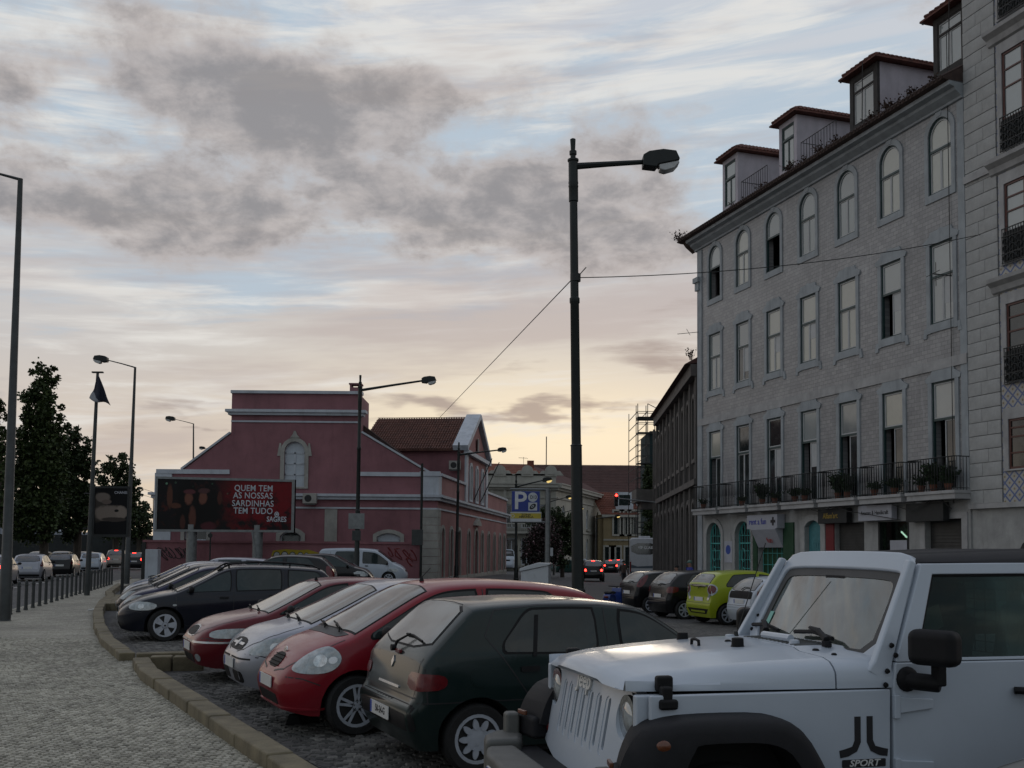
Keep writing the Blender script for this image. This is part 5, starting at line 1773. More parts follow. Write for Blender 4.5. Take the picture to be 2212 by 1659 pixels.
for c, poly, kind, i in wins:
    z0, z1 = min(p[1] for p in poly), max(p[1] for p in poly)
    split = {'top': z0 + 1.50, 'mid': z0 + 1.62, 'french': z0 + 2.45}[kind]
    w_ = sash_window(HS_, poly, split, kind, i)
    # stone surround with ears and shaped head
    g_ = .17
    if kind == 'top':
        o2 = arch(c - .56 - g_, c + .56 + g_, z0 - .26, z1 + .20, .58, 10)
        m = MB(); m.ring(o2, poly, -.02, .045, ff); m.build('surround', 'trim_blue_stone', w_)
        m = MB(); m.prism([(c - .12, z1 + .04), (c + .12, z1 + .04), (c + .15, z1 + .21), (c - .15, z1 + .21)], 0, .06, ff); m.build('keystone', 'trim_blue_stone', w_)
    else:
        zb = z0 - .30 if kind == 'mid' else z0
        m = MB()
        m.prism([(c - .56 - g_, zb), (c - .56, zb), (c - .56, z1), (c - .56 - g_, z1)], -.02, .045, ff)
        m.prism([(c + .56, zb), (c + .56 + g_, zb), (c + .56 + g_, z1), (c + .56, z1)], -.02, .045, ff)
        hd = [(c - .80, z1), (c + .80, z1), (c + .86, z1 + .14), (c + .56, z1 + .30), (c + .50, z1 + .44), (c + .2, z1 + .44), (c, z1 + .50), (c - .2, z1 + .44), (c - .50, z1 + .44), (c - .56, z1 + .30), (c - .86, z1 + .14)]
        m.prism(hd, -.02, .05, ff)
        if kind == 'mid':
            m.prism([(c - .56, zb + .02), (c + .56, zb + .02), (c + .56, z0), (c - .56, z0)], -.02, .05, ff)
            m.prism([(c - .92, zb - .14), (c - .76, zb - .14), (c - .70, zb + .2), (c - .86, zb + .2)], -.02, .04, ff)
            m.prism([(c + .76, zb - .14), (c + .92, zb - .14), (c + .86, zb + .2), (c + .70, zb + .2)], -.02, .04, ff)
        m.build('surround', 'trim_blue_stone', w_)
# belt course, corner strip, cornice
m = MB(); bar(m, SR, SL + .02, 8.06, 8.40, 0, .06); m.build('belt_course', 'trim_stone', HS_)
m = MB(); bar(m, SL - .42, SL + .03, -.5, 16.9, -.02, .05); bar(m, SL - .22, SL + .16, 14.9, 15.3, -.3, .12); bar(m, SL - .3, SL + .24, 15.3, 15.55, -.3, .2); m.build('corner_strip', 'trim_blue_stone', HS_)
m = MB(); bar(m, SR, SR + .3, 3.6, 16.9, -.02, .03); m.build('party_strip', 'trim_blue_stone', HS_)
prof = [(.0, 16.93), (.08, 16.95), (.10, 17.02), (.32, 17.18), (.36, 17.27), (.56, 17.33), (.58, 17.46), (-.2, 17.5), (-.2, 16.93)]
m = MB(); m.prism(prof, SR, SL + .25, lambda u, v, w: ff(w, v, u)); m.build('cornice', 'trim_blue_stone', HS_)
m = MB(); m.prism([(.58, 17.46), (.78, 17.50), (.78, 17.56), (-6, 21.4), (-11, 19), (-11, 17)], SR, SL + .80, lambda u, v, w: ff(w, v, u)); m.prism([(.0, 16.95), (.40, 17.25), (.56, 17.46), (.0, 17.46)], SL + .25, SL + .62, lambda u, v, w: ff(w, v, u)); roof = m.build('roof', 'roof_tile_dark', HS_)
m = MB()
for k in range(int((SL + .80 - SR) / .21)):      # rows of half-round tiles end at the eaves
    s_ = SR + .1 + k * .21
    m.tube([ff(s_, 17.56, .82), ff(s_, 18.42, -.68)], .065, 6)
o = m.build('eaves_tile', 'roof_tile_dark', roof); o['kind'] = 'stuff'
# weeds on the eaves


def tuft(parent, P, h, n, mat, name='weed', spread=.35, seed=0):
    rnd = random.Random(seed); m = MB()
    for _ in range(n):
        a = rnd.uniform(0, 6.28); r = rnd.uniform(.1, 1) * spread
        d = Vector((math.cos(a) * r, math.sin(a) * r, h * rnd.uniform(.5, 1)))
        p = Vector(P) + Vector((math.cos(a), math.sin(a), 0)) * rnd.uniform(0, spread * .4)
        b = Vector((-d.y, d.x, 0)).normalized() * .012
        mid = p + d * .5 + Vector((0, 0, h * .12))
        m.add([p - b, p + b, mid + b, mid - b, p + d], [(0, 1, 2, 3), (3, 2, 4)])
        for _k in range(3):
            t = rnd.uniform(.3, 1); c = p + d * t; e = Vector((rnd.uniform(-1, 1), rnd.uniform(-1, 1), rnd.uniform(-.3, 1))) * .07 * (1 + h)
            e2 = e.cross(Vector((rnd.random(), rnd.random(), rnd.random()))).normalized() * .025 * (1 + h)
            m.add([c, c + e * .5 + e2, c + e, c + e * .5 - e2], [(0, 1, 2, 3)])
    return m.build(name, mat, parent)


pm('weed_dry', (.055, .032, .024), .9, var=.3); pm('plant_dark', (.018, .035, .014), .8, var=.4, vs=8)
pm('terracotta', (.16, .06, .035), .8)
WEEDS = ['dry weeds on the eaves right of the leftmost dormer', 'low dry weeds next to those right of the leftmost dormer', 'tallest weeds right of the second dormer from the left', 'small weeds beside the tallest ones at the second dormer', 'bushy weeds left of the third dormer, behind the railing', 'low weeds under the front of the third dormer', 'bushy weeds under the cheek of the third dormer', 'tallest bushy weeds between the third and the rightmost dormer', 'weeds at the left foot of the rightmost dormer', 'low weeds under the window of the rightmost dormer', 'weeds at the left railing of the roof terrace', 'spiky weeds at the far left corner of the eaves', 'tiny tuft below the spiky weeds at the left eaves corner']
for k, (s_, w_, h_, n_) in enumerate([(14.4, -.6, .3, 40), (13.6, -.8, .25, 25), (9.3, -.5, .5, 90), (8.9, -.9, .35, 50), (7.2, -.5, .45, 70), (6.2, -.6, .35, 40), (3.8, -.4, .4, 60), (2.9, -.5, .6, 90), (1.6, -.5, .4, 50), (.4, -.5, .35, 40), (11.8, -.6, .35, 50), (18.1, .6, .75, 26), (17.9, .9, .3, 10)]):
    o = tuft(None, ff(s_, 17.98 - .55 * w_ if w_ < .5 else 17.6, w_ * .85), h_ * .75, int(n_ * .7), 'weed_dry', 'roof_weed', .45, k)
    tag(o, WEEDS[k], 'weeds', 'weeds along the eaves of the tiled house')
# dormers
for k, (a, b, dark) in enumerate([(15.30, 16.78, 0), (10.2, 11.62, 0), (4.65, 6.40, 1), (-.15, 1.5, 1)]):
    z0, z1 = 18.75, (21.5, 21.3, 21.15, 21.15)[k]
    wf = -1.2
    D = empty('dormer', (0, 0, 0)); D.parent = HS_
    win_ = [(a + .22, z0 + .35), (b - .22, z0 + .35), (b - .22, z1 - .22), (a + .22, z1 - .22)]
    fm = 'old_wood' if dark else 'lilac_plaster'
    panel([(a, z0 - .6), (b, z0 - .6), (b, z1), (a, z1)], [win_], wf - .12, wf, fm, 'dormer_front', D, ff)
    m = MB(); m.prism([(wf - .12, z0 - .6), (wf - .12, z1), (-5.2, z1), (-5.2, z1 - .3)], a, a + .1, lambda u, v, w: ff(w, v, u)); m.prism([(wf - .12, z0 - .6), (wf - .12, z1), (-5.2, z1), (-5.2, z1 - .3)], b - .1, b, lambda u, v, w: ff(w, v, u)); m.build('dormer_cheek', 'lilac_plaster', D)
    sash_window(D, win_, z0 + 1.7, 'x', k + 40, recess=wf - .04, mats='pane_pale', frame='sash_green' if not dark else 'old_wood', inner='sash_green' if not dark else 'sash_white')
    ov = .32
    zt = z1 + .02; e = .75
    c0 = [ff(a - ov, zt, wf + ov), ff(b + ov, zt, wf + ov), ff(b + ov, zt, -5.2), ff(a - ov, zt, -5.2)]
    r0 = ff((a + b) / 2, zt + .62, wf - .65); r1 = ff((a + b) / 2, zt + .62, -5.2)
    up_ = [tuple(Vector(p) + Vector((0, 0, .07))) for p in c0]
    m = MB(); m.add(c0 + up_ + [r0, r1], [(3, 2, 1, 0), (0, 1, 5, 4), (1, 2, 6, 5), (2, 3, 7, 6), (3, 0, 4, 7), (4, 5, 8), (5, 6, 9, 8), (6, 7, 9), (7, 4, 8, 9)])
    rf_ = m.build('dormer_roof', 'roof_tile', D)
    m = MB()
    nt = 22
    for j in range(nt):        # the two long slopes
        t = j / (nt - 1); w_ = wf + ov - t * (5.2 + wf + ov - .1)
        tt = min(1, (wf + ov - w_) / .97)
        for ss, ee_ in ((a - ov, 1), (b + ov, -1)):
            A = Vector(ff(ss, zt + .10, w_)); B = Vector(ff((a + b) / 2, zt + .70, w_)); B = A.lerp(B, tt)
            if (B - A).length > .1: m.tube([A, B], .062, 6)
    for j in range(9):
        s_ = a - ov + .05 + (b - a + 2 * ov - .1) * j / 8; t = 1 - abs(s_ - (a + b) / 2) / ((b - a) / 2 + ov)
        A = Vector(ff(s_, zt + .10, wf + ov + .03)); B = Vector(ff(s_, zt + .10 + .6 * t, wf + ov - .97 * t))
        if (B - A).length > .1: m.tube([A, B], .062, 6)
    o = m.build('dormer_tile', 'roof_tile', rf_); o['kind'] = 'stuff'
    if dark:
        m = MB(); m.cbox(ff(b + .1, z1 - .1, wf + .35), (.07, .07, .05)); m.tube([ff(a + .3, z0, wf + .5), ff(a + .3, z1, wf + .45)], .02, 5); m.build('prop', 'old_wood', D)
# roof-terrace railings
for (a, b) in ((11.9, 14.2), (6.7, 9.2)):
    m = MB(); wr = -.75
    for j in range(13):
        s_ = a + (b - a) * j / 12
        m.tube([ff(s_, 18.55, wr), ff(s_, 19.55, wr)], .014, 4)
    for z in (18.6, 19.55): m.tube([ff(a, z, wr), ff(b, z, wr), ff(b, z, wr - 1)], .018, 4)
    m.build('terrace_railing', 'iron_black', HS_)
# balconies with iron railings
bal_lab = []
for i, c in enumerate(SEG):
    a, b = c - 1.16, c + 1.16; D_ = .62
    m = MB(); bar(m, a, b, 3.62, 3.80, 0, D_); bar(m, a - .03, b + .03, 3.80, 3.90, 0, D_ + .05)
    sl_ = m.build('balcony', 'trim_stone', HS_)
    m = MB()
    n = 17
    for j in range(n + 1):
        s_ = a + .03 + (b - a - .06) * j / n; w_ = D_ - .03
        m.tube([ff(s_, 3.9, w_), ff(s_, 4.35, w_), ff(s_, 4.45, w_), ff(s_, 4.98, w_)], [.012, .012, .026, .012], 4)
    for w_ in (.12, .25, .38, .5):
        for s_ in (a + .03, b - .03): m.tube([ff(s_, 3.9, w_), ff(s_, 4.98, w_)], .012, 4)
    for z in (3.97, 5.0):
        m.tube([ff(a + .03, z, 0), ff(a + .03, z, D_ - .03), ff(b - .03, z, D_ - .03), ff(b - .03, z, 0)], .02 if z > 4 else .014, 4)
    m.build('railing', 'iron_black', sl_)
BN = ['first', 'second', 'third', 'fourth', 'fifth', 'sixth', 'seventh']
pl_ = [(0, -.6, .6, 130), (0, .1, .8, 190), (0, .7, .4, 60), (1, -.5, .4, 80), (1, .6, .35, 60), (2, -.4, .75, 170), (2, .2, .8, 190), (3, -.2, .35, 60), (3, .5, .4, 70), (4, .4, .75, 150), (5, -.5, .25, 40), (6, .5, .3, 40), (4, -.6, .3, 50)]
PLS = ['%s potted plant at the %s of the %s balcony from the stone townhouse' % ('tall leafy' if h > .55 else 'small', 'right' if ds < -.3 else 'left' if ds > .3 else 'middle', BN[i]) for i, ds, h, n in pl_]
for k, (i, ds, h, n) in enumerate(pl_):
    c = SEG[i] + ds
    P0 = empty('potted_plant', ff(c, 3.9, .38), 0, PLS[k], 'plant', 'potted plants on the first-floor balconies')
    m = MB(); m.lathe([(.09, 0), (.14, .22), (.15, .24)], (0, 0, 0), 'Z', 10); m.build('pot', 'terracotta', P0)
    tuft(P0, (0, 0, .2), h, n, 'plant_dark', 'foliage', .30, k + 50)
# turquoise lattice gates
for k, (a, b) in enumerate(gates):
    G = empty('lattice_gate', (0, 0, 0)); G.parent = HS_
    m = MB(); c = (a + b) / 2; w_ = -.2
    m.ring(arch(a, b, -.42, 3.25, .55, 8), grow(arch(a, b, -.42, 3.25, .55, 8), -.05), w_ - .03, w_ + .03, ff)
    for s_ in np.linspace(a + .05, b - .05, 7): m.tube([ff(s_, -.42, w_), ff(s_, 3.0 if abs(s_ - c) > .4 else 3.2, w_)], .016, 4)
    for z in (.2, .55, 1.1, 1.5, 1.9, 2.25, 2.6): m.tube([ff(a, z, w_), ff(b, z, w_)], .018 if z != 2.25 else .04, 4)
    for cz in (.85, 1.7, 2.9):
        for dx in (-.33, .33):
            m.tube([ff(c + dx + .16 * math.cos(t), cz + .30 * math.sin(t), w_ + .02) for t in np.linspace(0, 6.283, 15)], .018, 4)
    m.build('lattice', 'turquoise', G)
    m = MB(); m.prism(arch(a, b, -.45, 3.25, .55, 8), -.34, -.32, ff); m.build('backing', 'shop_dark', G)
    m = MB(); m.ring(arch(a - .2, b + .2, -.45, 3.45, .62, 8), arch(a, b, -.45, 3.25, .55, 8), -.02, .06, ff); m.build('surround', 'ashlar', G)
# blue and white notice between the gates
m = MB(); bar(m, 13.85, 14.55, 1.35, 2.35, 0, .02); nt_ = m.build('notice_board', pm('tile_white', (.42, .43, .47), .3), None); tag(nt_, 'white notice with a blue disc on the pier between the turquoise gates', 'sign')
m = MB(); m.prism(circle(14.2, 1.95, .22, 18), .02, .028, ff); m.build('disc', pm('tile_blue', (.06, .10, .34), .3), nt_)
# door with boards, red jamb, shutters
m = MB(); m.prism(arch(6.85, 7.95, -.45, 3.15, .25, 6), -.22, -.16, ff); dd = m.build('door', pm('door_teal', (.06, .21, .23), .5, var=.2), HS_)
for k in range(6):
    m = MB(); s_ = 6.95 + k * .16; bar(m, s_ + .01, s_ + .15, -.4, 2.25, -.16, -.145); m.build('board', 'door_teal', dd)
m = MB(); m.ring(arch(6.55, 8.25, -.45, 3.4, .3, 6), arch(6.85, 7.95, -.45, 3.15, .25, 6), -.02, .06, ff); m.build('surround', 'ashlar', dd)
m = MB(); bar(m, 5.98, 6.50, -.45, 3.02, 0, .05); m.build('red_panel', pm('panel_red', (.16, .012, .015), .45), HS_)
for (a, b) in ((4.15, 5.95), (-.95, .80)):
    m = MB(); bar(m, a, b, -.45, 3.0, -.25, -.2); sh = m.build('roller_shutter', 'shutter_metal', HS_)
    m = MB(); z = -.4
    while z < 2.95:
        m.tube([ff(a + .04, z, -.195), ff(b - .04, z, -.195)], .028, 4); z += .115
    m.build('shutter_slat', 'shutter_metal', sh)
m = MB(); m.ring(arch(-1.2, 1.05, -.45, 3.2), arch(-.95, .80, -.45, 3.0), -.02, .05, ff); m.build('shop_surround', 'trim_stone', HS_)
# green shop front and its signs
pm('shop_green', (.010, .055, .022), .5, var=.2); pm('sign_white', (.38, .39, .43), .4, var=.08)
m = MB(); bar(m, 11.62, 12.1, -.45, 3.1, 0, .06); bar(m, 8.75, 9.52, -.45, 3.1, 0, .06); m.prism(arch(9.55, 11.6, -.45, 2.55), -.30, -.26, ff); m.build('shop_front', 'shop_green', HS_)
m = MB()
for s_ in np.linspace(9.65, 11.5, 6): m.tube([ff(s_, -.4, -.2), ff(s_, 2.5, -.2)], .016, 4)
for z in (.3, .8, 1.3, 1.8, 2.2): m.tube([ff(9.6, z, -.2), ff(11.55, z, -.2)], .016, 4)
m.build('lattice', 'turquoise', HS_)
pm('ink_blue', (.03, .04, .30), .4); pm('ink_red', (.40, .03, .03), .4); pm('ink_yellow', (.36, .24, .03), .4); pm('ink_white', (.62, .62, .62), .4)


def fmat(s, z, w):     # lettering frame on the facade: reads from the street, so x runs towards smaller s
    return basis(Vector(ff(s, z, w)), -FU, (0, 0, 1))


sg_ = empty('shop_sign', (0, 0, 0), 0, 'white box sign with blue words over a slanted panel above the green shop', 'sign')
m = MB(); bar(m, 9.4, 11.85, 2.86, 3.46, .05, .42)
m.prism([(.05, 2.86), (.42, 2.86), (.42, 2.82), (.05, 2.05)], 9.55, 11.5, lambda u, v, w: ff(w, v, u)); m.build('sign_box', 'sign_white', sg_)
text_mesh('lettering', 'rent a fun', .36, 'ink_blue', sg_, fmat(10.95, 3.16, .425), .004, .004)
m = MB(); m.prism([(9.62 + x, 3.16 + y) for x, y in [(.04, -.18), (.16, -.18), (.16, -.06), (.28, -.06), (.28, .06), (.16, .06), (.16, .18), (.04, .18), (.04, .06), (-.08, .06), (-.08, -.06), (.04, -.06)]], .42, .432, ff); m.build('cross_mark', 'ink', sg_)
ds = Vector((0, 0, 1)) * .77 + FN * .37
text_mesh('lettering', 'fun', .34, 'ink_red', sg_, basis(Vector(ff(10.2, 2.35, .26)) + FN * .03, -FU, ds), .004, .004)
for nm, a, b, z0, z1, mt, tx, tm, sz, lb in (('shop_sign', 4.75, 6.6, 2.98, 3.55, 'iron_black', "Alfam'art", 'ink_yellow', .30, 'black sign with yellow lettering over the closed metal shutter'),
                                        ('shop_sign', 2.15, 4.05, 3.02, 3.58, 'sign_white', 'Aromas & Handicraft', 'ink', .21, 'long white sign with thin dark lettering over the lit shop'),
                                        ('shop_sign', -.45, 1.40, 2.92, 3.55, 'iron_black', None, None, 0, 'blank dark green-black sign box over the rightmost shutter')):
    m = MB(); bar(m, a, b, z0, z1, .10, .34); o = m.build(nm, mt, None, bevel=.01); tag(o, lb, 'sign')
    if tx: text_mesh('lettering', tx, sz, tm, o, fmat((a + b) / 2 + (.1 if sz > .25 else 0), (z0 + z1) / 2, .345), .003, .002, sx=.86)
# lit shop
m = MB(); m.prism(arch(1.65, 3.35, -.45, 2.98), -.80, -.76, ff); m.build('shop_interior', pm('shop_wall', (.20, .20, .13), .7, var=.4, vs=4), HS_)
m = MB(); m.prism(arch(1.65, 3.35, -.45, 2.98), -.16, -.15, ff); m.build('shop_window', 'jeep_side_glass', HS_)
m = MB(); m.tube([ff(2.75, 2.62, -.55), ff(2.35, 2.42, -.45)], .03, 6); o = m.build('tube_lamp', 'tube_light', None); tag(o, 'lit fluorescent tube inside the shop under the white sign', 'lamp')
m = MB(); m.prism([(1.75, 1.55), (2.05, 1.25), (2.4, 1.25), (2.65, 1.6), (2.65, 2.3), (1.75, 2.3)], .0, .03, ff); o = m.build('hanging_sign', 'sign_white', None, bevel=.01); tag(o, 'pale shield-shaped sign hanging in front of the lit shop window', 'sign')
m = MB(); m.prism([(1.66, -.45), (1.74, -.45), (1.74, 2.98), (1.66, 2.98)], -.14, 0, ff); m.prism([(3.26, -.45), (3.34, -.45), (3.34, 2.98), (3.26, 2.98)], -.14, 0, ff); m.build('shop_frame', 'iron_black', HS_)
# cables, a small lamp and an aerial on the wall
m = MB()
for pth in ([(1.9, 3.55, .5), (1.0, 3.30, .45), (.2, 3.55, .45), (-.3, 3.75, .4), (-.8, 3.3, .3)], [(6.8, 3.55, .5), (6.2, 3.42, .5), (5.4, 3.62, .5), (4.4, 3.4, .5), (3.0, 3.2, .4), (1.6, 3.0, .4)]):
    m.tube([ff(*p) for p in pth], .018, 4)
m.build('cable', 'iron_black', HS_)
m = MB(); m.tube([ff(-.62, 19.5, .05), ff(-.62, 3.5, .05)], .014, 4); m.build('downlead', 'iron_black', HS_)
m = MB(); m.tube([ff(-.7, 11.1, .06), ff(-.7, 11.1, .8)], .02, 5); m.tube([ff(-1.0, 11.15, .8), ff(-.3, 11.1, .75)], .012, 4); m.tube([ff(-.7, 10.7, .7), ff(-.7, 11.5, .7)], .012, 4); m.build('tv_aerial', 'iron_black', HS_)
m = MB(); m.tube([ff(SL - .1, 12.8, .05), ff(SL + .9, 12.85, .7)], .016, 4); m.tube([ff(SL + .3, 12.7, .3), ff(SL + .5, 13.05, .4)], .012, 4); m.build('tv_aerial', 'iron_black', HS_)

# ---- stone-quoined neighbour at the right edge
ST = empty('stone_townhouse', (0, 0, 0), 0, 'ashlar townhouse with blue patterned tile bands and red-brown windows at the right edge', 'building')
rnd = random.Random(5)
m = MB(); m.prism([(-9, -.5), (SR - .01, -.5), (SR - .01, 22), (-9, 22)], -9, -.06, ff); m.build('wall', 'ashlar_plain', ST)
z = 3.45; k = 0
stone_meshes = {}
while z < 21.6:
    h = .435
    if 13.9 < z < 14.3: z += .28; continue
    cuts = [SR - .012, -2.70]
    if k % 3 != 1: cuts = [SR - .012, -1.9 - .25 * (k % 2), -2.70]
    for a, b in zip(cuts, cuts[1:]):
        key = (round(a - b, 2), k % 3)
        if key not in stone_meshes:
            mm = MB(); L = a - b - .014; d = .025 + .006 * (k % 3)
            nx, nz_ = 5, 3; vs = []; fs = []
            for iz in range(nz_ + 1):
                for ix in range(nx + 1):
                    edge_ = ix in (0, nx) or iz in (0, nz_)
                    vs.append(tuple(FU * (-L * ix / nx) + Vector((0, 0, (h - .02) * iz / nz_)) + FN * (d - .016 if edge_ else d + rnd.uniform(-.012, .012))))
            for iz in range(nz_):
                for ix in range(nx):
                    i0 = iz * (nx + 1) + ix; fs.append((i0, i0 + 1, i0 + nx + 2, i0 + nx + 1))
            ring_ = [i for i in range(nx + 1)] + [(nx + 1) * (j + 1) + nx for j in range(nz_)] + [(nx + 1) * nz_ + i for i in range(nx - 1, -1, -1)] + [(nx + 1) * j for j in range(nz_ - 1, 0, -1)]
            n0 = len(vs)
            for i in ring_: vs.append(tuple(Vector(vs[i]) - FN * .09))
            for i in range(len(ring_)):
                j = (i + 1) % len(ring_); fs.append((ring_[j], ring_[i], n0 + i, n0 + j))
            me = bpy.data.meshes.new('ashlar_block'); me.from_pydata(vs, [], fs); me.materials.append(M['ashlar']); me.shade_smooth(); me.set_sharp_from_angle(angle=R(30))
            stone_meshes[key] = me
        o = link_mesh('ashlar_block', stone_meshes[key], ST); o.location = ff(a, z, 0)
    z += h; k += 1
m = MB()
for zz in (3.28,): bar(m, -9, SR - .01, zz, zz + .16, -.1, .10)
m.build('band', 'trim_stone', ST); m = MB(); bar(m, -2.72, SR - .01, 13.98, 14.22, -.1, .09)
m.build('band', 'trim_stone', ST)
# azulejo field: blue and ochre lattice between pale borders
def azulejo(name):
    mt = bpy.data.materials.new(name); mt.use_nodes = True
    g_ = NG(mt.node_tree); b_ = g_.n['Principled BSDF']
    ge = g_.new('ShaderNodeNewGeometry').outputs['Position']
    dt = g_.new('ShaderNodeVectorMath', operation='DOT_PRODUCT'); g_.l.new(ge, dt.inputs[0]); dt.inputs[1].default_value = tuple(FU)
    s3 = g_.new('ShaderNodeSeparateXYZ'); g_.l.new(ge, s3.inputs[0])
    a = g_.m('MULTIPLY', g_.m('ADD', dt.outputs['Value'], s3.outputs[2]), 2.6); b = g_.m('MULTIPLY', g_.m('SUBTRACT', dt.outputs['Value'], s3.outputs[2]), 2.6)
    fa = g_.m('ABSOLUTE', g_.m('SUBTRACT', g_.m('FRACT', a), .5)); fb = g_.m('ABSOLUTE', g_.m('SUBTRACT', g_.m('FRACT', b), .5))
    ln_ = g_.m('GREATER_THAN', g_.m('MAXIMUM', fa, fb), .40)
    ce = g_.m('LESS_THAN', g_.m('ADD', g_.m('MULTIPLY', fa, fa), g_.m('MULTIPLY', fb, fb)), .02)
    col = g_.mix(ln_, (.36, .35, .32), (.08, .12, .26)); col = g_.mix(ce, col, (.22, .17, .09))
    n = g_.noise(ge, 1.2, 6, .6); col = g_.mix(1.0, col, g_.ramp(n, [(.3, .8), (.7, 1.1)]), 'MULTIPLY')
    g_.put(b_.inputs['Base Color'], col); b_.inputs['Roughness'].default_value = .35
    MATS[name] = mt
azulejo('azulejo_pattern')
m = MB(); bar(m, -9, -2.74, 3.44, 22, -.06, .005); m.build('tile_field', 'azulejo_pattern', ST)
zs_ = [(14.45, 17.6), (10.9, 13.4), (7.15, 9.6), (4.45, 6.0), (18.75, 21.6)]
for i, (z0, z1) in enumerate(zs_):
    for c in (-3.85, -6.6):
        poly = arch(c - .80, c + .80, z0, z1)
        m = MB(); m.ring(arch(c - 1.0, c + 1.0, z0 - .05, z1 + .35), poly, .0, .09, ff); w_ = m.build('window', 'trim_stone', ST)
        m = MB(); m.ring(poly, grow(poly, -.07), .0, .05, ff); m.prism([(c - .04, z0), (c + .04, z0), (c + .04, z1), (c - .04, z1)], 0, .05, ff)
        for f_ in (.32, .64, .82): m.prism([(c - .75, z0 + (z1 - z0) * f_ - .025), (c + .75, z0 + (z1 - z0) * f_ - .025), (c + .75, z0 + (z1 - z0) * f_ + .025), (c - .75, z0 + (z1 - z0) * f_ + .025)], 0, .045, ff)
        m.build('sash', 'sash_brown', w_)
        m = MB(); m.prism(grow(poly, -.05), .008, .014, ff); m.build('pane', 'pane_dark' if i in (2, 3) else 'pane_pale', w_)
        if i < 3 or i == 4:      # cast-iron guard
            m = MB(); hgt = 1.05
            for s_ in np.linspace(c - .82, c + .82, 16): m.tube([ff(s_, z0 - .05, .16), ff(s_, z0 + hgt, .16)], .014, 4)
            for zz in (z0 - .02, z0 + .25, z0 + .8, z0 + hgt): m.tube([ff(c - .84, zz, .16), ff(c + .84, zz, .16)], .02, 4)
            for s_ in np.linspace(c - .68, c + .68, 6):
                for zz in (z0 + .12, z0 + .42, z0 + .64): m.tube([ff(s_ + .11 * math.cos(t), zz + .10 * math.sin(t), .165) for t in np.linspace(0, 6.283, 9)], .018, 4)
            m.prism([(c - .8, z0 + .02), (c + .8, z0 + .02), (c + .8, z0 + hgt - .1), (c - .8, z0 + hgt - .1)], .135, .14, ff)
            m.build('window_guard', 'iron_black', w_)
        if i in (0, 1, 2):
            m = MB(); m.prism([(.0, z1 + .40), (.10, z1 + .45), (.16, z1 + .62), (.32, z1 + .74), (.34, z1 + .86), (0, z1 + .92)], c - 1.35, c + 1.35, lambda u, v, w: ff(w, v, u)); m.build('cornice', 'trim_stone', w_)
m = MB(); m.prism(arch(-5.2, -3.3, -.5, 2.5, .6, 8), -.02, .015, ff); m.build('doorway', 'shop_dark', ST)
# ------------------------------------------------------------------ pink building with the billboard
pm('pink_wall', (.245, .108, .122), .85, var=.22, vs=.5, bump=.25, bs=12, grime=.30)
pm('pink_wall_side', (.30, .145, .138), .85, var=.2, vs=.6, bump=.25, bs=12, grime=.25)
pm('pink_low_wall', (.25, .105, .118), .85, var=.16, vs=.8, bump=.25, bs=12, grime=.35)
pm('white_trim', (.47, .50, .54), .7, var=.12, vs=1.5, grime=.35)
pm('stone_trim', (.33, .32, .29), .8, var=.2, vs=1.5, bump=.3, bs=14, grime=.3)
glassy('pane_bluish', (.42, .47, .52), .2, 1.6, .3)
PX = lambda px: (px - 1106) * .02712
PZ = lambda px, py: 1.8 + (1190 + (px - 1106) * .00873 - py) * .02712


def fp(u, z, w):      # front face: u metres from the right-hand corner towards the left, w towards the viewer
    return (-4.37 - u, 60.0 - w, z)


SD = Vector((.126, .992, 0)).normalized()


def fs_(s, z, w):     # side face receding from the same corner, w outwards
    n = Vector((SD.y, -SD.x, 0)); p = Vector((-4.37, 60, 0)) + SD * s + n * w
    return (p.x, p.y, z)


PB = empty('pink_building', (0, 0, 0), 0, 'dark pink building with white mouldings, tall blind gable and arched windows behind the billboard', 'building')
U = lambda px: -4.37 - PX(px)
uT0, uT1 = U(777), U(495)         # tower block right and left
uL = U(335)
body = [(0, -.5), (uL, -.5), (uL, 6.30), (U(392), 6.34), (uT1, 8.55), (uT1, 10.95), (uT0, 10.95), (uT0, 8.65), (U(925), 6.30), (0, 6.25)]
w1_ = arch(U(656), U(612), 5.45, 8.12, 9)
wa = arch(U(866), U(815), 2.05, 2.78, .22, 6); wb_ = arch(U(652), U(606), 1.9, 2.85, .3, 6); wc = arch(U(448), U(400), 2.0, 2.9, 0)
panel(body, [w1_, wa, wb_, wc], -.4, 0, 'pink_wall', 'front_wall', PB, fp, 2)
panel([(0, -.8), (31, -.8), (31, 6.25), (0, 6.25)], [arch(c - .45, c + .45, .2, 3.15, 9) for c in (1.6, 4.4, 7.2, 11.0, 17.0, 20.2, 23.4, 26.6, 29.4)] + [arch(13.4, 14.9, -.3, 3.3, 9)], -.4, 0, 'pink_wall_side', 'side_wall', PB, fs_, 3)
m = MB(); m.prism([(.45, -.5), (uL - .1, -.5), (uL - .1, 6.0), (.45, 6.0)], -28, -.6, fp); m.build('core', 'shop_dark', PB)
m = MB(); m.prism([(uT1 - .05, 5), (uT1 - .05, 10.9), (uT0 + .05, 10.9), (uT0 + .05, 5)], -3.5, -.41, fp); m.build('attic_block', 'pink_wall', PB)


def fbar(m, u0, u1, z0, z1, w0, w1, fn=fp): m.prism([(u0, z0), (u1, z0), (u1, z1), (u0, z1)], w0, w1, fn)


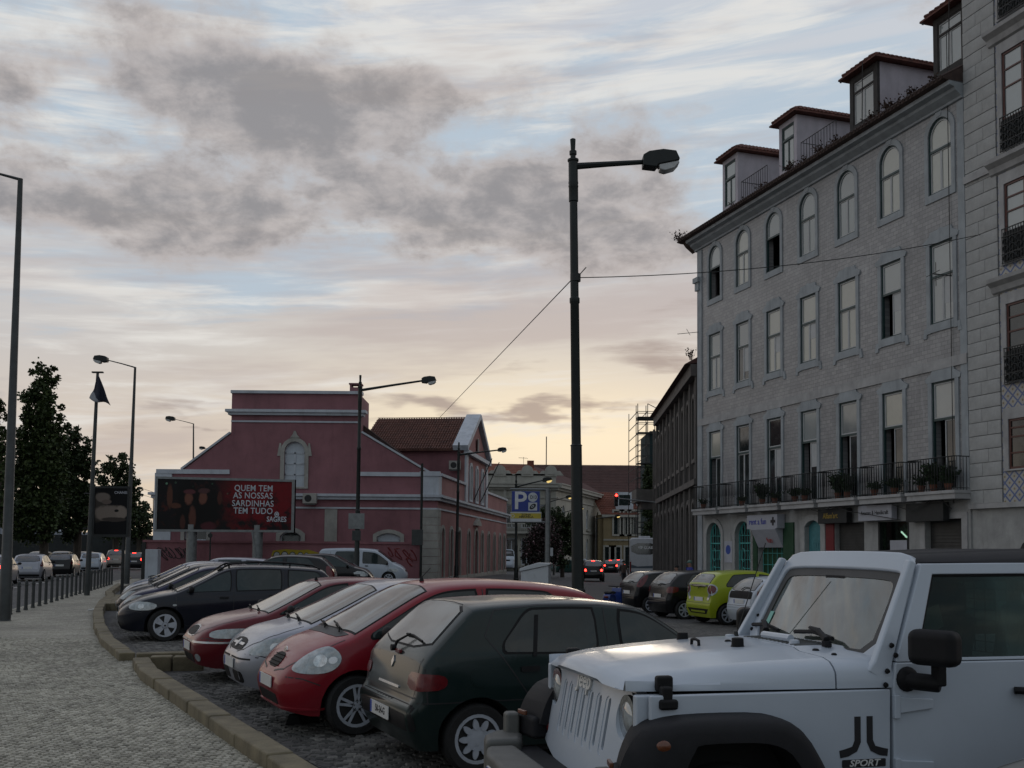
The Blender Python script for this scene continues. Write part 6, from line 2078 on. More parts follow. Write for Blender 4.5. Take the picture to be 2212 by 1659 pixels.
m = MB()
fbar(m, uT0 - .05, uT1 + .05, 10.95, 11.12, -.5, .14)
fbar(m, uT0 - .30, uT1 + .30, 9.82, 9.98, -.5, .34); fbar(m, uT0 - .16, uT1 + .16, 9.66, 9.82, -.5, .20)
fbar(m, uT0, uT1, 9.24, 9.34, -.02, .06)
fbar(m, U(925), uT0 - .02, 6.12, 6.36, -.02, .10)
fbar(m, uT1 + .02, uL - .02, 6.16, 6.42, -.02, .10)
m.build('white_moulding', 'white_trim', PB)
m = MB()
for (a, b) in (((uT1 + .02, 8.58), (U(390), 6.40)), ((uT0 - .02, 8.68), (U(927), 6.32))):
    d = Vector((b[0] - a[0], b[1] - a[1])); n = Vector((-d.y, d.x)).normalized() * .11
    if n.y < 0: n = -n
    m = MB(); m.prism([a, b, (b[0] + n.x, b[1] + n.y), (a[0] + n.x, a[1] + n.y)], -.45, .08, fp)
    m.build('raking_coping', 'white_trim', PB)
m = MB()
fbar(m, -.34, uL + .34, 4.90, 5.05, -.3, .36); fbar(m, -.2, uL + .2, 4.72, 4.90, -.3, .22); fbar(m, 0, uL, 4.18, 4.28, -.02, .07)
m.build('cornice', 'white_trim', PB)
m = MB()
fbar(m, -.1, 31.3, 4.88, 5.03, -.3, .35, fs_); fbar(m, -.1, 31.1, 4.70, 4.88, -.3, .21, fs_); fbar(m, 0, 31, 4.18, 4.28, -.02, .07, fs_)
fbar(m, .8, 9.3, 6.22, 6.38, -.42, .12, fs_); fbar(m, 19.1, 31.1, 6.22, 6.38, -.42, .12, fs_)
m.build('side_cornice', 'white_trim', PB)
# corner quoins, stone by stone
for k in range(10):
    z0 = -.4 + k * .46 if k < 10 else 0
    L = .98 if k % 2 else .86
    m = MB(); m.prism([(-.06, z0), (L, z0), (L, z0 + .44), (-.06, z0 + .44)], -.02, .06, fp); m.prism([(-.0, z0), (L * .9, z0), (L * .9, z0 + .44), (0, z0 + .44)], -.02, .055, fs_)
    m.build('quoin', 'stone_trim', PB)
m = MB(); fbar(m, uL - .95, uL + .05, 5.05, 6.2, -.02, .08); m.build('corner_pier', 'white_trim', PB); m = MB(); fbar(m, -.07, .98, 5.05, 6.16, -.02, .08); m.build('corner_pier', 'white_trim', PB); m = MB(); fbar(m, .0, .9, 5.03, 6.16, -.02, .07, fs_); m.build('corner_pier', 'white_trim', PB); m = MB(); fbar(m, -.14, 1.05, 6.15, 6.42, -.45, .14); fbar(m, uL - .95, uL + .06, -.4, 4.7, -.02, .06)
m.build('corner_pier', 'white_trim', PB)
m = MB(); fbar(m, U(729), U(702), -.4, 4.15, -.02, .06); m.build('pilaster', 'stone_trim', PB)
# windows on the front
pa = [(w1_, 'tall'), (wa, 'low'), (wb_, 'low'), (wc, 'low')]
for k, (poly, kd) in enumerate(pa):
    s0, s1 = min(p[0] for p in poly), max(p[0] for p in poly); z0, z1 = min(p[1] for p in poly), max(p[1] for p in poly); c = (s0 + s1) / 2
    m = MB(); m.ring(poly, grow(poly, -.07), -.22, -.14, fp)
    if kd == 'tall':
        m.prism([(c - .05, z0), (c + .05, z0), (c + .05, z1 - .6), (c - .05, z1 - .6)], -.21, -.14, fp)
        for zz in (z0 + .72, z0 + 1.38, z0 + 2.0): m.prism([(s0, zz - .04), (s1, zz - .04), (s1, zz + .04), (s0, zz + .04)], -.21, -.14, fp)
    else:
        m.prism([(s0, z0 + .25), (s1, z0 + .25), (s1, z0 + .33), (s0, z0 + .33)], -.21, -.14, fp)
    w_ = m.build('window', 'white_trim', PB)
    m = MB(); m.prism(grow(poly, -.05), -.19, -.18, fp); m.build('pane', 'pane_bluish' if k < 2 else 'pane_dark', w_)
    g_ = .23 if kd == 'tall' else .22
    o2 = arch(s0 - g_, s1 + g_, z0 - (.1 if kd == 'tall' else .22), z1 + g_, {0: 9, 1: .3, 2: .36, 3: 0}[k], 8 if k == 0 else 6)
    m = MB(); m.ring(o2, poly, -.02, .07, fp)
    if kd == 'tall':
        m.prism([(s0 - .42, z1 - .85), (s0 - .2, z1 - .85), (s0 - .2, z1 - .1), (s0 - .3, z1 - .1)], 0, .06, fp); m.prism([(s1 + .2, z1 - .85), (s1 + .42, z1 - .85), (s1 + .3, z1 - .1), (s1 + .2, z1 - .1)], 0, .06, fp)
        m.prism([(c - .28, z1 + .22), (c + .28, z1 + .22), (c + .12, z1 + .42), (c + .05, z1 + .62), (c - .05, z1 + .62), (c - .12, z1 + .42)], 0, .09, fp)
    m.build('surround', 'stone_trim', w_)
for c in (1.6, 4.4, 7.2, 11.0, 17.0, 20.2, 23.4, 26.6, 29.4, 14.15):
    big = c == 14.15
    poly = arch(c - (.75 if big else .45), c + (.75 if big else .45), -.3 if big else .2, 3.3 if big else 3.15, 9)
    s0, s1 = min(p[0] for p in poly), max(p[0] for p in poly); z0, z1 = poly[0][1], max(p[1] for p in poly)
    m = MB(); m.ring(poly, grow(poly, -.06), -.25, -.18, fs_); m.prism([(c - .035, z0), (c + .035, z0), (c + .035, z1 - .1), (c - .035, z1 - .1)], -.24, -.18, fs_)
    for zz in (1.0, 1.7): m.prism([(s0, zz), (s1, zz), (s1, zz + .06), (s0, zz + .06)], -.24, -.18, fs_)
    w_ = m.build('window', 'white_trim', PB)
    m = MB(); m.prism(grow(poly, -.05), -.22, -.21, fs_); m.build('pane', 'pane_dark', w_)
    m = MB(); m.ring(arch(s0 - .18, s1 + .18, z0 - .2, z1 + .18, 9), poly, -.02, .08, fs_)
    if big: m.prism([(s0 - .5, 3.6), (s1 + .5, 3.6), (s1 + .3, 3.8), (c, 4.15), (s0 - .3, 3.8)], 0, .25, fs_)
    m.build('surround', 'stone_trim', w_)
# side plinth
m = MB(); fbar(m, 0, 31, -.8, .15, -.02, .05, fs_); m.build('plinth', 'stone_trim', PB)
# main roof behind the gable
m = MB(); m.prism([(.5, 6.0), (.5, 6.15), (5.6, 9.9), (10.7, 6.15), (10.7, 6.0)], -26, -1.2, fp); m.build('roof', 'roof_tile_dark', PB)
m = MB()
for k in range(60):
    w_ = -1.3 - k * .40
    m.tube([fp(.5, 6.22, w_), fp(5.5, 9.88, w_)], .07, 5)
o = m.build('roof_tile', 'roof_tile_dark', PB); o['kind'] = 'stuff'
# cross wing with pediment
pm('wing_tiles', (.115, .048, .034), .85, var=.35, vs=2, bump=.3, bs=25, grime=.4)
ws0, ws1 = 9.3, 19.1
apex = 11.35; ev_ = 8.66; mid = (ws0 + ws1) / 2
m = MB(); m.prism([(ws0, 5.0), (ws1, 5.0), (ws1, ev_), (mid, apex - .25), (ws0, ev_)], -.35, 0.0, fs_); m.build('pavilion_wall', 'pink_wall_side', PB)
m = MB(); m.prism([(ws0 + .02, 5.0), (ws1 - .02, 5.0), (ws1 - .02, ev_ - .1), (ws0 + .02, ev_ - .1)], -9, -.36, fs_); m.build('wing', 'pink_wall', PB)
m = MB()
m.prism([(ws0 - .35, ev_ - .12), (mid, apex - .05), (ws1 + .35, ev_ - .12), (ws1 + .35, ev_ - .02), (mid, apex + .08), (ws0 - .35, ev_ - .02)], -7.4, -.3, fs_); rf_ = m.build('wing_roof', 'wing_tiles', PB)
m = MB()
for k in range(38):
    w_ = -.4 - k * .185
    m.tube([fs_(ws0 - .38, ev_, w_), fs_(mid, apex + .10, w_)], .05, 4)
for k in range(14):      # the steps of the tile courses
    t = k / 13
    m.tube([fs_(ws0 - .36 + (mid - ws0 + .36) * t, ev_ + .045 + (apex + .1 - ev_) * t, -.35), fs_(ws0 - .36 + (mid - ws0 + .36) * t, ev_ + .045 + (apex + .1 - ev_) * t, -7.4)], .03, 4)
o = m.build('wing_tile', 'wing_tiles', rf_); o['kind'] = 'stuff'
m = MB()
for a, b in (((ws0 - .5, ev_ - .10), (mid, apex + .02)), ((mid, apex + .02), (ws1 + .5, ev_ - .10))):
    d = Vector((b[0] - a[0], b[1] - a[1])); n = Vector((-d.y, d.x)).normalized() * .40
    m.prism([a, b, (b[0] + n.x * .9, b[1] + n.y * .9), (a[0] + n.x * .9, a[1] + n.y * .9)], -.75, .30, fs_)
fbar(m, ws0 - .4, ws1 + .4, 8.35, 8.62, -.02, .30, fs_)
fbar(m, ws0 - .05, ws0 + .8, 5.05, 8.35, -.02, .10, fs_); fbar(m, ws1 - .8, ws1 + .05, 5.05, 8.35, -.02, .10, fs_)
m.build('pediment_moulding', 'white_trim', PB)
for c in (11.6, 14.2, 16.8):
    poly = arch(c - .45, c + .45, 5.35, 7.75, 9)
    m = MB(); m.ring(arch(c - .65, c + .65, 5.2, 7.95, 9), poly, 0, .08, fs_); m.prism([(c - .04, 5.35), (c + .04, 5.35), (c + .04, 7.7), (c - .04, 7.7)], 0, .05, fs_); w_ = m.build('window', 'white_trim', PB)
    m = MB(); m.prism(poly, .01, .02, fs_); m.build('pane', 'pane_cream', w_)
m = MB(); m.cbox(fs_(mid, 9.4, .1), (.1, .9, 1.0)); m.build('coat_of_arms', 'stone_trim', PB, bevel=.1)
# chimney
m = MB(); fbar(m, U(772), U(748), 11.1, 11.45, -1.2, -.5); c_ = m.build('chimney', 'pink_wall', PB)
m = MB(); fbar(m, U(772), U(768), 11.45, 11.62, -1.2, -.5); fbar(m, U(752), U(748), 11.45, 11.62, -1.2, -.5); fbar(m, U(774), U(746), 11.62, 11.70, -1.25, -.45); m.build('chimney_cap', 'pink_wall', c_)
# air conditioner on the wing, extractor by the billboard
for P_, nm, lb in ((fp(U(963), 7.55, -9.15), 'air_conditioner', 'white air conditioner on the wall under the red tiled wing'), (fp(U(672), 4.75, .25), 'air_conditioner', 'grey box unit on the pink wall at the billboard right end')):
    A = empty(nm, P_, 0, lb, 'air conditioner')
    A.scale = (.8, .8, .8); m = MB(); m.cbox((0, -.2, 0), (1.0, .4, .75)); m.build('case', 'stone_trim', A, bevel=.03)
    m = MB(); m.lathe([(.26, -.01), (.24, .012), (.05, .015)], (-.1, -.4, 0), 'Y', 16); m.build('fan', 'shop_dark', A)
    m = MB(); m.cbox((0, -.1, -.42), (.8, .3, .06)); m.build('bracket', 'galvanised', A)
# flag staffs leaning out from the pavilion
m = MB(); m.tube([fs_(12.6, 5.4, .1), fs_(12.3, 8.3, 1.4)], .035, 5); m.build('flagstaff', 'iron_black', PB); m = MB(); m.tube([fs_(15.6, 5.4, .1), fs_(15.3, 8.3, 1.5)], .035, 5); m.build('flagstaff', 'iron_black', PB)

# boundary wall with graffiti
BW = empty('boundary_wall', (0, 0, 0), 0, 'long low pink rendered wall with yellow and white graffiti behind the parked cars', 'wall')
bx0, bx1 = (313 - 1106) / 2212 * 57, (912 - 1106) / 2212 * 57
m = MB(); m.box(bx0, 57.0, -.3, bx1, 57.35, 2.12); m.build('wall', 'pink_low_wall', BW)
m = MB(); m.box(bx0 - .05, 56.93, 2.12, bx1 + .05, 57.42, 2.24); m.build('coping', 'pink_low_wall', BW)
bxx = lambda px: (px - 1106) / 2212 * 57
bzz = lambda px, py: 1.8 + (1190 + (px - 1106) * .00873 - py) / 2212 * 57
fg = lambda u, v, w: (u, 57.0 - w, v)
pm('graffiti_yellow', (.36, .27, .01), .6); pm('graffiti_white', (.40, .42, .40), .6, var=.15); pm('graffiti_red', (.16, .015, .015), .6)
m = MB(); m.prism([(bxx(a), bzz(a, b)) for a, b in ((588, 1200), (592, 1189), (620, 1186), (648, 1188), (668, 1187), (690, 1194), (705, 1202), (660, 1206))], 0, .006, fg); o = m.build('graffiti', 'graffiti_yellow', BW)
for a, r in ((600, 7), (617, 7.5), (634, 6.5), (651, 6), (664, 5)):
    m = MB(); c = (bxx(a), bzz(a, 1199)); m.prism(circle(c[0], c[1], r * .0275, 14, r * .030), .006, .010, fg); m.build('graffiti', 'ink', BW)
    m = MB(); m.prism(circle(c[0], c[1] - .01, r * .0222, 14, r * .025), .010, .014, fg); m.build('graffiti', 'graffiti_white', BW)
rnd = random.Random(4)
m = MB()
for (a, b, sz) in ((862, 1196, .28), (878, 1198, .22), (895, 1199, .24), (886, 1214, .2), (845, 1192, .18)):
    c = Vector((bxx(a), 56.985, bzz(a, b)))
    pts = [c + Vector((sz * math.cos(t * 1.7 + a) * rnd.uniform(.6, 1), 0, sz * 1.5 * math.sin(t * 1.3 + a) * rnd.uniform(.7, 1))) for t in np.linspace(0, 4.5, 9)]
    m.tube(pts, .03, 4)
m.build('graffiti', 'graffiti_red', BW)
m = MB()
for k in range(9):
    a = 350 + k * 9 + rnd.uniform(-3, 3); c = Vector((bxx(a), 56.985, bzz(a, 1196 + rnd.uniform(-3, 3))))
    m.tube([c + Vector((.22 * math.cos(t * 2 + k), 0, .3 * math.sin(t * 1.5 + k))) for t in np.linspace(0, 4, 8)], .022, 4)
m.build('graffiti', 'ink', BW)
m = MB(); p = ((330 - 1106) / 2212 * 55, 55.0); m.box(p[0] - .34, 55, -.1, p[0] + .34, 55.5, 1.72); o = m.build('utility_cabinet', 'white_trim', None, bevel=.02); tag(o, 'tall pale utility cabinet at the left end of the pink wall', 'cabinet')
m = MB(); p = ((366.5 - 1106) / 2212 * 57.2,); m.box(bxx(312) - .05, 56.9, -.1, bxx(318), 57.6, 2.1); m.build('end_pier', 'shop_dark', BW)

# ------------------------------------------------------------------ billboard
BB = empty('billboard', (0, 0, 0), 0, 'wide dark red beer billboard with silver Portuguese slogan on two tubular legs', 'billboard')
YB = 54.0
bx = lambda px: (px - 1106) / 2212 * YB
bz = lambda px, py: 1.8 + (1190 + (px - 1106) * .00873 - py) / 2212 * YB
L0, L1 = bx(339), bx(631); ztl, zbl, ztr, zbr = bz(339, 1033), bz(339, 1144), bz(631, 1040), bz(631, 1146)
fb = lambda u, v, w: (u, YB - w, v)
oq = [(L0 - .1, zbl - .1), (L1 + .12, zbr - .1), (L1 + .12, ztr + .1), (L0 - .1, ztl + .1)]
iq = [(L0 + .02, zbl + .02), (L1 - .02, zbr + .02), (L1 - .02, ztr - .02), (L0 + .02, ztl - .02)]
m = MB(); m.ring(oq, iq, -.3, .06, fb); m.prism(oq, -.3, -.02, fb); m.build('frame', 'galvanised', BB)


def soft(q, ge, col, x, z, rx, rz, c, n, edge=.5):      # a soft-edged spot of ink in a printed picture
    s_ = q.new('ShaderNodeSeparateXYZ'); q.l.new(ge, s_.inputs[0])
    dx = q.m('DIVIDE', q.m('SUBTRACT', s_.outputs[0], x), rx); dz = q.m('DIVIDE', q.m('SUBTRACT', s_.outputs[2], z), rz)
    r = q.m('ADD', q.m('ADD', q.m('MULTIPLY', dx, dx), q.m('MULTIPLY', dz, dz)), q.m('MULTIPLY', q.m('SUBTRACT', n, .5), 1.6))
    return q.mix(q.step(r, 1.0 + edge, 1.0 - edge), col, c)


mt = bpy.data.materials.new('poster_print'); mt.use_nodes = True
q = NG(mt.node_tree); b_ = q.n['Principled BSDF']
ge = q.new('ShaderNodeNewGeometry').outputs['Position']; s3 = q.new('ShaderNodeSeparateXYZ'); q.l.new(ge, s3.inputs[0])
t_ = q.m('DIVIDE', q.m('SUBTRACT', s3.outputs[0], L0), L1 - L0)
n = q.noise(ge, .8, 5, .6, 1.0); n2 = q.noise(ge, 2.6, 4, .6)
redm = q.m('MULTIPLY', q.step(q.m('ADD', t_, q.m('MULTIPLY', n, .3)), .55, .80), q.step(q.m('ADD', n2, q.m('MULTIPLY', q.m('SUBTRACT', s3.outputs[2], 3.6), .12)), .30, .62))
col = q.mix(redm, (.006, .005, .006), (.15, .004, .008))
glo = q.m('MULTIPLY', q.m('SUBTRACT', 1.0, q.step(t_, .5, .7)), q.step(n2, .52, .72))
col = q.mix(q.m('MULTIPLY', glo, .8), col, (.06, .012, .008))
vo = q.new('ShaderNodeTexVoronoi'); q.l.new(ge, vo.inputs['Vector']); vo.inputs['Scale'].default_value = 2.8
bok = q.m('MULTIPLY', q.m('LESS_THAN', vo.outputs['Distance'], .17), q.m('MULTIPLY', q.m('SUBTRACT', 1.0, q.step(t_, .35, .6)), q.step(s3.outputs[2], 3.7, 5.0)))
sc_ = q.new('ShaderNodeSeparateColor'); q.l.new(vo.outputs['Color'], sc_.inputs[0])
col = q.mix(q.m('MULTIPLY', bok, q.m('MULTIPLY', sc_.outputs[0], .9)), col, q.mix(sc_.outputs[1], (.10, .30, .16), (.35, .34, .30)))
# two dancers, kept vague: soft shapes in the print
for cx, cy, hx, hy, c_ in ((410, 1095, 32, 55, (.004, .003, .003)), (450, 1095, 28, 52, (.004, .003, .003)), (407, 1077, 9, 13, (.15, .06, .04)), (438, 1076, 9, 13, (.15, .06, .04)), (409, 1062, 12, 5, (.10, .03, .035)), (440, 1060, 13, 6, (.08, .035, .035)), (416, 1118, 8, 24, (.10, .038, .026)), (366, 1072, 6, 26, (.09, .035, .022)), (379, 1092, 12, 6, (.09, .035, .022)), (452, 1136, 17, 9, (.07, .015, .02)), (395, 1128, 6, 16, (.06, .022, .016)), (474, 1075, 5, 14, (.07, .02, .014))):
    col = soft(q, ge, col, bx(cx), bz(cx, cy), hx / 2212 * YB, hy / 2212 * YB, c_, n2)
q.put(b_.inputs['Base Color'], col); b_.inputs['Roughness'].default_value = .35
b_.inputs['Specular IOR Level'].default_value = .2; MATS['poster_print'] = mt
m = MB(); m.prism(iq, -.02, .0, fb); po = m.build('poster', 'poster_print', BB)
pm('silver_letters', (.46, .50, .54), .35, var=.1)
sl_ang = Vector((L1 - L0, 0, ztr - ztl)).normalized()
for k, (tx, px_, py_) in enumerate((('QUEM TEM', 547, 1055), ('AS NOSSAS', 546, 1071), ('SARDINHAS', 546, 1088), ('TEM TUDO', 547, 1104))):
    text_mesh('slogan', tx, .455, 'silver_letters', po, basis((bx(px_), YB - .006, bz(px_, py_)), sl_ang, (0, 0, 1)), .006, .003, sx=.88, spacing=1.04)
text_mesh('brand_lettering', 'SAGRES', .38, 'silver_letters', po, basis((bx(598), YB - .006, bz(598, 1122)), sl_ang, (0, 0, 1)), .006, .006, sx=.80)
m = MB(); c = (bx(598), bz(598, 1111)); m.ring(circle(c[0], c[1], .12, 16, .14), circle(c[0], c[1], .08, 16, .10), .001, .008, fb); m.prism([(c[0] - .05, c[1] - .05), (c[0] + .05, c[1] - .05), (c[0] + .05, c[1] + .06), (c[0] - .05, c[1] + .06)], .001, .008, fb); m.build('emblem', 'silver_letters', po)
for px_ in (413, 556):
    m = MB(); x = bx(px_); m.lathe([(.27, 0), (.27, 2.95), (.27, 3.1)], (x, YB + .22, -.05), 'Z', 16)
    for z in (.9, 1.5, 2.0): m.lathe([(.285, z), (.285, z + .03)], (x, YB + .22, 0), 'Z', 16)
    m.build('leg', 'galvanised', BB, smooth=True)
m = MB(); x0 = (565 - 1106) / 2212 * 52; m.tube([(x0, 52, 0), (x0 - .45, 52, 2.75)], .07, 6); o = m.build('leaning_post', 'galvanised'); tag(o, 'thin grey post leaning in front of the right billboard leg', 'post')
m = MB(); x0 = (456 - 1106) / 2212 * 52; m.tube([(x0, 52, 0), (x0, 52, 2.6)], .04, 6); m.lathe([(.12, -.02), (.12, .02)], (x0, 51.95, 2.45), 'Y', 12); o = m.build('sign_post', 'iron_black'); tag(o, 'thin dark post with a small round plate below the billboard left half', 'post')

# ------------------------------------------------------------------ far end of the street
pm('cream_wall', (.37, .36, .31), .85, var=.14, vs=.5, bump=.2, bs=8, grime=.4)
pm('cream_trim', (.36, .35, .31), .8, var=.12, vs=.8, grime=.3)
pm('ochre_wall', (.24, .185, .10), .85, var=.15, vs=.5, grime=.4)
pm('brown_roof', (.085, .040, .034), .9, var=.2, vs=.6, grime=.3)
pm('red_roof_far', (.17, .058, .036), .9, var=.3, vs=1.2, grime=.3)


def ribs(parent, p0, p1, q0, q1, n, r, mat, name='roof_tile', rows=0):
    """tile rows from the line p0-p1 (eaves) up to q0-q1 (ridge)"""
    m = MB(); p0, p1, q0, q1 = map(Vector, (p0, p1, q0, q1))
    for k in range(n):
        t = (k + .5) / n; m.tube([p0.lerp(p1, t), q0.lerp(q1, t)], r, 4)
    for k in range(rows):
        t = (k + .5) / rows; m.tube([p0.lerp(q0, t) + Vector((0, 0, r * .6)), p1.lerp(q1, t) + Vector((0, 0, r * .6))], r * .6, 4)
    o = m.build(name, mat, parent); o['kind'] = 'stuff'


# palace: bowed front (left) and straight wing (right)
PAL = empty('palace', (0, 0, 0), 0, 'pale three-storey palace with arched windows and red tiled roof at the street end', 'building')
A_ = at(1035, 1240, 112); B_ = at(1200, 1240, 112); C_ = at(1313, 1240, 140)


def seg_frame(a, b):
    a = Vector((a.x, a.y, 0)); b = Vector((b.x, b.y, 0)); u = (b - a).normalized(); n = Vector((u.y, -u.x, 0))
    return (lambda s, z, w: tuple(a + u * s + n * w + Vector((0, 0, z)))), (b - a).length


fA, LA = seg_frame(A_, B_); fB, LB = seg_frame(B_, C_)
for fn, L, cols, tag_ in ((fA, LA, [], 'A'), (fB, LB, [], 'B')):
    hs = []
    if tag_ == 'B': xs_ = [L * f for f in (.12, .35, .55, .76, .93)]
    else: xs_ = [L * f for f in (.1, .25, .42, .62, .80)]
    rows = [(.6, 3.4, 9), (4.6, 7.0, 9)] if tag_ == 'B' else [(.3, 3.2, 0), (4.3, 6.9, 0)]
    for x in xs_:
        for z0, z1, rs in rows: hs.append(arch(x - .62, x + .62, z0, z1, rs, 6))
    panel([(0, -.8), (L, -.8), (L, 9.0), (0, 9.0)], hs, -.5, 0, 'cream_wall', 'wall', PAL, fn, 4)
    m = MB(); m.prism([(0, -.8), (L, -.8), (L, 8.9), (0, 8.9)], -9, -.6, fn); m.build('core', 'cream_wall', PAL)
    for h_ in hs:
        m = MB(); m.ring(h_, grow(h_, -.12), -.3, -.15, fn); z0_ = min(p[1] for p in h_); z1_ = max(p[1] for p in h_); xc = sum((min(p[0] for p in h_), max(p[0] for p in h_))) / 2
        m.prism([(xc - .05, z0_), (xc + .05, z0_), (xc + .05, z1_ - .3), (xc - .05, z1_ - .3)], -.28, -.15, fn); m.prism([(xc - .55, z0_ + 1.3), (xc + .55, z0_ + 1.3), (xc + .55, z0_ + 1.45), (xc - .55, z0_ + 1.45)], -.28, -.14, fn)
        w_ = m.build('window', 'white_trim', PAL)
        m = MB(); m.prism(h_, -.26, -.25, fn); m.build('pane', 'pane_dark' if tag_ == 'A' else 'pane_bluish', w_)
        m = MB(); m.prism([(min(p[0] for p in h_) - .2, z0_ - .25), (max(p[0] for p in h_) + .2, z0_ - .25), (max(p[0] for p in h_) + .2, z0_), (min(p[0] for p in h_) - .2, z0_)], 0, .25, fn); m.build('sill', 'cream_trim', w_)
    m = MB()
    for z0, z1, w1 in ((8.5, 8.75, .35), (8.75, 9.1, .7), (9.1, 9.25, .8), (3.95, 4.15, .15), (7.6, 7.75, .12)): m.prism([(-.3, z0), (L + .2, z0), (L + .2, z1), (-.3, z1)], -.1, w1, fn)
    m.build('cornice', 'cream_trim', PAL)
    if tag_ == 'A':
        m = MB(); m.prism([(0, 9.25), (L, 9.25), (L, 10.1), (0, 10.1)], -.3, .1, fn); m.prism([(0, 10.1), (L, 10.1), (L, 10.25), (0, 10.25)], -.35, .2, fn); m.build('parapet', 'cream_trim', PAL)
        for f in (.26, .62, .93):
            m = MB(); m.prism(arch(L * f - .65, L * f + .65, 10.0, 11.2, 9), -.3, .25, fn); m.prism(arch(L * f - .4, L * f + .4, 10.2, 11.0, 9), .25, .32, fn); m.prism([(L * f - 1.4, 10.1), (L * f + 1.4, 10.1), (L * f + 1.0, 10.6), (L * f - 1.0, 10.6)], -.3, .2, fn); m.build('roof_ornament', 'cream_trim', PAL)
        for f in (.16, .33, .52, .71, .9):
            m = MB(); m.prism([(L * f - .15, 4.2), (L * f + .15, 4.2), (L * f + .15, 8.5), (L * f - .15, 8.5)], 0, .2, fn); m.build('pilaster', 'cream_trim', PAL)
        m = MB(); m.prism([(0, 3.7), (L, 3.7), (L, 3.95), (0, 3.95)], 0, 1.0, fn)
        for k in range(40): m.prism([(L * (k + .3) / 40, 3.95), (L * (k + .7) / 40, 3.95), (L * (k + .7) / 40, 4.7), (L * (k + .3) / 40, 4.7)], .85, .95, fn)
        m.prism([(0, 4.7), (L, 4.7), (L, 4.85), (0, 4.85)], .8, 1.0, fn); m.build('balcony', 'cream_trim', PAL)
ea, eb = Vector(fA(0, 10.2, -1.5)), Vector(fA(LA, 10.2, -1.5)); ra, rb = at(1040, 1002, 122), at(1140, 1004, 122)
m = MB(); rr_ = at(1375, 1008, 150)
e1, e2 = at(1040, 1045, 114), at(1205, 1045, 114)
m.add([e1, e2, rb, ra], [(0, 1, 2, 3)]); m.add([e2, at(1320, 1078, 141), at(1262, 1045, 146), rb], [(0, 1, 2, 3)]); ro = m.build('roof', 'red_roof_far', PAL)
ribs(ro, e1, e2, ra, rb, 70, .09, 'red_roof_far', rows=12); ribs(ro, e2, at(1320, 1078, 141), rb, at(1262, 1045, 146), 40, .09, 'brown_roof')
m = MB(); c = at(1146, 1000, 121); m.cbox((c.x, c.y, c.z - .3), (.8, .8, 1.1)); m.build('chimney', 'red_roof_far', PAL)
m = MB(); c = at(1180, 1010, 118); m.tube([(c.x, c.y, c.z), (c.x, c.y, c.z + 3.6)], .06, 5); m.build('flag_pole', 'iron_black', PAL)
m = MB(); c = at(1131, 998, 121); m.tube([(c.x, c.y, c.z - 1.0), (c.x, c.y, c.z + .6)], .03, 4); m.tube([(c.x - .6, c.y, c.z + .5), (c.x + .5, c.y, c.z + .45)], .03, 4); m.build('tv_aerial', 'iron_black', PAL)

# long brown roof behind
HB_ = empty('roofed_hall', (0, 0, 0), 0, 'long hall with a huge plain brown tiled roof behind the palace', 'building')
a, b, c, d = at(1150, 1085, 152), at(1420, 1078, 152), at(1420, 1006, 168), at(1150, 1004, 168)
m = MB(); m.add([a, b, c, d] + [v - Vector((0, -25, 12)) for v in (a, b, c, d)], [(0, 1, 2, 3), (1, 0, 4, 5)]); ro = m.build('roof', 'brown_roof', HB_)
ribs(ro, a, b, d, c, 110, .08, 'brown_roof', rows=22)
m = MB(); zz = a.z; m.box(a.x, 152.2, -1, b.x, 153, zz); m.build('wall', 'cream_wall', HB_)
m = MB(); m.box(a.x, 151.5, zz - .6, b.x, 152.2, zz + .1); m.build('eaves', 'white_trim', HB_)

# ochre house
OC = empty('ochre_house', (0, 0, 0), 0, 'ochre house with red tiled roof between palace and scaffolding', 'building')
a = at(1303, 1240, 128); b = at(1380, 1240, 128); fO, LO = seg_frame(a, b)
z1 = at(1340, 1112, 128).z
hs = [arch(x - .55, x + .55, 4.0, 6.9) for x in (LO * .42, LO * .62, LO * .84)] + [arch(x - .6, x + .6, -.2, 2.4) for x in (LO * .18, LO * .34, LO * .75)]
panel([(0, -.8), (LO, -.8), (LO, z1), (0, z1)], hs, -.4, 0, 'ochre_wall', 'wall', OC, fO, 4)
m = MB(); m.prism([(-.6, -.8), (LO, -.8), (LO, z1), (-.6, z1)], -4, -.5, fO); m.build('core', 'ochre_wall', OC)
for h_ in hs:
    m = MB(); m.ring(grow(h_, .22), h_, 0, .1, fO); xc = (h_[0][0] + h_[1][0]) / 2; m.prism([(xc - .06, h_[0][1]), (xc + .06, h_[0][1]), (xc + .06, h_[2][1]), (xc - .06, h_[2][1])], -.2, -.1, fO); w_ = m.build('window', 'cream_trim', OC)
    m = MB(); m.prism(h_, -.2, -.19, fO); m.build('pane', 'pane_dark', w_)
m = MB(); m.prism([(-.2, z1 - .3), (LO, z1 - .3), (LO, z1), (-.2, z1)], -.1, .4, fO); m.prism([(0, 3.2), (LO, 3.2), (LO, 3.4), (0, 3.4)], 0, .12, fO); m.build('cornice', 'cream_trim', OC)
p0, p1 = Vector(fO(-.3, z1, .4)), Vector(fO(LO, z1, .4)); q0, q1 = Vector(fO(-1.2, z1 + 3.1, -6)), Vector(fO(LO, z1 + 3.1, -6))
m = MB(); m.add([p0, p1, q1, q0], [(0, 1, 2, 3)]); ro = m.build('roof', 'red_roof_far', OC); ribs(ro, p0, p1, q0, q1, 26, .08, 'red_roof_far', rows=10)
m = MB(); c = Vector(fO(LO * .62, z1 + 1.2, -2)); m.cbox((c.x, c.y, c.z + .6), (2.2, 2.0, 2.2)); dm = m.build('dormer', 'white_trim', OC); m = MB(); m.cbox((c.x, c.y - 1.02, c.z + .7), (1.4, .05, 1.3)); m.build('pane', 'pane_dark', dm)

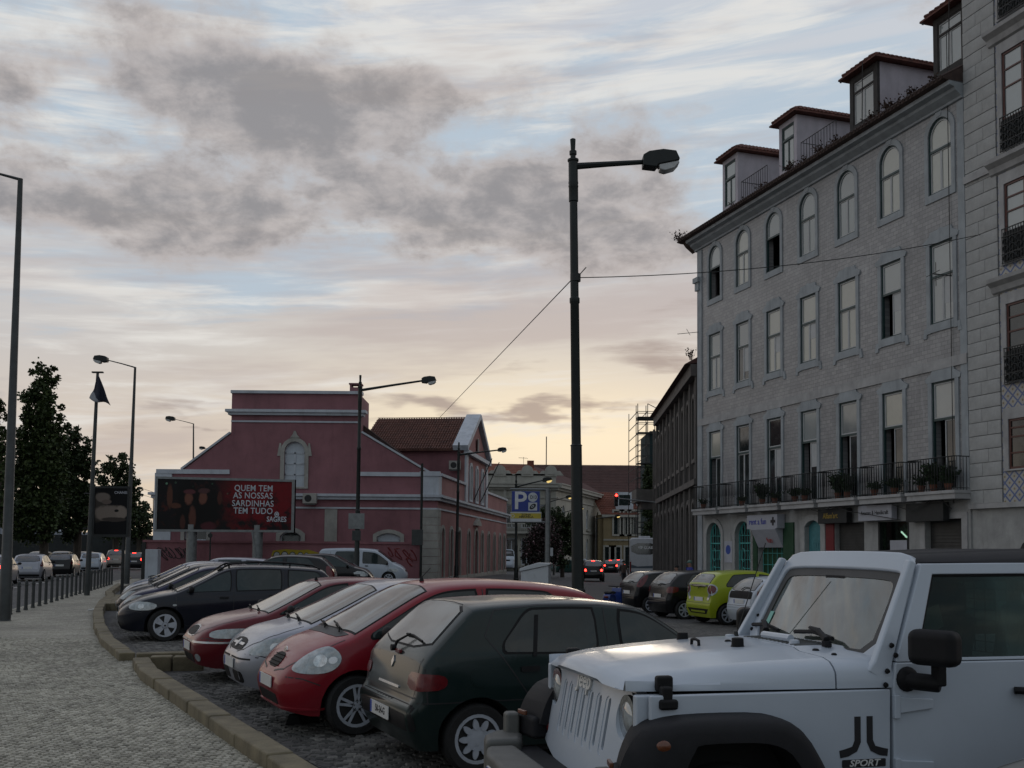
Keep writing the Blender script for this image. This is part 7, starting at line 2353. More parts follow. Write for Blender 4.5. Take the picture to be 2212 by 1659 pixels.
# scaffolding with netting
SF = empty('scaffold_tower', (0, 0, 0), 0, 'tall scaffolding wrapped in dark teal netting with open poles at the top', 'scaffolding')
pm('net_teal', (.016, .035, .038), .9, var=.3, vs=1.5)
c0 = at(1377, 1240, 92); x0_, x1_ = c0.x, c0.x + 3.6; zt = at(1385, 930, 92).z
m = MB(); m.box(x0_ + 1.15, 92.3, -.6, x1_ + 4, 99, zt); m.build('netting', 'net_teal', SF)
m = MB()
zt2 = at(1385, 872, 92).z
for x in (x0_, x0_ + .9, x0_ + 1.7):
    for y in (92, 93.2, 99): m.tube([(x, y, -.6), (x, y, zt2 - (.8 if x > x0_ + 1 else 0))], .045, 4)
z = .5
while z < zt2:
    for y in (92, 93.2): m.tube([(x0_, y, z), (x0_ + 1.7 + (2.2 if z < zt + 1.2 else 0), y, z)], .035, 4)
    for x in (x0_, x0_ + .9): m.tube([(x, 92, z), (x, 99, z)], .035, 4)
    z += 1.0
m.tube([(x0_ + .9, 92, zt2), (x0_ + 2.9, 92, zt2 - 1.0)], .04, 4); m.tube([(x0_ + 2.9, 92, zt2 - 1.0), (x0_ + 2.9, 92, zt)], .04, 4)
m.tube([(x0_ + 3.2, 93, zt), (x0_ + 3.2, 93, zt2 + .2)], .04, 4)
m.build('pole', 'iron_black', SF)
for z in (zt - 3, zt - .2, zt + 1.2, zt2 - 1.4, 4, 7): 
    m = MB(); m.box(x0_, 92.05, z, x0_ + (1.5 if z < zt else 2.3), 93.2, z + .08); m.build('deck', 'iron_black', SF)
m = MB(); m.box(x0_ + 1.75, 92.05, zt, x0_ + 3.6, 92.09, zt + 1.0); m.build('guard_net', 'net_teal', SF)

# dark arcaded house continuing the row on the right
DK = empty('dark_arcaded_house', (0, 0, 0), 0, 'dark weathered long house with tall arched windows next to the tiled house', 'building')
pm('dark_plaster', (.045, .040, .037), .9, var=.25, vs=.8, bump=.4, bs=10, grime=.5); pm('dark_stone', (.11, .10, .092), .85, var=.2, vs=1.2, grime=.4)
a = Vector((9.36, 51.2, 0)); b = Vector((10.35, 72, 0)); u = (b - a).normalized(); nn = Vector((-u.y, u.x, 0)); LD = (b - a).length
fD = lambda s, z, w: tuple(a + u * s + nn * w + Vector((0, 0, z)))
xs_ = [1.4 + 2.35 * k for k in range(10)]
hs = []
for x in xs_: hs += [arch(x - .6, x + .6, -.5, 4.4, 9, 6), arch(x - .45, x + .45, 6.6, 9.8, 9, 6)]
panel([(0, -.8), (LD, -.8), (LD, 11.2), (0, 11.2)], hs, -.5, 0, 'dark_plaster', 'wall', DK, fD, 4)
m = MB(); m.prism([(0, -.8), (LD, -.8), (LD, 11.1), (0, 11.1)], -8, -.55, fD); m.build('core', 'shop_dark', DK)
for h_ in hs:
    m = MB(); m.ring(grow(h_, .2), h_, -.02, .12, fD); w_ = m.build('window', 'dark_stone', DK)
    m = MB(); m.prism(h_, -.35, -.33, fD); m.build('pane', 'pane_dark', w_)
for x in [.2] + [x + 1.17 for x in xs_]:
    m = MB(); m.prism([(x - .14, -.8), (x + .14, -.8), (x + .14, 10.8), (x - .14, 10.8)], 0, .16, fD); m.build('pilaster', 'dark_stone', DK)
m = MB(); m.prism([(0, 5.2), (LD, 5.2), (LD, 5.5), (0, 5.5)], 0, .25, fD); m.prism([(0, 10.7), (LD, 10.7), (LD, 11.3), (0, 11.3)], -.1, .4, fD); m.build('cornice', 'dark_stone', DK)
m = MB(); m.prism([(.7, 11.3), (-4.5, 14.2), (-8, 12)], 0, LD, lambda p, q_, w: fD(w, q_, p)); m.build('roof', 'brown_roof', DK)
o = tuft(None, fD(.6, 11.6, .3), .7, 14, 'weed_dry', 'roof_weed', .3, 77); tag(o, 'weeds on the eaves of the dark arcaded house', 'weeds')
m = MB(); c = at(1392, 1070, 76); m.box(c.x - .6, 76, c.z - .5, c.x + .9, 79, c.z + .45); m.box(c.x - .2, 76.2, c.z - 1.0, c.x + .9, 78, c.z - .5); o = m.build('stone_bay', 'dark_stone', DK)

# dark hoarding across the left street, tents behind
m = MB(); m.box(-95, 116, 0, -40, 116.4, 3.2)
o = m.build('hoarding', pm('hoarding_dark', (.02, .024, .024), .8, var=.3, vs=.5)); tag(o, 'long dark hoarding under the trees beyond the left street', 'fence')
pm('tent_white', (.30, .32, .36), .7, var=.1)
for k, (px_, w_, y_) in enumerate(((20, 4.5, 1085), (120, 5, 1140), (235, 3, 1140))):
    c = at(px_, 1165, 135); T_ = empty('tent', (c.x, c.y, 0), 0, ['large pale marquee behind the trees at the left edge', 'pale marquee roof between the two left tree masses', 'small pale tent roof behind the advertising panel pole'][k], 'tent')
    zt = at(px_, y_, 135).z
    m = MB(); m.prism([(-w_, 0), (w_, 0), (w_, 3.2), (0, zt), (-w_, 3.2)], -3, 3, lambda p, q_, w: (p, w, q_)); m.build('canopy', 'tent_white', T_)
# ------------------------------------------------------------------ trees
def tree(name, label, P, crowns, trunk_r, trunk_h, n, leaf, mat, seed, cat='tree', group=None, flowers=None):
    rnd = random.Random(seed)
    T = empty(name, P, 0, label, cat, group)
    m = MB(); m.tube([(0, 0, -.2), (rnd.uniform(-.1, .1), 0, trunk_h * .5), (rnd.uniform(-.2, .2), 0, trunk_h)], [trunk_r, trunk_r * .8, trunk_r * .55], 7)
    for (cx, cy, cz, rx, ry, rz) in crowns:
        b = Vector((0, 0, trunk_h * rnd.uniform(.55, .95))); e = Vector((cx, cy, cz)); md = b.lerp(e, .5) + Vector((0, 0, -.3))
        m.tube([b, md, e], [trunk_r * .45, trunk_r * .3, trunk_r * .12], 5)
    m.build('trunk', 'bark', T)
    vol = sum(c[3] * c[4] * c[5] for c in crowns)
    pts = []; q = MB()
    for (cx, cy, cz, rx, ry, rz) in crowns:
        k = int(n * (rx * ry * rz) / vol)
        ncl = max(8, k // 40)
        for _ in range(ncl):
            a = rnd.gauss(0, 1), rnd.gauss(0, 1), rnd.gauss(0, 1); L = math.sqrt(sum(t * t for t in a)) or 1
            r = rnd.uniform(.05, 1.0) ** .45
            c = Vector((cx + rx * a[0] / L * r, cy + ry * a[1] / L * r, cz + rz * a[2] / L * r))
            cr = rnd.uniform(.30, .62) * (.5 + .5 * min(rx, rz) / 2.0)
            for __ in range(k // ncl):
                p = c + Vector([max(-1, min(1, rnd.gauss(0, .42))) for _k in range(3)]) * cr
                u = Vector((rnd.uniform(-1, 1), rnd.uniform(-1, 1), rnd.uniform(-.8, .8))).normalized() * leaf * rnd.uniform(.6, 1.3)
                v = u.cross(Vector((rnd.uniform(-1, 1), rnd.uniform(-1, 1), rnd.uniform(-1, 1)))).normalized() * leaf * .45
                q.add([p, p + u * .5 + v, p + u, p + u * .5 - v], [(0, 1, 2, 3)], 1 if flowers and rnd.random() < flowers[1] * (1 if p.z > cz - rz * .2 else .5) else 0)
    q.build('crown', [mat] + ([flowers[0]] if flowers else []), T)
    return T


pm('bark', (.05, .04, .03), .9, var=.3, vs=4, bump=.5)


def leafmat(name, c1, c2):
    m = bpy.data.materials.new(name); m.use_nodes = True
    q = NG(m.node_tree); b = q.n['Principled BSDF']
    ge = q.new('ShaderNodeNewGeometry')
    q.put(b.inputs['Base Color'], q.mix(ge.outputs['Random Per Island'], c1, c2)); b.inputs['Roughness'].default_value = .6
    b.inputs['Specular IOR Level'].default_value = .3
    MATS[name] = m


leafmat('leaf_dark', (.018, .032, .010), (.055, .078, .022)); leafmat('leaf_deep', (.014, .026, .010), (.042, .062, .020)); leafmat('flower_mauve', (.16, .07, .09), (.34, .25, .26)); leafmat('leaf_oleander', (.020, .022, .014), (.05, .040, .035))


def crown_px(Y_, base, lst):
    """crowns given by centre and half sizes in the surveyed picture, at depth Y_"""
    out = []
    k = Y_ / 2212
    for (cx, cy, hx, hy) in lst:
        p = at(cx, cy, Y_); out.append((p.x - base[0], random.uniform(-1, 1) * hx * k * .3, p.z, hx * k, hx * k * .9, hy * k))
    return out


Yt = 78.0
b0 = at(95, 1215, Yt)
tree('poplar_tree', 'tallest twin-topped dark tree left of the flag pole', (b0.x, Yt, 0), crown_px(Yt, b0, [(82, 825, 20, 46), (112, 836, 18, 46), (74, 885, 30, 55), (104, 900, 30, 60), (66, 960, 34, 70), (104, 970, 36, 70), (68, 1050, 42, 80), (112, 1060, 36, 85), (80, 1120, 50, 60)]), .35, 9, 24000, .27, 'leaf_dark', 1)
b0 = at(165, 1215, 84)
tree('broad_tree', 'broad dark tree between the tall twin-topped one and the advertising panel', (b0.x, 84, 0), crown_px(84, b0, [(150, 950, 26, 34), (168, 985, 32, 50), (192, 1010, 18, 50), (150, 1050, 44, 70), (186, 1080, 26, 60), (160, 1120, 46, 50)]), .35, 7, 14000, .27, 'leaf_deep', 2)
b0 = at(250, 1215, 96)
tree('broad_tree', 'rounded dark tree right behind the advertising panel', (b0.x, 96, 0), crown_px(96, b0, [(252, 1010, 32, 34), (232, 1050, 30, 50), (272, 1060, 28, 45), (255, 1110, 45, 60)]), .35, 6, 7500, .28, 'leaf_deep', 3)
b0 = at(300, 1215, 112)
tree('broad_tree', 'lowest dark tree beside the left end of the pink building', (b0.x, 112, 0), crown_px(112, b0, [(300, 1115, 30, 38), (278, 1140, 40, 42), (318, 1145, 18, 30)]), .3, 4, 5000, .30, 'leaf_deep', 4)
b0 = at(-12, 1215, 74)
tree('poplar_tree', 'dark tree cut by the left edge of the picture', (b0.x, 74, 0), crown_px(74, b0, [(-25, 960, 38, 110), (-14, 1080, 34, 90), (-30, 860, 26, 60)]), .35, 8, 7000, .26, 'leaf_dark', 5)
b0 = at(20, 1215, 105)
tree('broad_tree', 'low dark tree mass between the left lamp post and the tallest tree', (b0.x, 105, 0), crown_px(105, b0, [(22, 1030, 26, 40), (15, 1100, 36, 40)]), .3, 5, 3500, .3, 'leaf_deep', 6)
b0 = at(1165, 1225, 82)
tree('oleander', 'oleander with dull mauve and white blossom beside the parking sign post', (b0.x, 82, -.4), crown_px(82, b0, [(1165, 1155, 26, 42), (1150, 1180, 26, 30), (1185, 1140, 22, 40), (1192, 1175, 22, 34)]), .12, 1.5, 9000, .16, 'leaf_oleander', 7, flowers=('flower_mauve', .22))
b0 = at(1215, 1225, 88)
tree('broad_tree', 'dark round tree right behind the oleander', (b0.x, 88, -.4), crown_px(88, b0, [(1208, 1125, 30, 42), (1170, 1110, 32, 34), (1228, 1150, 22, 40), (1215, 1185, 26, 30)]), .2, 3, 9000, .2, 'leaf_deep', 8)
b0 = at(1405, 1225, 90)
tree('broad_tree', 'dark green tree squeezed between scaffolding and dark arcaded house', (b0.x, 90, -.4), crown_px(90, b0, [(1404, 1030, 14, 40), (1408, 1090, 15, 45), (1402, 1135, 12, 30)]), .2, 5, 5000, .2, 'leaf_deep', 9)

# ------------------------------------------------------------------ street lamps
def lamp_head(parent, P, d, size, lit=False):
    """cobra head: d = horizontal direction of the arm"""
    d = Vector(d).normalized(); L = size; n = Vector((-d.y, d.x, 0))
    fn = lambda u, v, w: tuple(Vector(P) + d * u + Vector((0, 0, v)) + n * w)
    m = MB(); m.prism([(0, -.16 * L), (0, .14 * L), (.16 * L, .24 * L), (.55 * L, .30 * L), (.90 * L, .26 * L), (1.0 * L, .04 * L), (.98 * L, -.0 * L), (.42 * L, -.12 * L), (.36 * L, -.20 * L)], -.20 * L, .20 * L, fn)
    h = m.build('lamp_head', 'lamp_pole_paint', parent, bevel=.05 * L, seg=3)
    m = MB(); m.prism([(.42 * L, -.12 * L), (.97 * L, .0), (1.0 * L, -.06 * L), (.86 * L, -.22 * L), (.60 * L, -.30 * L), (.46 * L, -.26 * L)], -.17 * L, .17 * L, fn)
    m.build('lamp_bowl', 'lamp_warm' if lit else 'lamp_bowl', h, bevel=.05 * L, seg=3)


def lamp_post(name, label, base, top, arm_end, r0, r1, head, kind='plain', mat='lamp_pole_paint', lit=False, group=None):
    """base, top: world points of the pole; arm_end: where the head starts"""
    base, top, arm_end = Vector(base), Vector(top), Vector(arm_end)
    T = empty(name, base, 0, label, 'street lamp', group)
    tp = top - base; ae = arm_end - base
    H = tp.length; ax = tp.normalized()
    m = MB()
    if kind == 'ornate':
        rr = [(0, r0 * 1.6), (.25, r0 * 1.6), (.30, r0 * 1.25), (.9, r0 * 1.25), (.95, r0)]
        z3 = H * .38; z2 = H * .70; 
        rr += [(z3, r0 * .93), (z3 + .01, r0 * 1.05), (z3 + .05, r0 * .80), (z2 - .15, r0 * .74), (z2 - .12, r0 * .86), (z2, r0 * .86), (z2 + .03, r0 * .70), (H - 1.1, r0 * .66), (H - 1.08, r0 * .80), (H - .7, r0 * .80), (H - .68, r0 * .86), (H - .62, r0 * .80), (H - .58, r0 * .86), (H - .52, r0 * .80), (H, r0 * .80), (H + .02, r0 * .95), (H + .07, r0 * .95), (H + .08, r0 * .45), (H + .18, r0 * .45), (H + .20, r0 * .62), (H + .30, r0 * .62), (H + .32, r0 * .38), (H + .62, r0 * .48), (H + .64, r0 * .3)]
        m.tube([ax * z for z, r in rr], [r for z, r in rr], 16)
    else:
        m.tube([(0, 0, 0), ax * .02, ax * 1.4, ax * 1.42, tp], [r0 * 1.3, r0 * 1.15, r0 * 1.1, r0, r1], 12)
    m.build('pole', mat, T, smooth=True)
    d = Vector((ae.x - tp.x, ae.y - tp.y, 0))
    st = tp - ax * (.12 if kind == 'ornate' else 0.02)
    m = MB(); m.tube([st, st.lerp(ae, .5), ae + d.normalized() * .1], [r1 * .62, r1 * .5, r1 * .42], 8); m.build('arm', mat, T, smooth=True)
    lamp_head(T, ae, d, head, lit)
    return T


def pole_by(px0, py0, pxt, pyt, pxe, pye, Y_, zb=None):
    t = at(pxt, pyt, Y_); e = at(pxe, pye, Y_); b = at(px0, py0, Y_)
    z = gz(b.x, Y_) if zb is None else zb
    # carry the pole's line down to the ground
    k = (z - t.z) / (b.z - t.z); b2 = t + (b - t) * k
    return b2, t, e


b, t, e = pole_by(1248, 1255, 1238, 350, 1388, 348, 27)
lamp_post('street_lamp', 'large black street lamp with finial and long arm, centre right foreground', b, t, e + Vector((0, 0, -.02)), .158, .155, .98, 'ornate')
b, t, e = pole_by(10, 1335, 44, 386, -60, 360, 24, .08)
lamp_post('street_lamp', 'tall plain tapering lamp post at the left edge, its arm cut off', b, t, e, .118, .058, .9, mat='post_grey')
b, t, e = pole_by(274, 1241, 292, 793, 233, 777, 49, .08)
lamp_post('street_lamp', 'plain lamp post with arm to the left, right of the advertising panel', b, t, e, .12, .055, .68, mat='post_grey', group=None)
b, t, e = pole_by(417, 1235, 418, 915, 378, 905, 74)
lamp_post('street_lamp', 'lamp post rising behind the left shoulder of the pink building', b, t, e, .10, .045, .68, mat='post_grey')
b, t, e = pole_by(462, 1235, 462, 972, 443, 968, 96)
lamp_post('street_lamp', 'lamp head just clearing the sloping coping of the pink building', b, t, e, .09, .045, .55, mat='post_grey')
for px_, py_ in ((330, 1055), (332, 1069)):
    b, t, e = pole_by(px_ + 2, 1235, px_ + 1, py_ + 8, px_ - 22, py_, 150 if py_ < 1060 else 170)
    lamp_post('street_lamp', ['upper of two tiny far lamps', 'lower of two tiny far lamps'][py_ > 1060] + ' left of the pink building', b, t, e, .09, .05, .8, mat='post_grey')
b, t, e = pole_by(770, 1245, 778, 838, 911, 822, 50)
T = lamp_post('street_lamp', 'black street lamp standing in front of the pink building and white van', b, t, e, .125, .115, .72, 'ornate')
m = MB(); c = at(771, 1126, 50); o = c - Vector(T.location); m.cbox((o.x, o.y - .16, o.z), (.78, .02, .76)); m.build('sign_back', 'galvanised', T, bevel=.01)
m = MB(); c = at(771, 1157, 50); o = c - Vector(T.location); m.cbox((o.x, o.y - .16, o.z), (.42, .02, .50)); m.build('sign_back', 'post_grey', T, bevel=.01)
b, t, e = pole_by(986, 1240, 991, 978, 1075, 972, 62)
lamp_post('street_lamp', 'black street lamp by the receding side of the pink building', b, t, e, .11, .10, .55, 'ornate')
b, t, e = pole_by(1115, 1242, 1115, 1048, 1172, 1037, 66)
lamp_post('street_lamp', 'dark lamp post rising behind the blue parking sign', b, t, e, .11, .09, .62, 'ornate', lit=True)
b, t, e = pole_by(1186, 1230, 1186, 1084, 1222, 1074, 84)
lamp_post('street_lamp', 'far lamp with lit head between parking sign and black lamp post, upper', b, t, e, .09, .07, .55, lit=True)
b, t, e = pole_by(1196, 1230, 1197, 1113, 1248, 1098, 92)
lamp_post('street_lamp', 'far lamp with arm reaching to the black lamp post, lower', b, t, e, .09, .07, .5, lit=True)
b, t, e = pole_by(1287, 1235, 1288, 1120, 1328, 1115, 96)
lamp_post('street_lamp', 'thin lamp post in front of the pale palace wing', b, t, e, .09, .07, .5, lit=True)
# plain post with sign backs right of the pink wall
T = empty('sign_post', (at(910, 1240, 57).x, 56.6, 0), 0, 'plain dark post with two small sign backs at the corner of the pink building', 'post')
m = MB(); m.tube([(0, 0, 0), (0, 0, 6.6)], .07, 8); m.build('pole', 'lamp_pole_paint', T, smooth=True)
for z, s_ in ((2.5, .62),): m = MB(); m.cbox((-.2, -.1, z), (.62, .03, s_ * 1.4)); m.build('sign_back', 'post_grey', T, bevel=.01)

# ------------------------------------------------------------------ signs and street furniture
PS = empty('parking_sign', (0, 0, 0), 0, 'blue parking sign with large white P above a yellow zone strip', 'sign')
YP = 56.0
pxx = lambda p: (p - 1106) / 2212 * YP
pzz = lambda p, y: 1.8 + (1190 + (p - 1106) * .00873 - y) / 2212 * YP
fP = lambda u, v, w: (u, YP - w, v)
pm('sign_blue', (.012, .035, .24), .4, var=.08); pm('sign_yellow', (.48, .37, .03), .4, var=.1); pm('sign_face_white', (.50, .52, .54), .4, var=.08)
xa, xb = pxx(1106), pxx(1166); za, zb_ = pzz(1136, 1105), pzz(1136, 1061)
m = MB(); m.prism([(xa - .04, za - .03), (xb + .04, za - .03), (xb + .04, zb_ + .03), (xa - .04, zb_ + .03)], -.06, 0, fP); m.build('board', 'galvanised', PS)
m = MB(); m.prism([(xa, za), (xb, za), (xb, zb_), (xa, zb_)], 0, .01, fP); f1 = m.build('blue_face', 'sign_blue', PS)
m = MB(); xc, xd = pxx(1103), pxx(1170); zc, zd = pzz(1136, 1127), pzz(1136, 1106); m.prism([(xc, zc), (xd, zc), (xd, zd), (xc, zd)], -.06, .005, fP); f2 = m.build('lower_board', 'sign_face_white', PS)
m = MB(); zy0, zy1 = pzz(1136, 1120), pzz(1136, 1108.5); m.prism([(xc + .02, zy0), (xd - .02, zy0), (xd - .02, zy1), (xc + .02, zy1)], .005, .010, fP); f3 = m.build('yellow_strip', 'sign_yellow', PS)
text_mesh('letter', 'P', 1.36, 'ink_white', f1, basis((xa + .45, YP - .012, (za + zb_) / 2 - .0), (1, 0, 0), (0, 0, 1)), .004, .02, sx=1.05)
m = MB(); m.prism(circle(xb - .38, zb_ - .32, .26, 24), .010, .014, fP); dsc = m.build('disc', 'sign_face_white', f1)
text_mesh('number', 'D13', .26, 'ink', dsc, basis((xb - .34, YP - .016, zb_ - .33), (1, 0, 0), (0, 0, 1)), .002, .006, sx=.8)
m = MB(); m.prism([(xb - .62, za + .06), (xb - .14, za + .06), (xb - .14, za + .50), (xb - .62, za + .50)], .010, .014, fP); sq = m.build('pictogram_field', 'sign_face_white', f1)
m = MB(); cc = (xb - .38, za + .28); ca, sa = math.cos(.7), math.sin(.7)
m.prism([(cc[0] + x * ca - y * sa, cc[1] + x * sa + y * ca) for x, y in circle(0, 0, .21, 18, .12)], .014, .018, fP); m.build('pictogram', 'ink', sq)
m = MB(); m.ring([(cc[0] + x * ca - y * sa, cc[1] + x * sa + y * ca) for x, y in circle(0, .01, .09, 14, .055)], [(cc[0] + x * ca - y * sa, cc[1] + x * sa + y * ca) for x, y in circle(0, .01, .06, 14, .03)], .018, .021, fP); m.build('pictogram_ring', 'sign_face_white', sq)
text_mesh('zone_lettering', 'ZONA', .15, 'ink', f3, basis((pxx(1137), YP - .012, zy1 - .085), (1, 0, 0), (0, 0, 1)), .001, .004, sx=1.2)
text_mesh('zone_lettering', 'AMARELA', .15, 'ink', f3, basis((pxx(1137), YP - .012, zy0 + .085), (1, 0, 0), (0, 0, 1)), .001, .004, sx=1.2)
m = MB(); m.ring(circle(pxx(1108), (zy0 + zy1) / 2, .10, 14), circle(pxx(1108), (zy0 + zy1) / 2, .07, 14), .010, .013, fP); m.build('roundel', 'sign_face_white', f3)
xg = pxx(1184)
m = MB(); m.tube([(xg, YP + .1, gz(xg, YP)), (xg, YP + .1, pzz(1184, 1055))], .15, 10); m.build('post', 'galvanised', PS, smooth=True)
m = MB(); m.tube([(xg, YP + .1, pzz(1184, 1057)), (xa - .1, YP + .1, pzz(1184, 1057))], .06, 6); m.tube([(xg, YP + .1, pzz(1184, 1128)), (xa, YP + .1, pzz(1184, 1128))], .05, 6); m.build('bracket', 'galvanised', PS)
# grey kiosk-like cabinet with sloping lid
K = at(1158, 1225, 45); zz = gz(K.x, 45)
KB_ = empty('utility_box', (K.x, 45, zz), R(-8), 'big pale grey utility box with sloping lid in front of the parking sign post', 'cabinet')
m = MB(); m.prism([(-.60, 0), (.60, 0), (.60, 1.38), (-.60, 1.12)], -.5, .5, lambda u, v, w: (u, w, v)); m.build('body', 'sign_face_white', KB_, bevel=.02)
m = MB(); m.prism([(-.66, 1.12), (.66, 1.41), (.66, 1.49), (.1, 1.50), (-.66, 1.25)], -.56, .56, lambda u, v, w: (u, w, v)); m.build('lid', 'sign_face_white', KB_, bevel=.02)
m = MB(); m.box(-.52, -.515, .08, -.02, -.5, 1.05); m.build('door', 'sign_face_white', KB_, bevel=.005)
# traffic light on a mast arm
tl = at(1331, 1078, 74); te = at(1400, 1086, 74)
TL = empty('traffic_light', (te.x + .8, 74, -.45), 0, 'traffic light showing red on a horizontal mast arm from the right', 'traffic light')
o_ = Vector(TL.location)
m = MB(); m.tube([Vector((te.x + .8, 74, -.45)) - o_, Vector((te.x + .8, 74, te.z)) - o_], .09, 8); m.tube([Vector((te.x + .8, 74, te.z)) - o_, tl + Vector((.1, 0, .05)) - o_], .05, 6); m.build('mast', 'galvanised', TL)
m = MB(); c = tl - o_; m.cbox((c.x, c.y, c.z - .05), (.28, .26, .95)); hd = m.build('housing', 'iron_black', TL, bevel=.03)
for k, (dz, mt_) in enumerate(((.27, 'brake_red'), (-.05, 'rubber'), (-.37, 'rubber'))):
    m = MB(); m.lathe([(.115, -.01), (.10, .03), (.02, .05)], (c.x, c.y - .16, c.z + dz), 'Y', 14)
    m2 = MB(); m2.ball((c.x, c.y - .16, c.z + dz), (.095, .05, .095), 12, 6); m2.build('lens', mt_, hd, smooth=True)
# bollards
bol = empty('bollard', (*BL(26.1), .08), 0, 'cast-iron bollard on the pavement edge, ranged along the street', 'bollard', 'bollards along the street edge')
m = MB(); m.lathe([(.06, 0), (.06, .04), (.046, .05), (.042, .66), (.055, .67), (.055, .70), (.040, .71), (.046, .76), (.03, .80), (.005, .81)], (0, 0, 0), 'Z', 12); m.build('post', 'post_grey', bol, smooth=True)
d_ = Vector((-.271, 1)).normalized()
for k in range(1, 23):
    c = copy_tree(bol); c.location = (BL(26.1)[0] + d_.x * 1.02 * k, 26.1 + d_.y * 1.02 * k, .08); c.rotation_euler.z = k
for k in range(-2, 0):
    c = copy_tree(bol); c.location = (BL(26.1)[0] + d_.x * 1.02 * k, 26.1 + d_.y * 1.02 * k, .08)
# flag pole with wind-wrapped flag
b = at(188, 1280, 37); t = at(211, 806, 37); zb2 = .08; kk = (zb2 - t.z) / (b.z - t.z); b2 = t + (b - t) * kk
FPZ = empty('flag_pole', b2, 0, 'grey flag pole beside the advertising panel, slightly leaning', 'flag pole')
m = MB(); tt = t - b2; m.tube([(0, 0, 0), tt * .97, tt], [.10, .055, .05], 10); m.build('pole', 'post_grey', FPZ, smooth=True)
m = MB(); m.cbox(tt + Vector((0, 0, .03)), (.40, .12, .05)); m.build('cap_bar', 'iron_black', FPZ)
# flag: hangs from the top, gathered, two tones
mt = bpy.data.materials.new('flag_cloth'); mt.use_nodes = True; q = NG(mt.node_tree); b_ = q.n['Principled BSDF']
v = q.new('ShaderNodeTexCoord').outputs['Object']; s3 = q.new('ShaderNodeSeparateXYZ'); q.l.new(v, s3.inputs[0])
wv = q.m('SINE', q.m('ADD', q.m('MULTIPLY', s3.outputs[2], 4.2), q.m('MULTIPLY', s3.outputs[0], 5.0)))
q.put(b_.inputs['Base Color'], q.mix(q.step(q.m('ADD', wv, q.noise(v, 2.5, 3)), .55, .8), (.018, .020, .035), (.25, .26, .28))); b_.inputs['Roughness'].default_value = .8; MATS['flag_cloth'] = mt
o0 = at(211, 812, 36.85)
outline_l = [(211, 812), (206, 826), (203, 842), (196, 852), (193, 860)]; outline_r = [(213, 812), (219, 825), (226, 843), (232, 862), (239, 877)]
m = MB(); vs = []; nU = 10
rows = []
for tq in np.linspace(0, 1, 12):
    i = min(3, int(tq * 4)); f_ = tq * 4 - i
    l = [outline_l[i][j] * (1 - f_) + outline_l[i + 1][j] * f_ for j in (0, 1)]; r_ = [outline_r[i][j] * (1 - f_) + outline_r[i + 1][j] * f_ for j in (0, 1)]
    for k in range(nU):
        s_ = k / (nU - 1); p = at(l[0] + (r_[0] - l[0]) * s_, l[1] + (r_[1] - l[1]) * s_ + 4 * math.sin(s_ * 6), 36.85 + .12 * tq * math.sin(s_ * 9 + tq * 2)); vs.append(tuple(p - o0))
fs = [(r_ * nU + k, r_ * nU + k + 1, (r_ + 1) * nU + k + 1, (r_ + 1) * nU + k) for r_ in range(11) for k in range(nU - 1)]
m.add(vs, fs); fl_ = m.build('flag', 'flag_cloth', None, smooth=True, sharp=80); fl_.location = o0; tag(fl_, 'dark blue and white flag hanging gathered from the leaning pole', 'flag')
sd_ = fl_.modifiers.new('thick', 'SOLIDIFY'); sd_.thickness = .01
# illuminated advertising panel hung between pole and lamp
AP = empty('advertising_panel', (0, 0, 0), 0, 'dark advertising panel with a pale blurred portrait print beside the flag pole', 'advertising panel')
YA = 37.6
ax_ = lambda p: (p - 1106) / 2212 * YA
az_ = lambda p, y: 1.8 + (1190 + (p - 1106) * .00873 - y) / 2212 * YA
fA_ = lambda u, v, w: (u, YA - w, v)
a0, a1, z0, z1 = ax_(201), ax_(279), az_(240, 1160), az_(240, 1050)
m = MB(); m.ring([(a0, z0), (a1, z0), (a1, z1), (a0, z1)], [(a0 + .07, z0 + .10), (a1 - .07, z0 + .10), (a1 - .07, z1 - .08), (a0 + .07, z1 - .08)], -.14, .04, fA_); m.prism([(a0 + .01, z0 + .01), (a1 - .01, z0 + .01), (a1 - .01, z1 - .01), (a0 + .01, z1 - .01)], -.13, .0, fA_); m.build('frame', 'iron_black', AP)
mt = bpy.data.materials.new('print_black'); mt.use_nodes = True; q = NG(mt.node_tree); b_ = q.n['Principled BSDF']; MATS['print_black'] = mt
ge = q.new('ShaderNodeNewGeometry').outputs['Position']; n = q.noise(ge, 3.0, 4, .6); col = (.006, .006, .007)
for cx, cy, hx, hy, c_ in ((212, 1098, 14, 30, (.05, .042, .035)), (222, 1074, 16, 10, (.17, .14, .12)), (230, 1084, 10, 5, (.13, .10, .085)), (236, 1108, 33, 17, (.19, .155, .13)), (262, 1106, 12, 14, (.22, .18, .15)), (252, 1103, 5, 3.2, (.01, .01, .01)), (246, 1122, 24, 5, (.05, .04, .035))):
    col = soft(q, ge, col, ax_(cx), az_(cx, cy), hx / 2212 * YA, hy / 2212 * YA, c_, n, .35)
q.put(b_.inputs['Base Color'], col); b_.inputs['Roughness'].default_value = .5; b_.inputs['Specular IOR Level'].default_value = .15
m = MB(); m.prism([(a0 + .07, z0 + .10), (a1 - .07, z0 + .10), (a1 - .07, z1 - .08), (a0 + .07, z1 - .08)], 0, .004, fA_); pp = m.build('poster', 'print_black', AP)
text_mesh('lettering', 'CHANEL', .13, 'sign_white', pp, basis((ax_(261), YA - .012, az_(261, 1064)), (1, 0, 0), (0, 0, 1)), .002, .002)
pt_ = at(200, 1060, 37.6)
m = MB()
for z in (z0 + .3, z1 - .3): m.tube([(a0 + .02, YA, z), (a0 - .15, YA - .45, z)], .03, 5)
m.build('bracket', 'iron_black', AP)
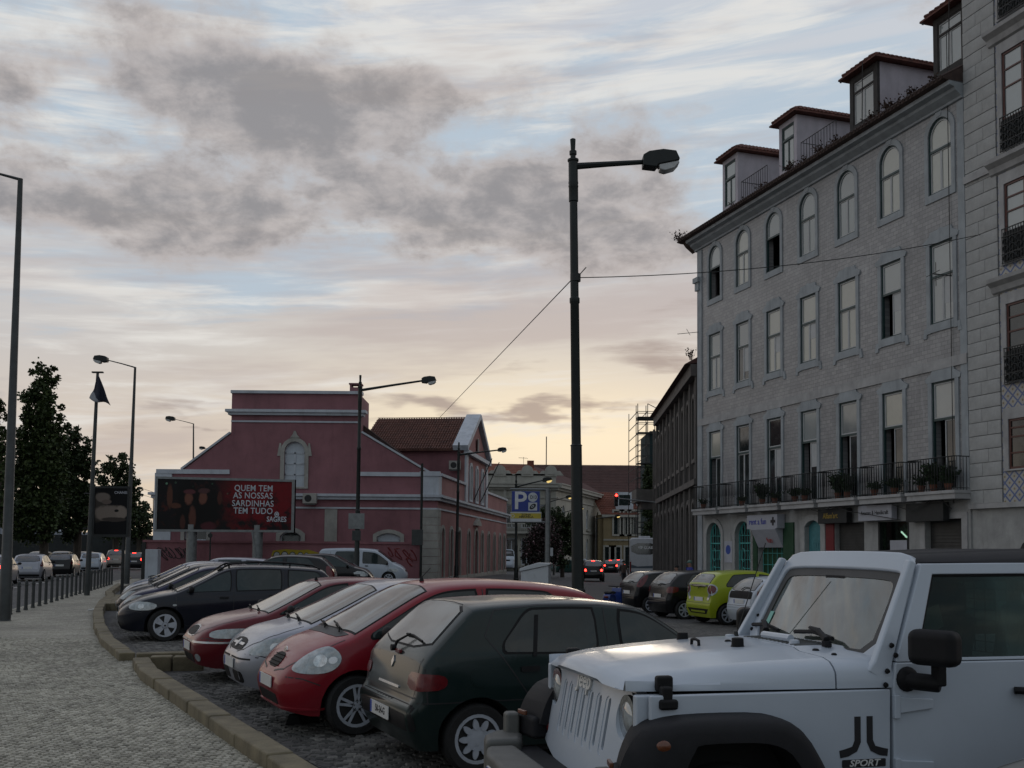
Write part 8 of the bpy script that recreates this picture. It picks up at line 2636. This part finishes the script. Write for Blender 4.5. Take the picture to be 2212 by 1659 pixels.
m = MB(); m.tube([((a0 + a1) / 2 + .45, YA + .1, z0 + .05), ((a0 + a1) / 2 + .45, YA + .1, .05)], .06, 8); m.build('post', 'iron_black', AP)
# overhead wires
def wire(a, b, sag, label, r=.014, n=14):
    a, b = Vector(a), Vector(b); m = MB()
    m.tube([a.lerp(b, k / n) - Vector((0, 0, sag * 4 * (k / n) * (1 - k / n))) for k in range(n + 1)], r, 4)
    return tag(m.build('overhead_wire', 'iron_black'), label, 'cable')
w0 = at(1243, 600, 27); wire(w0, at(2174, 494, 33), .35, 'thin cable from the black lamp post across to the tiled house')
wire(w0 + Vector((-.05, 0, 0)), at(940, 912, 72), .0, 'thin cable slanting down left from the black lamp post to the pink building')
m = MB(); m.lathe([(.14, -.10), (.14, .10)], w0 - Vector((.0, 0, 0)), 'Z', 12); m.tube([w0 + Vector((.0, -.05, -.05)), w0 + Vector((.28, -.1, .26))], .015, 4); tag(m.build('cable_clamp', 'iron_black'), 'clamp holding the cables on the black lamp post', 'clamp')

# ------------------------------------------------------------------ cars in the streets
A1 = 106
for (px_, py_, sp_, lb, mt_, br) in ((57, 1255, FAR, 'silver hatchback with high red tail lamps in the left street queue', 'paint_silver', False), (-30, 1265, FAR, 'silver hatchback cut by the left edge, brake lamp lit', 'paint_silver', True),
                             (127, 1246, FAR, 'near-black small hatchback between the silver and the white one in the left street', 'paint_black', False), (194, 1236, FAR, 'white hatchback behind the flag pole in the left street', 'paint_white', False),
                             (249, 1228, SUV, 'grey-beige tall car with brake lamp lit under the advertising panel', 'paint_beige', True), (288, 1231, FAR, 'dark compact car with lit lamp right of the lamp post in the left street', 'paint_graphite', True)):
    Yd = 1.8 * 2212 / (py_ - 1190 - (px_ - 1106) * .00873)
    p = at(px_, py_, Yd); a = R(A1)
    far_car('street_car', sp_, (p.x + math.cos(a) * 3.04, p.y + math.sin(a) * 3.04), A1, lb, mt_, 'cars queuing in the left street', br)
for (px_, lb, mt_, Yd) in ((76, 'beige car roof behind the silver hatchback in the left street', 'paint_beige', 82), (124, 'grey car roof behind the near-black hatchback', 'paint_graphite', 90), (176, 'dark green-grey car behind the white hatchback', 'paint_darkgreen', 88)):
    p = at(px_, 1200, Yd); far_car('street_car', FAR, (p.x, p.y), A1 + 174, lb, mt_, 'cars in the far lane of the left street', False, pl='')
p = at(302, 1200, 130); root, bvh = far_car('taxi', FAR, (p.x, p.y - 3), 284, 'green taxi with lit headlamps coming out of the left street', 'paint_taxi', None, False, pl='')
m = MB(); c = cast(bvh, 'T', -1.6, 0, .06); m.cbox(c, (.2, .5, .14)); m.build('roof_sign', 'lamp_warm', root)
# cars ahead in the right street
def straight(px_, py_, hdg, sp_, lb, mt_, br, Yd, tail=3.04, name='street_car', grp='cars driving away down the right street'):
    p = at(px_, py_, Yd); a = R(hdg)
    return far_car(name, sp_, (p.x + math.cos(a) * tail, p.y + math.sin(a) * tail), hdg, lb, mt_, grp, br)
straight(1282, 1255, 89, SUV, 'dark crossover braking in the right street, three red lamps lit', 'paint_black', True, 77)
straight(1319, 1238, 88, FAR, 'dark car ahead of the braking crossover, lamp lit', 'paint_black', True, 104)
straight(1336, 1236, 88, FAR, 'pale car furthest ahead in the right street, lamp lit', 'paint_silver', True, 112)
straight(1255, 1232, 88, FAR, 'white car roof left of the braking crossover', 'paint_white', False, 118)
straight(1195, 1238, 22, FAR, 'dark green hatchback crossing behind the black lamp post', 'paint_bottle', False, 104)
p = at(1095, 1235, 108); far_car('white_van', stretch(FAR, 1.5, 1.08, rw=.32), (p.x, p.y), 270, 'white van with graffiti at the far end of the pink building', 'paint_white', None, False, pl='')
# graffiti van detail is below the size that shows; silver people-carrier by the pink wall
VAN = dict(FAR); VAN.update(fo=.90, ro=1.0, wb=2.75, rw=.32, hdr=.20, n=4.5, tumble=.16, cr=.13, sill=.24,
    top=[(-3.75, .8), (-3.74, 1.5), (-3.66, 1.80), (-3.4, 1.86), (-2.0, 1.90), (-1.0, 1.86), (-.62, 1.80), (-.2, 1.50), (.25, 1.13), (.35, 1.09), (.7, .93), (.85, .80), (.90, .62)],
    plan=[(-3.75, .78), (-3.6, .84), (-1.2, .87), (0, .86), (.45, .80), (.72, .68), (.86, .5), (.90, .42)], belt=[(-3.7, 1.08), (-1, 1.06), (0, 1.0), (.9, .70)],
    win=[(-2.9, -1.62, .12, .12), (-1.45, -.05, .05, 0)], screen=(.2, -.60), rear=(1.15, 1.65, .62, .55), gaps=[[(-1.53, .4), (-1.53, 1.70)], [(-3.1, .5), (-3.05, 1.7)], [(-.05, .4), (-.02, 1.0)]],
    decals=[('headlight', 38, chaikin([(.30, .80), (.32, .66), (.6, .64), (.72, .68), (.66, .80), (.5, .84)], 1, True), 'lens_clear', .010, True, .06), ('grille', 'F', rrect(-.3, .66, .3, .76, .02), 'black_trim', .006, False)])
van_x = at(880, 1243, 54.3).x - .9
build_car('white_minivan', VAN, (van_x, 54.3, 0), 0, 'silver-white minivan parked facing right along the pink wall', cat='van', mat='paint_white', res=.8)
# bus
BUS = empty('coach', (at(1392, 1240, 86).x, 86, -.45), R(-7), 'white and grey touring coach seen from behind beside the dark arcaded house', 'bus')
pm('bus_white', (.40, .41, .43), .35, var=.08, coat=.5)
m = MB(); prof_ = rrect(-1.25, .35, 1.25, 3.45, .28, 5); m.prism(prof_, 0, 10.5, lambda u, v, w: (u, w, v)); bb_ = m.build('body', 'bus_white', BUS, bevel=.12, seg=3)
m = MB(); m.prism(chaikin([(-1.08, 2.05), (1.08, 2.05), (1.12, 3.0), (-1.12, 3.0)], 1, True), -.01, .02, lambda u, v, w: (u, w, v)); rw_ = m.build('rear_window', 'car_glass', BUS)
text_mesh('lettering', 'VIP CLASS', .30, 'ink_white', rw_, basis((.12, -.015, 2.62), (1, 0, 0), (0, 0, 1)), .002, .006)
m = MB(); m.prism([(-1.22, .9), (1.22, .9), (1.22, 1.15), (-.6, 1.05), (-1.22, 1.25)], -.008, .01, lambda u, v, w: (u, w, v)); m.build('stripe', pm('bus_stripe', (.06, .08, .10), .4), BUS)
for sx_ in (-1, 1):
    m = MB(); m.cbox((sx_ * 1.16, -.01, 1.0), (.13, .05, .9)); m.build('tail_light', 'lens_red', BUS, bevel=.01)
    m = MB()
    for y in (1.9, 8.3): m.lathe([(.49, -.14), (.5, -.1), (.5, .1), (.49, .14)], (0, 0, 0), 'X', 20) if False else m.lathe([(.5, sx_ * .95), (.5, sx_ * 1.24)], (0, y, .5), 'X', 20)
    m.build('wheel', 'rubber', BUS)
    m = MB(); m.box(sx_ * 1.252, .6, 1.75, sx_ * 1.262, 10.2, 2.9); m.build('side_window', 'car_glass', BUS)
m = MB(); m.box(-1.15, -.05, .38, 1.15, .05, .62); m.build('bumper', 'bus_stripe', BUS)
m = MB(); m.box(-.5, 1.5, 3.45, .5, 3.5, 3.62); m.build('roof_unit', 'bus_white', BUS, bevel=.05)
# right-hand row: tails towards us
ROW = 'cars parked tail-out before the tiled house'
def tails(px_, py_, hdg, sp_, lb, mt_, **kw):
    """near wheel of the left rear corner at this point"""
    Yd = 30
    for _ in range(30):
        p = at(px_, py_, Yd); e = p.z - gz(p.x, p.y); Yd *= 1 + e / 2.2 * .8
    a = R(hdg); p = at(px_, py_, Yd)
    return far_car('parked_hatchback', sp_, (p.x + math.cos(a) * 2.9 + math.sin(a) * .78, p.y + math.sin(a) * 2.9 - math.cos(a) * .78), hdg, lb, mt_, ROW, False, res=.8, **kw)
SPK = stretch(FAR, 1.055, .97, hdr=.12, wb=2.38, rear=(1.05, 1.38, .56, .48))
SPK['decals'] = [('tail_light', -148, circle(-.96, .98, .115, 16), 'lens_red', .012, True, .05), ('lamp_surround', -148, circle(-.965, .97, .15, 16, .16), 'lens_clear', .006, True, .05), ('lamp_tail', -148, chaikin([(-1.04, .86), (-.96, .82), (-1.06, .66), (-1.14, .70)], 1, True), 'lens_clear', .008, True, .05),
    ('lower_intake', 'B', chaikin([(-.45, .30), (.45, .30), (.60, .44), (-.60, .44)], 0, True), 'black_trim', .004, False), ('lower_trim', 'B', rrect(-.40, .335, .40, .385, .02), 'paint_lime', .010, False)]
PUN = dict(FAR); PUN['decals'] = [('tail_light', -150, chaikin([(-.96, .92), (-.80, .86), (-.72, 1.0), (-.68, 1.30), (-.80, 1.26)], 1, True), 'lens_red', .010, True, .06)]
GEZ = stretch(FAR, 1.03, 1.0); GEZ['decals'] = [('tail_light', -150, chaikin([(-1.02, .80), (-.72, .80), (-.68, .96), (-.80, 1.0), (-1.0, .97)], 1, True), 'lens_red', .012, True, .06)]
SMA = stretch(FAR, .96, .98); SMA['decals'] = [('tailgate_panel', 'B', rrect(-.55, .78, .55, .97, .05), 'black_trim', .004, False)]
for (px_, py_, h_, sp_, lb, mt_) in ((1338, 1318, 20, PUN, 'black hatchback with tall red corner lamps beside the blue scooter', 'paint_black'),
                                   (1402, 1331, 19, GEZ, 'black hatchback left of the lime green car', 'paint_black'),
                                   (1480, 1343, 18, SPK, 'lime green small hatchback with round tail lamps', 'paint_lime'),
                                   (1572, 1352, 18, SMA, 'white hatchback with dark tailgate right of the lime green car', 'paint_white'),
                                   (1634, 1360, 18, GEZ, 'dark hatchback half hidden by the off-road vehicle windscreen', 'paint_graphite'),
                                   (2055, 1378, 62, GEZ, 'white hatchback seen through the side window of the off-road vehicle', 'paint_white')):
    root, bvh = tails(px_, py_, h_, sp_, lb, mt_)
    q = MB(); a = [cast(bvh, 'B', y, z, .03) for y, z in ((.0, 1.0), (-.1, 1.06), (-.35, 1.05))]; q.tube(a, .012, 5); q.build('rear_wiper', 'black_trim', root)
# scooter
S0 = at(1330, 1305, 33); SC_ = empty('scooter', (S0.x, S0.y + .6, gz(S0.x, S0.y)), R(66), 'blue motor scooter parked left of the black hatchbacks', 'scooter')
SC_.scale = (.82, .82, .82)
pm('scooter_blue', (.008, .03, .17), .3, coat=.8)
for x in (-.62, .62):
    m = MB(); m.lathe([(.12, -.05), (.20, -.06), (.23, -.03), (.23, .03), (.20, .06), (.12, .05)], (x, 0, .23), 'Y', 18); w_ = m.build('wheel', 'rubber', SC_, smooth=True)
    m = MB(); m.lathe([(.13, -.04), (.13, .04)], (x, 0, .23), 'Y', 14); m.build('rim', 'rim_silver', w_)
m = MB(); m.prism(chaikin([(-.95, .55), (-.9, .78), (-.55, .82), (-.15, .74), (-.10, .45), (-.35, .32), (-.75, .40)], 2, True), -.15, .15, lambda u, v, w: (u, w, v)); m.build('tail_body', 'scooter_blue', SC_, bevel=.05, seg=3)
m = MB(); m.prism(chaikin([(-.15, .22), (.35, .22), (.42, .30), (-.12, .34)], 1, True), -.17, .17, lambda u, v, w: (u, w, v)); m.build('footboard', 'black_trim', SC_, bevel=.02)
m = MB(); m.prism(chaikin([(.36, .25), (.50, .30), (.44, .95), (.36, 1.02), (.30, .9), (.34, .5)], 1, True), -.20, .20, lambda u, v, w: (u, w, v)); m.build('leg_shield', 'scooter_blue', SC_, bevel=.04)
m = MB(); m.prism(chaikin([(-.85, .80), (-.80, .88), (-.45, .90), (-.12, .84), (-.15, .77), (-.55, .80)], 1, True), -.14, .14, lambda u, v, w: (u, w, v)); m.build('seat', 'rubber', SC_, bevel=.03)
m = MB(); m.tube([(.40, 0, .95), (.36, 0, 1.05)], .03, 8); m.tube([(.30, -.33, 1.06), (.38, 0, 1.04), (.30, .33, 1.06)], .018, 6); m.tube([(.62, .08, .23), (.45, .06, .6)], .025, 6); m.tube([(.62, -.08, .23), (.45, -.06, .6)], .025, 6); m.build('handlebar', 'black_trim', SC_)
m = MB(); m.ball((-.95, 0, .68), (.03, .10, .05), 10, 6); m.build('tail_light', 'lens_red', SC_, smooth=True)
m = MB(); m.cbox((-.98, 0, .42), (.02, .2, .16)); m.build('number_plate', 'plate_white', SC_)
m = MB(); m.prism([(.62 + .27 * math.cos(a), .23 + .27 * math.sin(a)) for a in np.linspace(.4, 2.9, 9)], -.07, .07, lambda u, v, w: (u, w, v)); m.build('mudguard', 'scooter_blue', SC_)
# thin chain barrier in the street, as a dark line on the ground
cb = [gpt(1240, 1262, -.25), gpt(1275, 1283, -.22), gpt(1310, 1312, -.18)]
m = MB(); m.tube([(x, y, gz(x, y) + .008) for x, y in cb], .03, 5); tag(m.build('ground_cable', 'iron_black'), 'black cable lying across the roadway towards the scooter', 'cable')


# ------------------------------------------------------------------ people
def person(P, rz, label, shirt, legs, cap=None, stride=0.0, skin='skin', hgt=1.72):
    T = empty('person', P, rz, label, 'person')
    k = hgt / 1.75
    J = {'pelvis': (0, 0, .95), 'waist': (0, 0, 1.10), 'chest': (.02, 0, 1.32), 'neck': (.0, 0, 1.49), 'head0': (.02, 0, 1.58), 'head1': (.03, 0, 1.69),
         'shL': (0, .17, 1.43), 'elL': (-.05 + stride * .2, .23, 1.16), 'haL': (.10 + stride * .3, .22, .93), 'shR': (0, -.17, 1.43), 'elR': (-.05 - stride * .2, -.23, 1.16), 'haR': (.10 - stride * .3, -.22, .93),
         'hipL': (0, .09, .90), 'knL': (.06 - stride * .2, .10, .49), 'anL': (-stride * .55, .10, .09), 'toL': (.15 - stride * .5, .11, .04), 'hipR': (0, -.09, .90), 'knR': (.05 + stride * .35, -.10, .49), 'anR': (stride * .45, -.10, .09), 'toR': (.16 + stride * .5, -.11, .04)}
    Rd = dict(pelvis=.145, waist=.125, chest=.15, neck=.055, head0=.075, head1=.095, shL=.07, elL=.045, haL=.034, shR=.07, elR=.045, haR=.034, hipL=.095, knL=.062, anL=.042, toL=.035, hipR=.095, knR=.062, anR=.042, toR=.035)
    E_ = [('pelvis', 'waist'), ('waist', 'chest'), ('chest', 'neck'), ('neck', 'head0'), ('head0', 'head1'), ('chest', 'shL'), ('shL', 'elL'), ('elL', 'haL'), ('chest', 'shR'), ('shR', 'elR'), ('elR', 'haR'), ('pelvis', 'hipL'), ('hipL', 'knL'), ('knL', 'anL'), ('anL', 'toL'), ('pelvis', 'hipR'), ('hipR', 'knR'), ('knR', 'anR'), ('anR', 'toR')]
    nm = list(J)
    me = bpy.data.meshes.new('body'); me.from_pydata([tuple(c * k for c in J[n]) for n in nm], [(nm.index(a), nm.index(b)) for a, b in E_], [])
    o = link_mesh('body', me, T)
    sk = o.modifiers.new('skin', 'SKIN')
    if not me.skin_vertices:
        bpy.context.view_layer.objects.active = o
        o.select_set(True)
    if len(me.skin_vertices) == 0:
        me.attributes  # layer is made by the modifier on first use
    lay = me.skin_vertices[0] if len(me.skin_vertices) else None
    if lay is None:
        bm_ = __import__('bmesh').new(); bm_.from_mesh(me); bm_.verts.layers.skin.verify(); bm_.to_mesh(me); bm_.free(); lay = me.skin_vertices[0]
    for i, n in enumerate(nm):
        lay.data[i].radius = (Rd[n] * k, Rd[n] * k * (1.15 if n in ('chest', 'pelvis', 'waist') else 1)); lay.data[i].use_root = n == 'pelvis'
    o.modifiers.new('sub', 'SUBSURF').levels = 2; o.modifiers['sub'].render_levels = 2
    # clothes colour by height
    mt = bpy.data.materials.new('person_' + shirt); mt.use_nodes = True; q = NG(mt.node_tree); b_ = q.n['Principled BSDF']
    v = q.new('ShaderNodeTexCoord').outputs['Object']; s3 = q.new('ShaderNodeSeparateXYZ'); q.l.new(v, s3.inputs[0])
    c = q.mix(q.m('GREATER_THAN', s3.outputs[2], .98 * k), M[legs].node_tree and LEG[legs], LEG[shirt]); c = q.mix(q.m('GREATER_THAN', s3.outputs[2], 1.50 * k), c, (.30, .17, .12)); c = q.mix(q.m('LESS_THAN', s3.outputs[2], .08 * k), c, (.02, .02, .02))
    q.put(b_.inputs['Base Color'], c); b_.inputs['Roughness'].default_value = .8
    me.materials.append(mt)
    m = MB(); m.ball((.0, 0, 1.70 * k), (.105 * k, .088 * k, .085 * k), 12, 8); m.build('hair' if not cap else 'cap', cap or 'rubber', T, smooth=True)
    if cap: m = MB(); m.prism(chaikin([(.05, -.07), (.19, -.06), (.19, .06), (.05, .07)], 1, True), 1.68 * k, 1.695 * k, lambda u, v_, w: (u, v_, w)); m.build('cap_peak', cap, T)
    m = MB(); m.ball((.108 * k, 0, 1.62 * k), (.022, .014, .022), 8, 6)
    for s_ in (1, -1): m.ball((.02, s_ * .092 * k, 1.62 * k), (.02, .012, .03), 8, 6)
    m.build('face', 'skin', T, smooth=True)
    m = MB()
    for s_ in (1, -1): m.ball((.095 * k, s_ * .034, 1.645 * k), (.012, .014, .009), 6, 5)
    m.cbox((.103 * k, 0, 1.57 * k), (.008, .045, .010)); m.build('eyes', 'rubber', T)
    for s_, hn in ((1, 'haL'), (-1, 'haR')):
        h = Vector(J[hn]) * k
        m = MB(); m.ball(h + Vector((.015, 0, -.05)), (.022, .040, .045), 8, 6)
        for f_ in range(4): m.tube([h + Vector((.02 + .002 * f_, (-.028 + .019 * f_), -.085)), h + Vector((.032, (-.028 + .019 * f_), -.125 - .006 * (f_ in (1, 2)))), h + Vector((.028 - .015, (-.026 + .018 * f_), -.150 - .008 * (f_ in (1, 2))))], [.010, .009, .007], 5)
        m.tube([h + Vector((.02, .03, -.04)), h + Vector((.045, .04, -.07)), h + Vector((.05, .035, -.095))], [.011, .010, .008], 5)
        m.build('hand', 'skin', T, smooth=True)
    return T


pm('skin', (.30, .17, .12), .6); pm('cap_green', (.10, .17, .15), .8)
LEG = {'shirt_blue': (.03, .035, .22), 'trousers_dark': (.02, .02, .025), 'shirt_dark': (.04, .035, .035), 'shirt_brown': (.09, .06, .05)}
for kk_, vv_ in LEG.items(): pm(kk_, vv_, .85)
def stand(px_, py_head, Y_):
    p = at(px_, py_head, Y_); return (p.x, Y_, gz(p.x, Y_))
person(stand(1490, 1208, 42), R(200), 'man in green cap and bright blue shirt before the turquoise gate', 'shirt_blue', 'trousers_dark', 'cap_green', 0, hgt=1.78)
person(stand(1462, 1222, 42.5), R(190), 'dark-haired person beside the man with the green cap', 'shirt_dark', 'trousers_dark', None, 0, hgt=1.58)
person(stand(1347, 1215, 64), R(285), 'dark-clothed person walking beside the coach', 'shirt_brown', 'trousers_dark', None, .45, hgt=1.70)
# small far details: white board behind the green car, low posts
for k, (px_, h_) in enumerate(((1200, 1.9), (1187, 2.3))):
    p = at(px_, 1235, 100 if k == 0 else 62); zz = gz(p.x, p.y); T = empty('sign_post', (p.x, p.y, zz), 0, ['small white-topped post behind the dark green hatchback', 'slim post with white plate beside the pale utility box'][k], 'post')
    m = MB(); m.tube([(0, 0, 0), (0, 0, h_)], .04, 6); m.build('pole', 'galvanised', T); m = MB(); m.cbox((0, -.05, h_ - .2), (.4 if k else .7, .03, .5)); m.build('plate', 'sign_face_white', T)
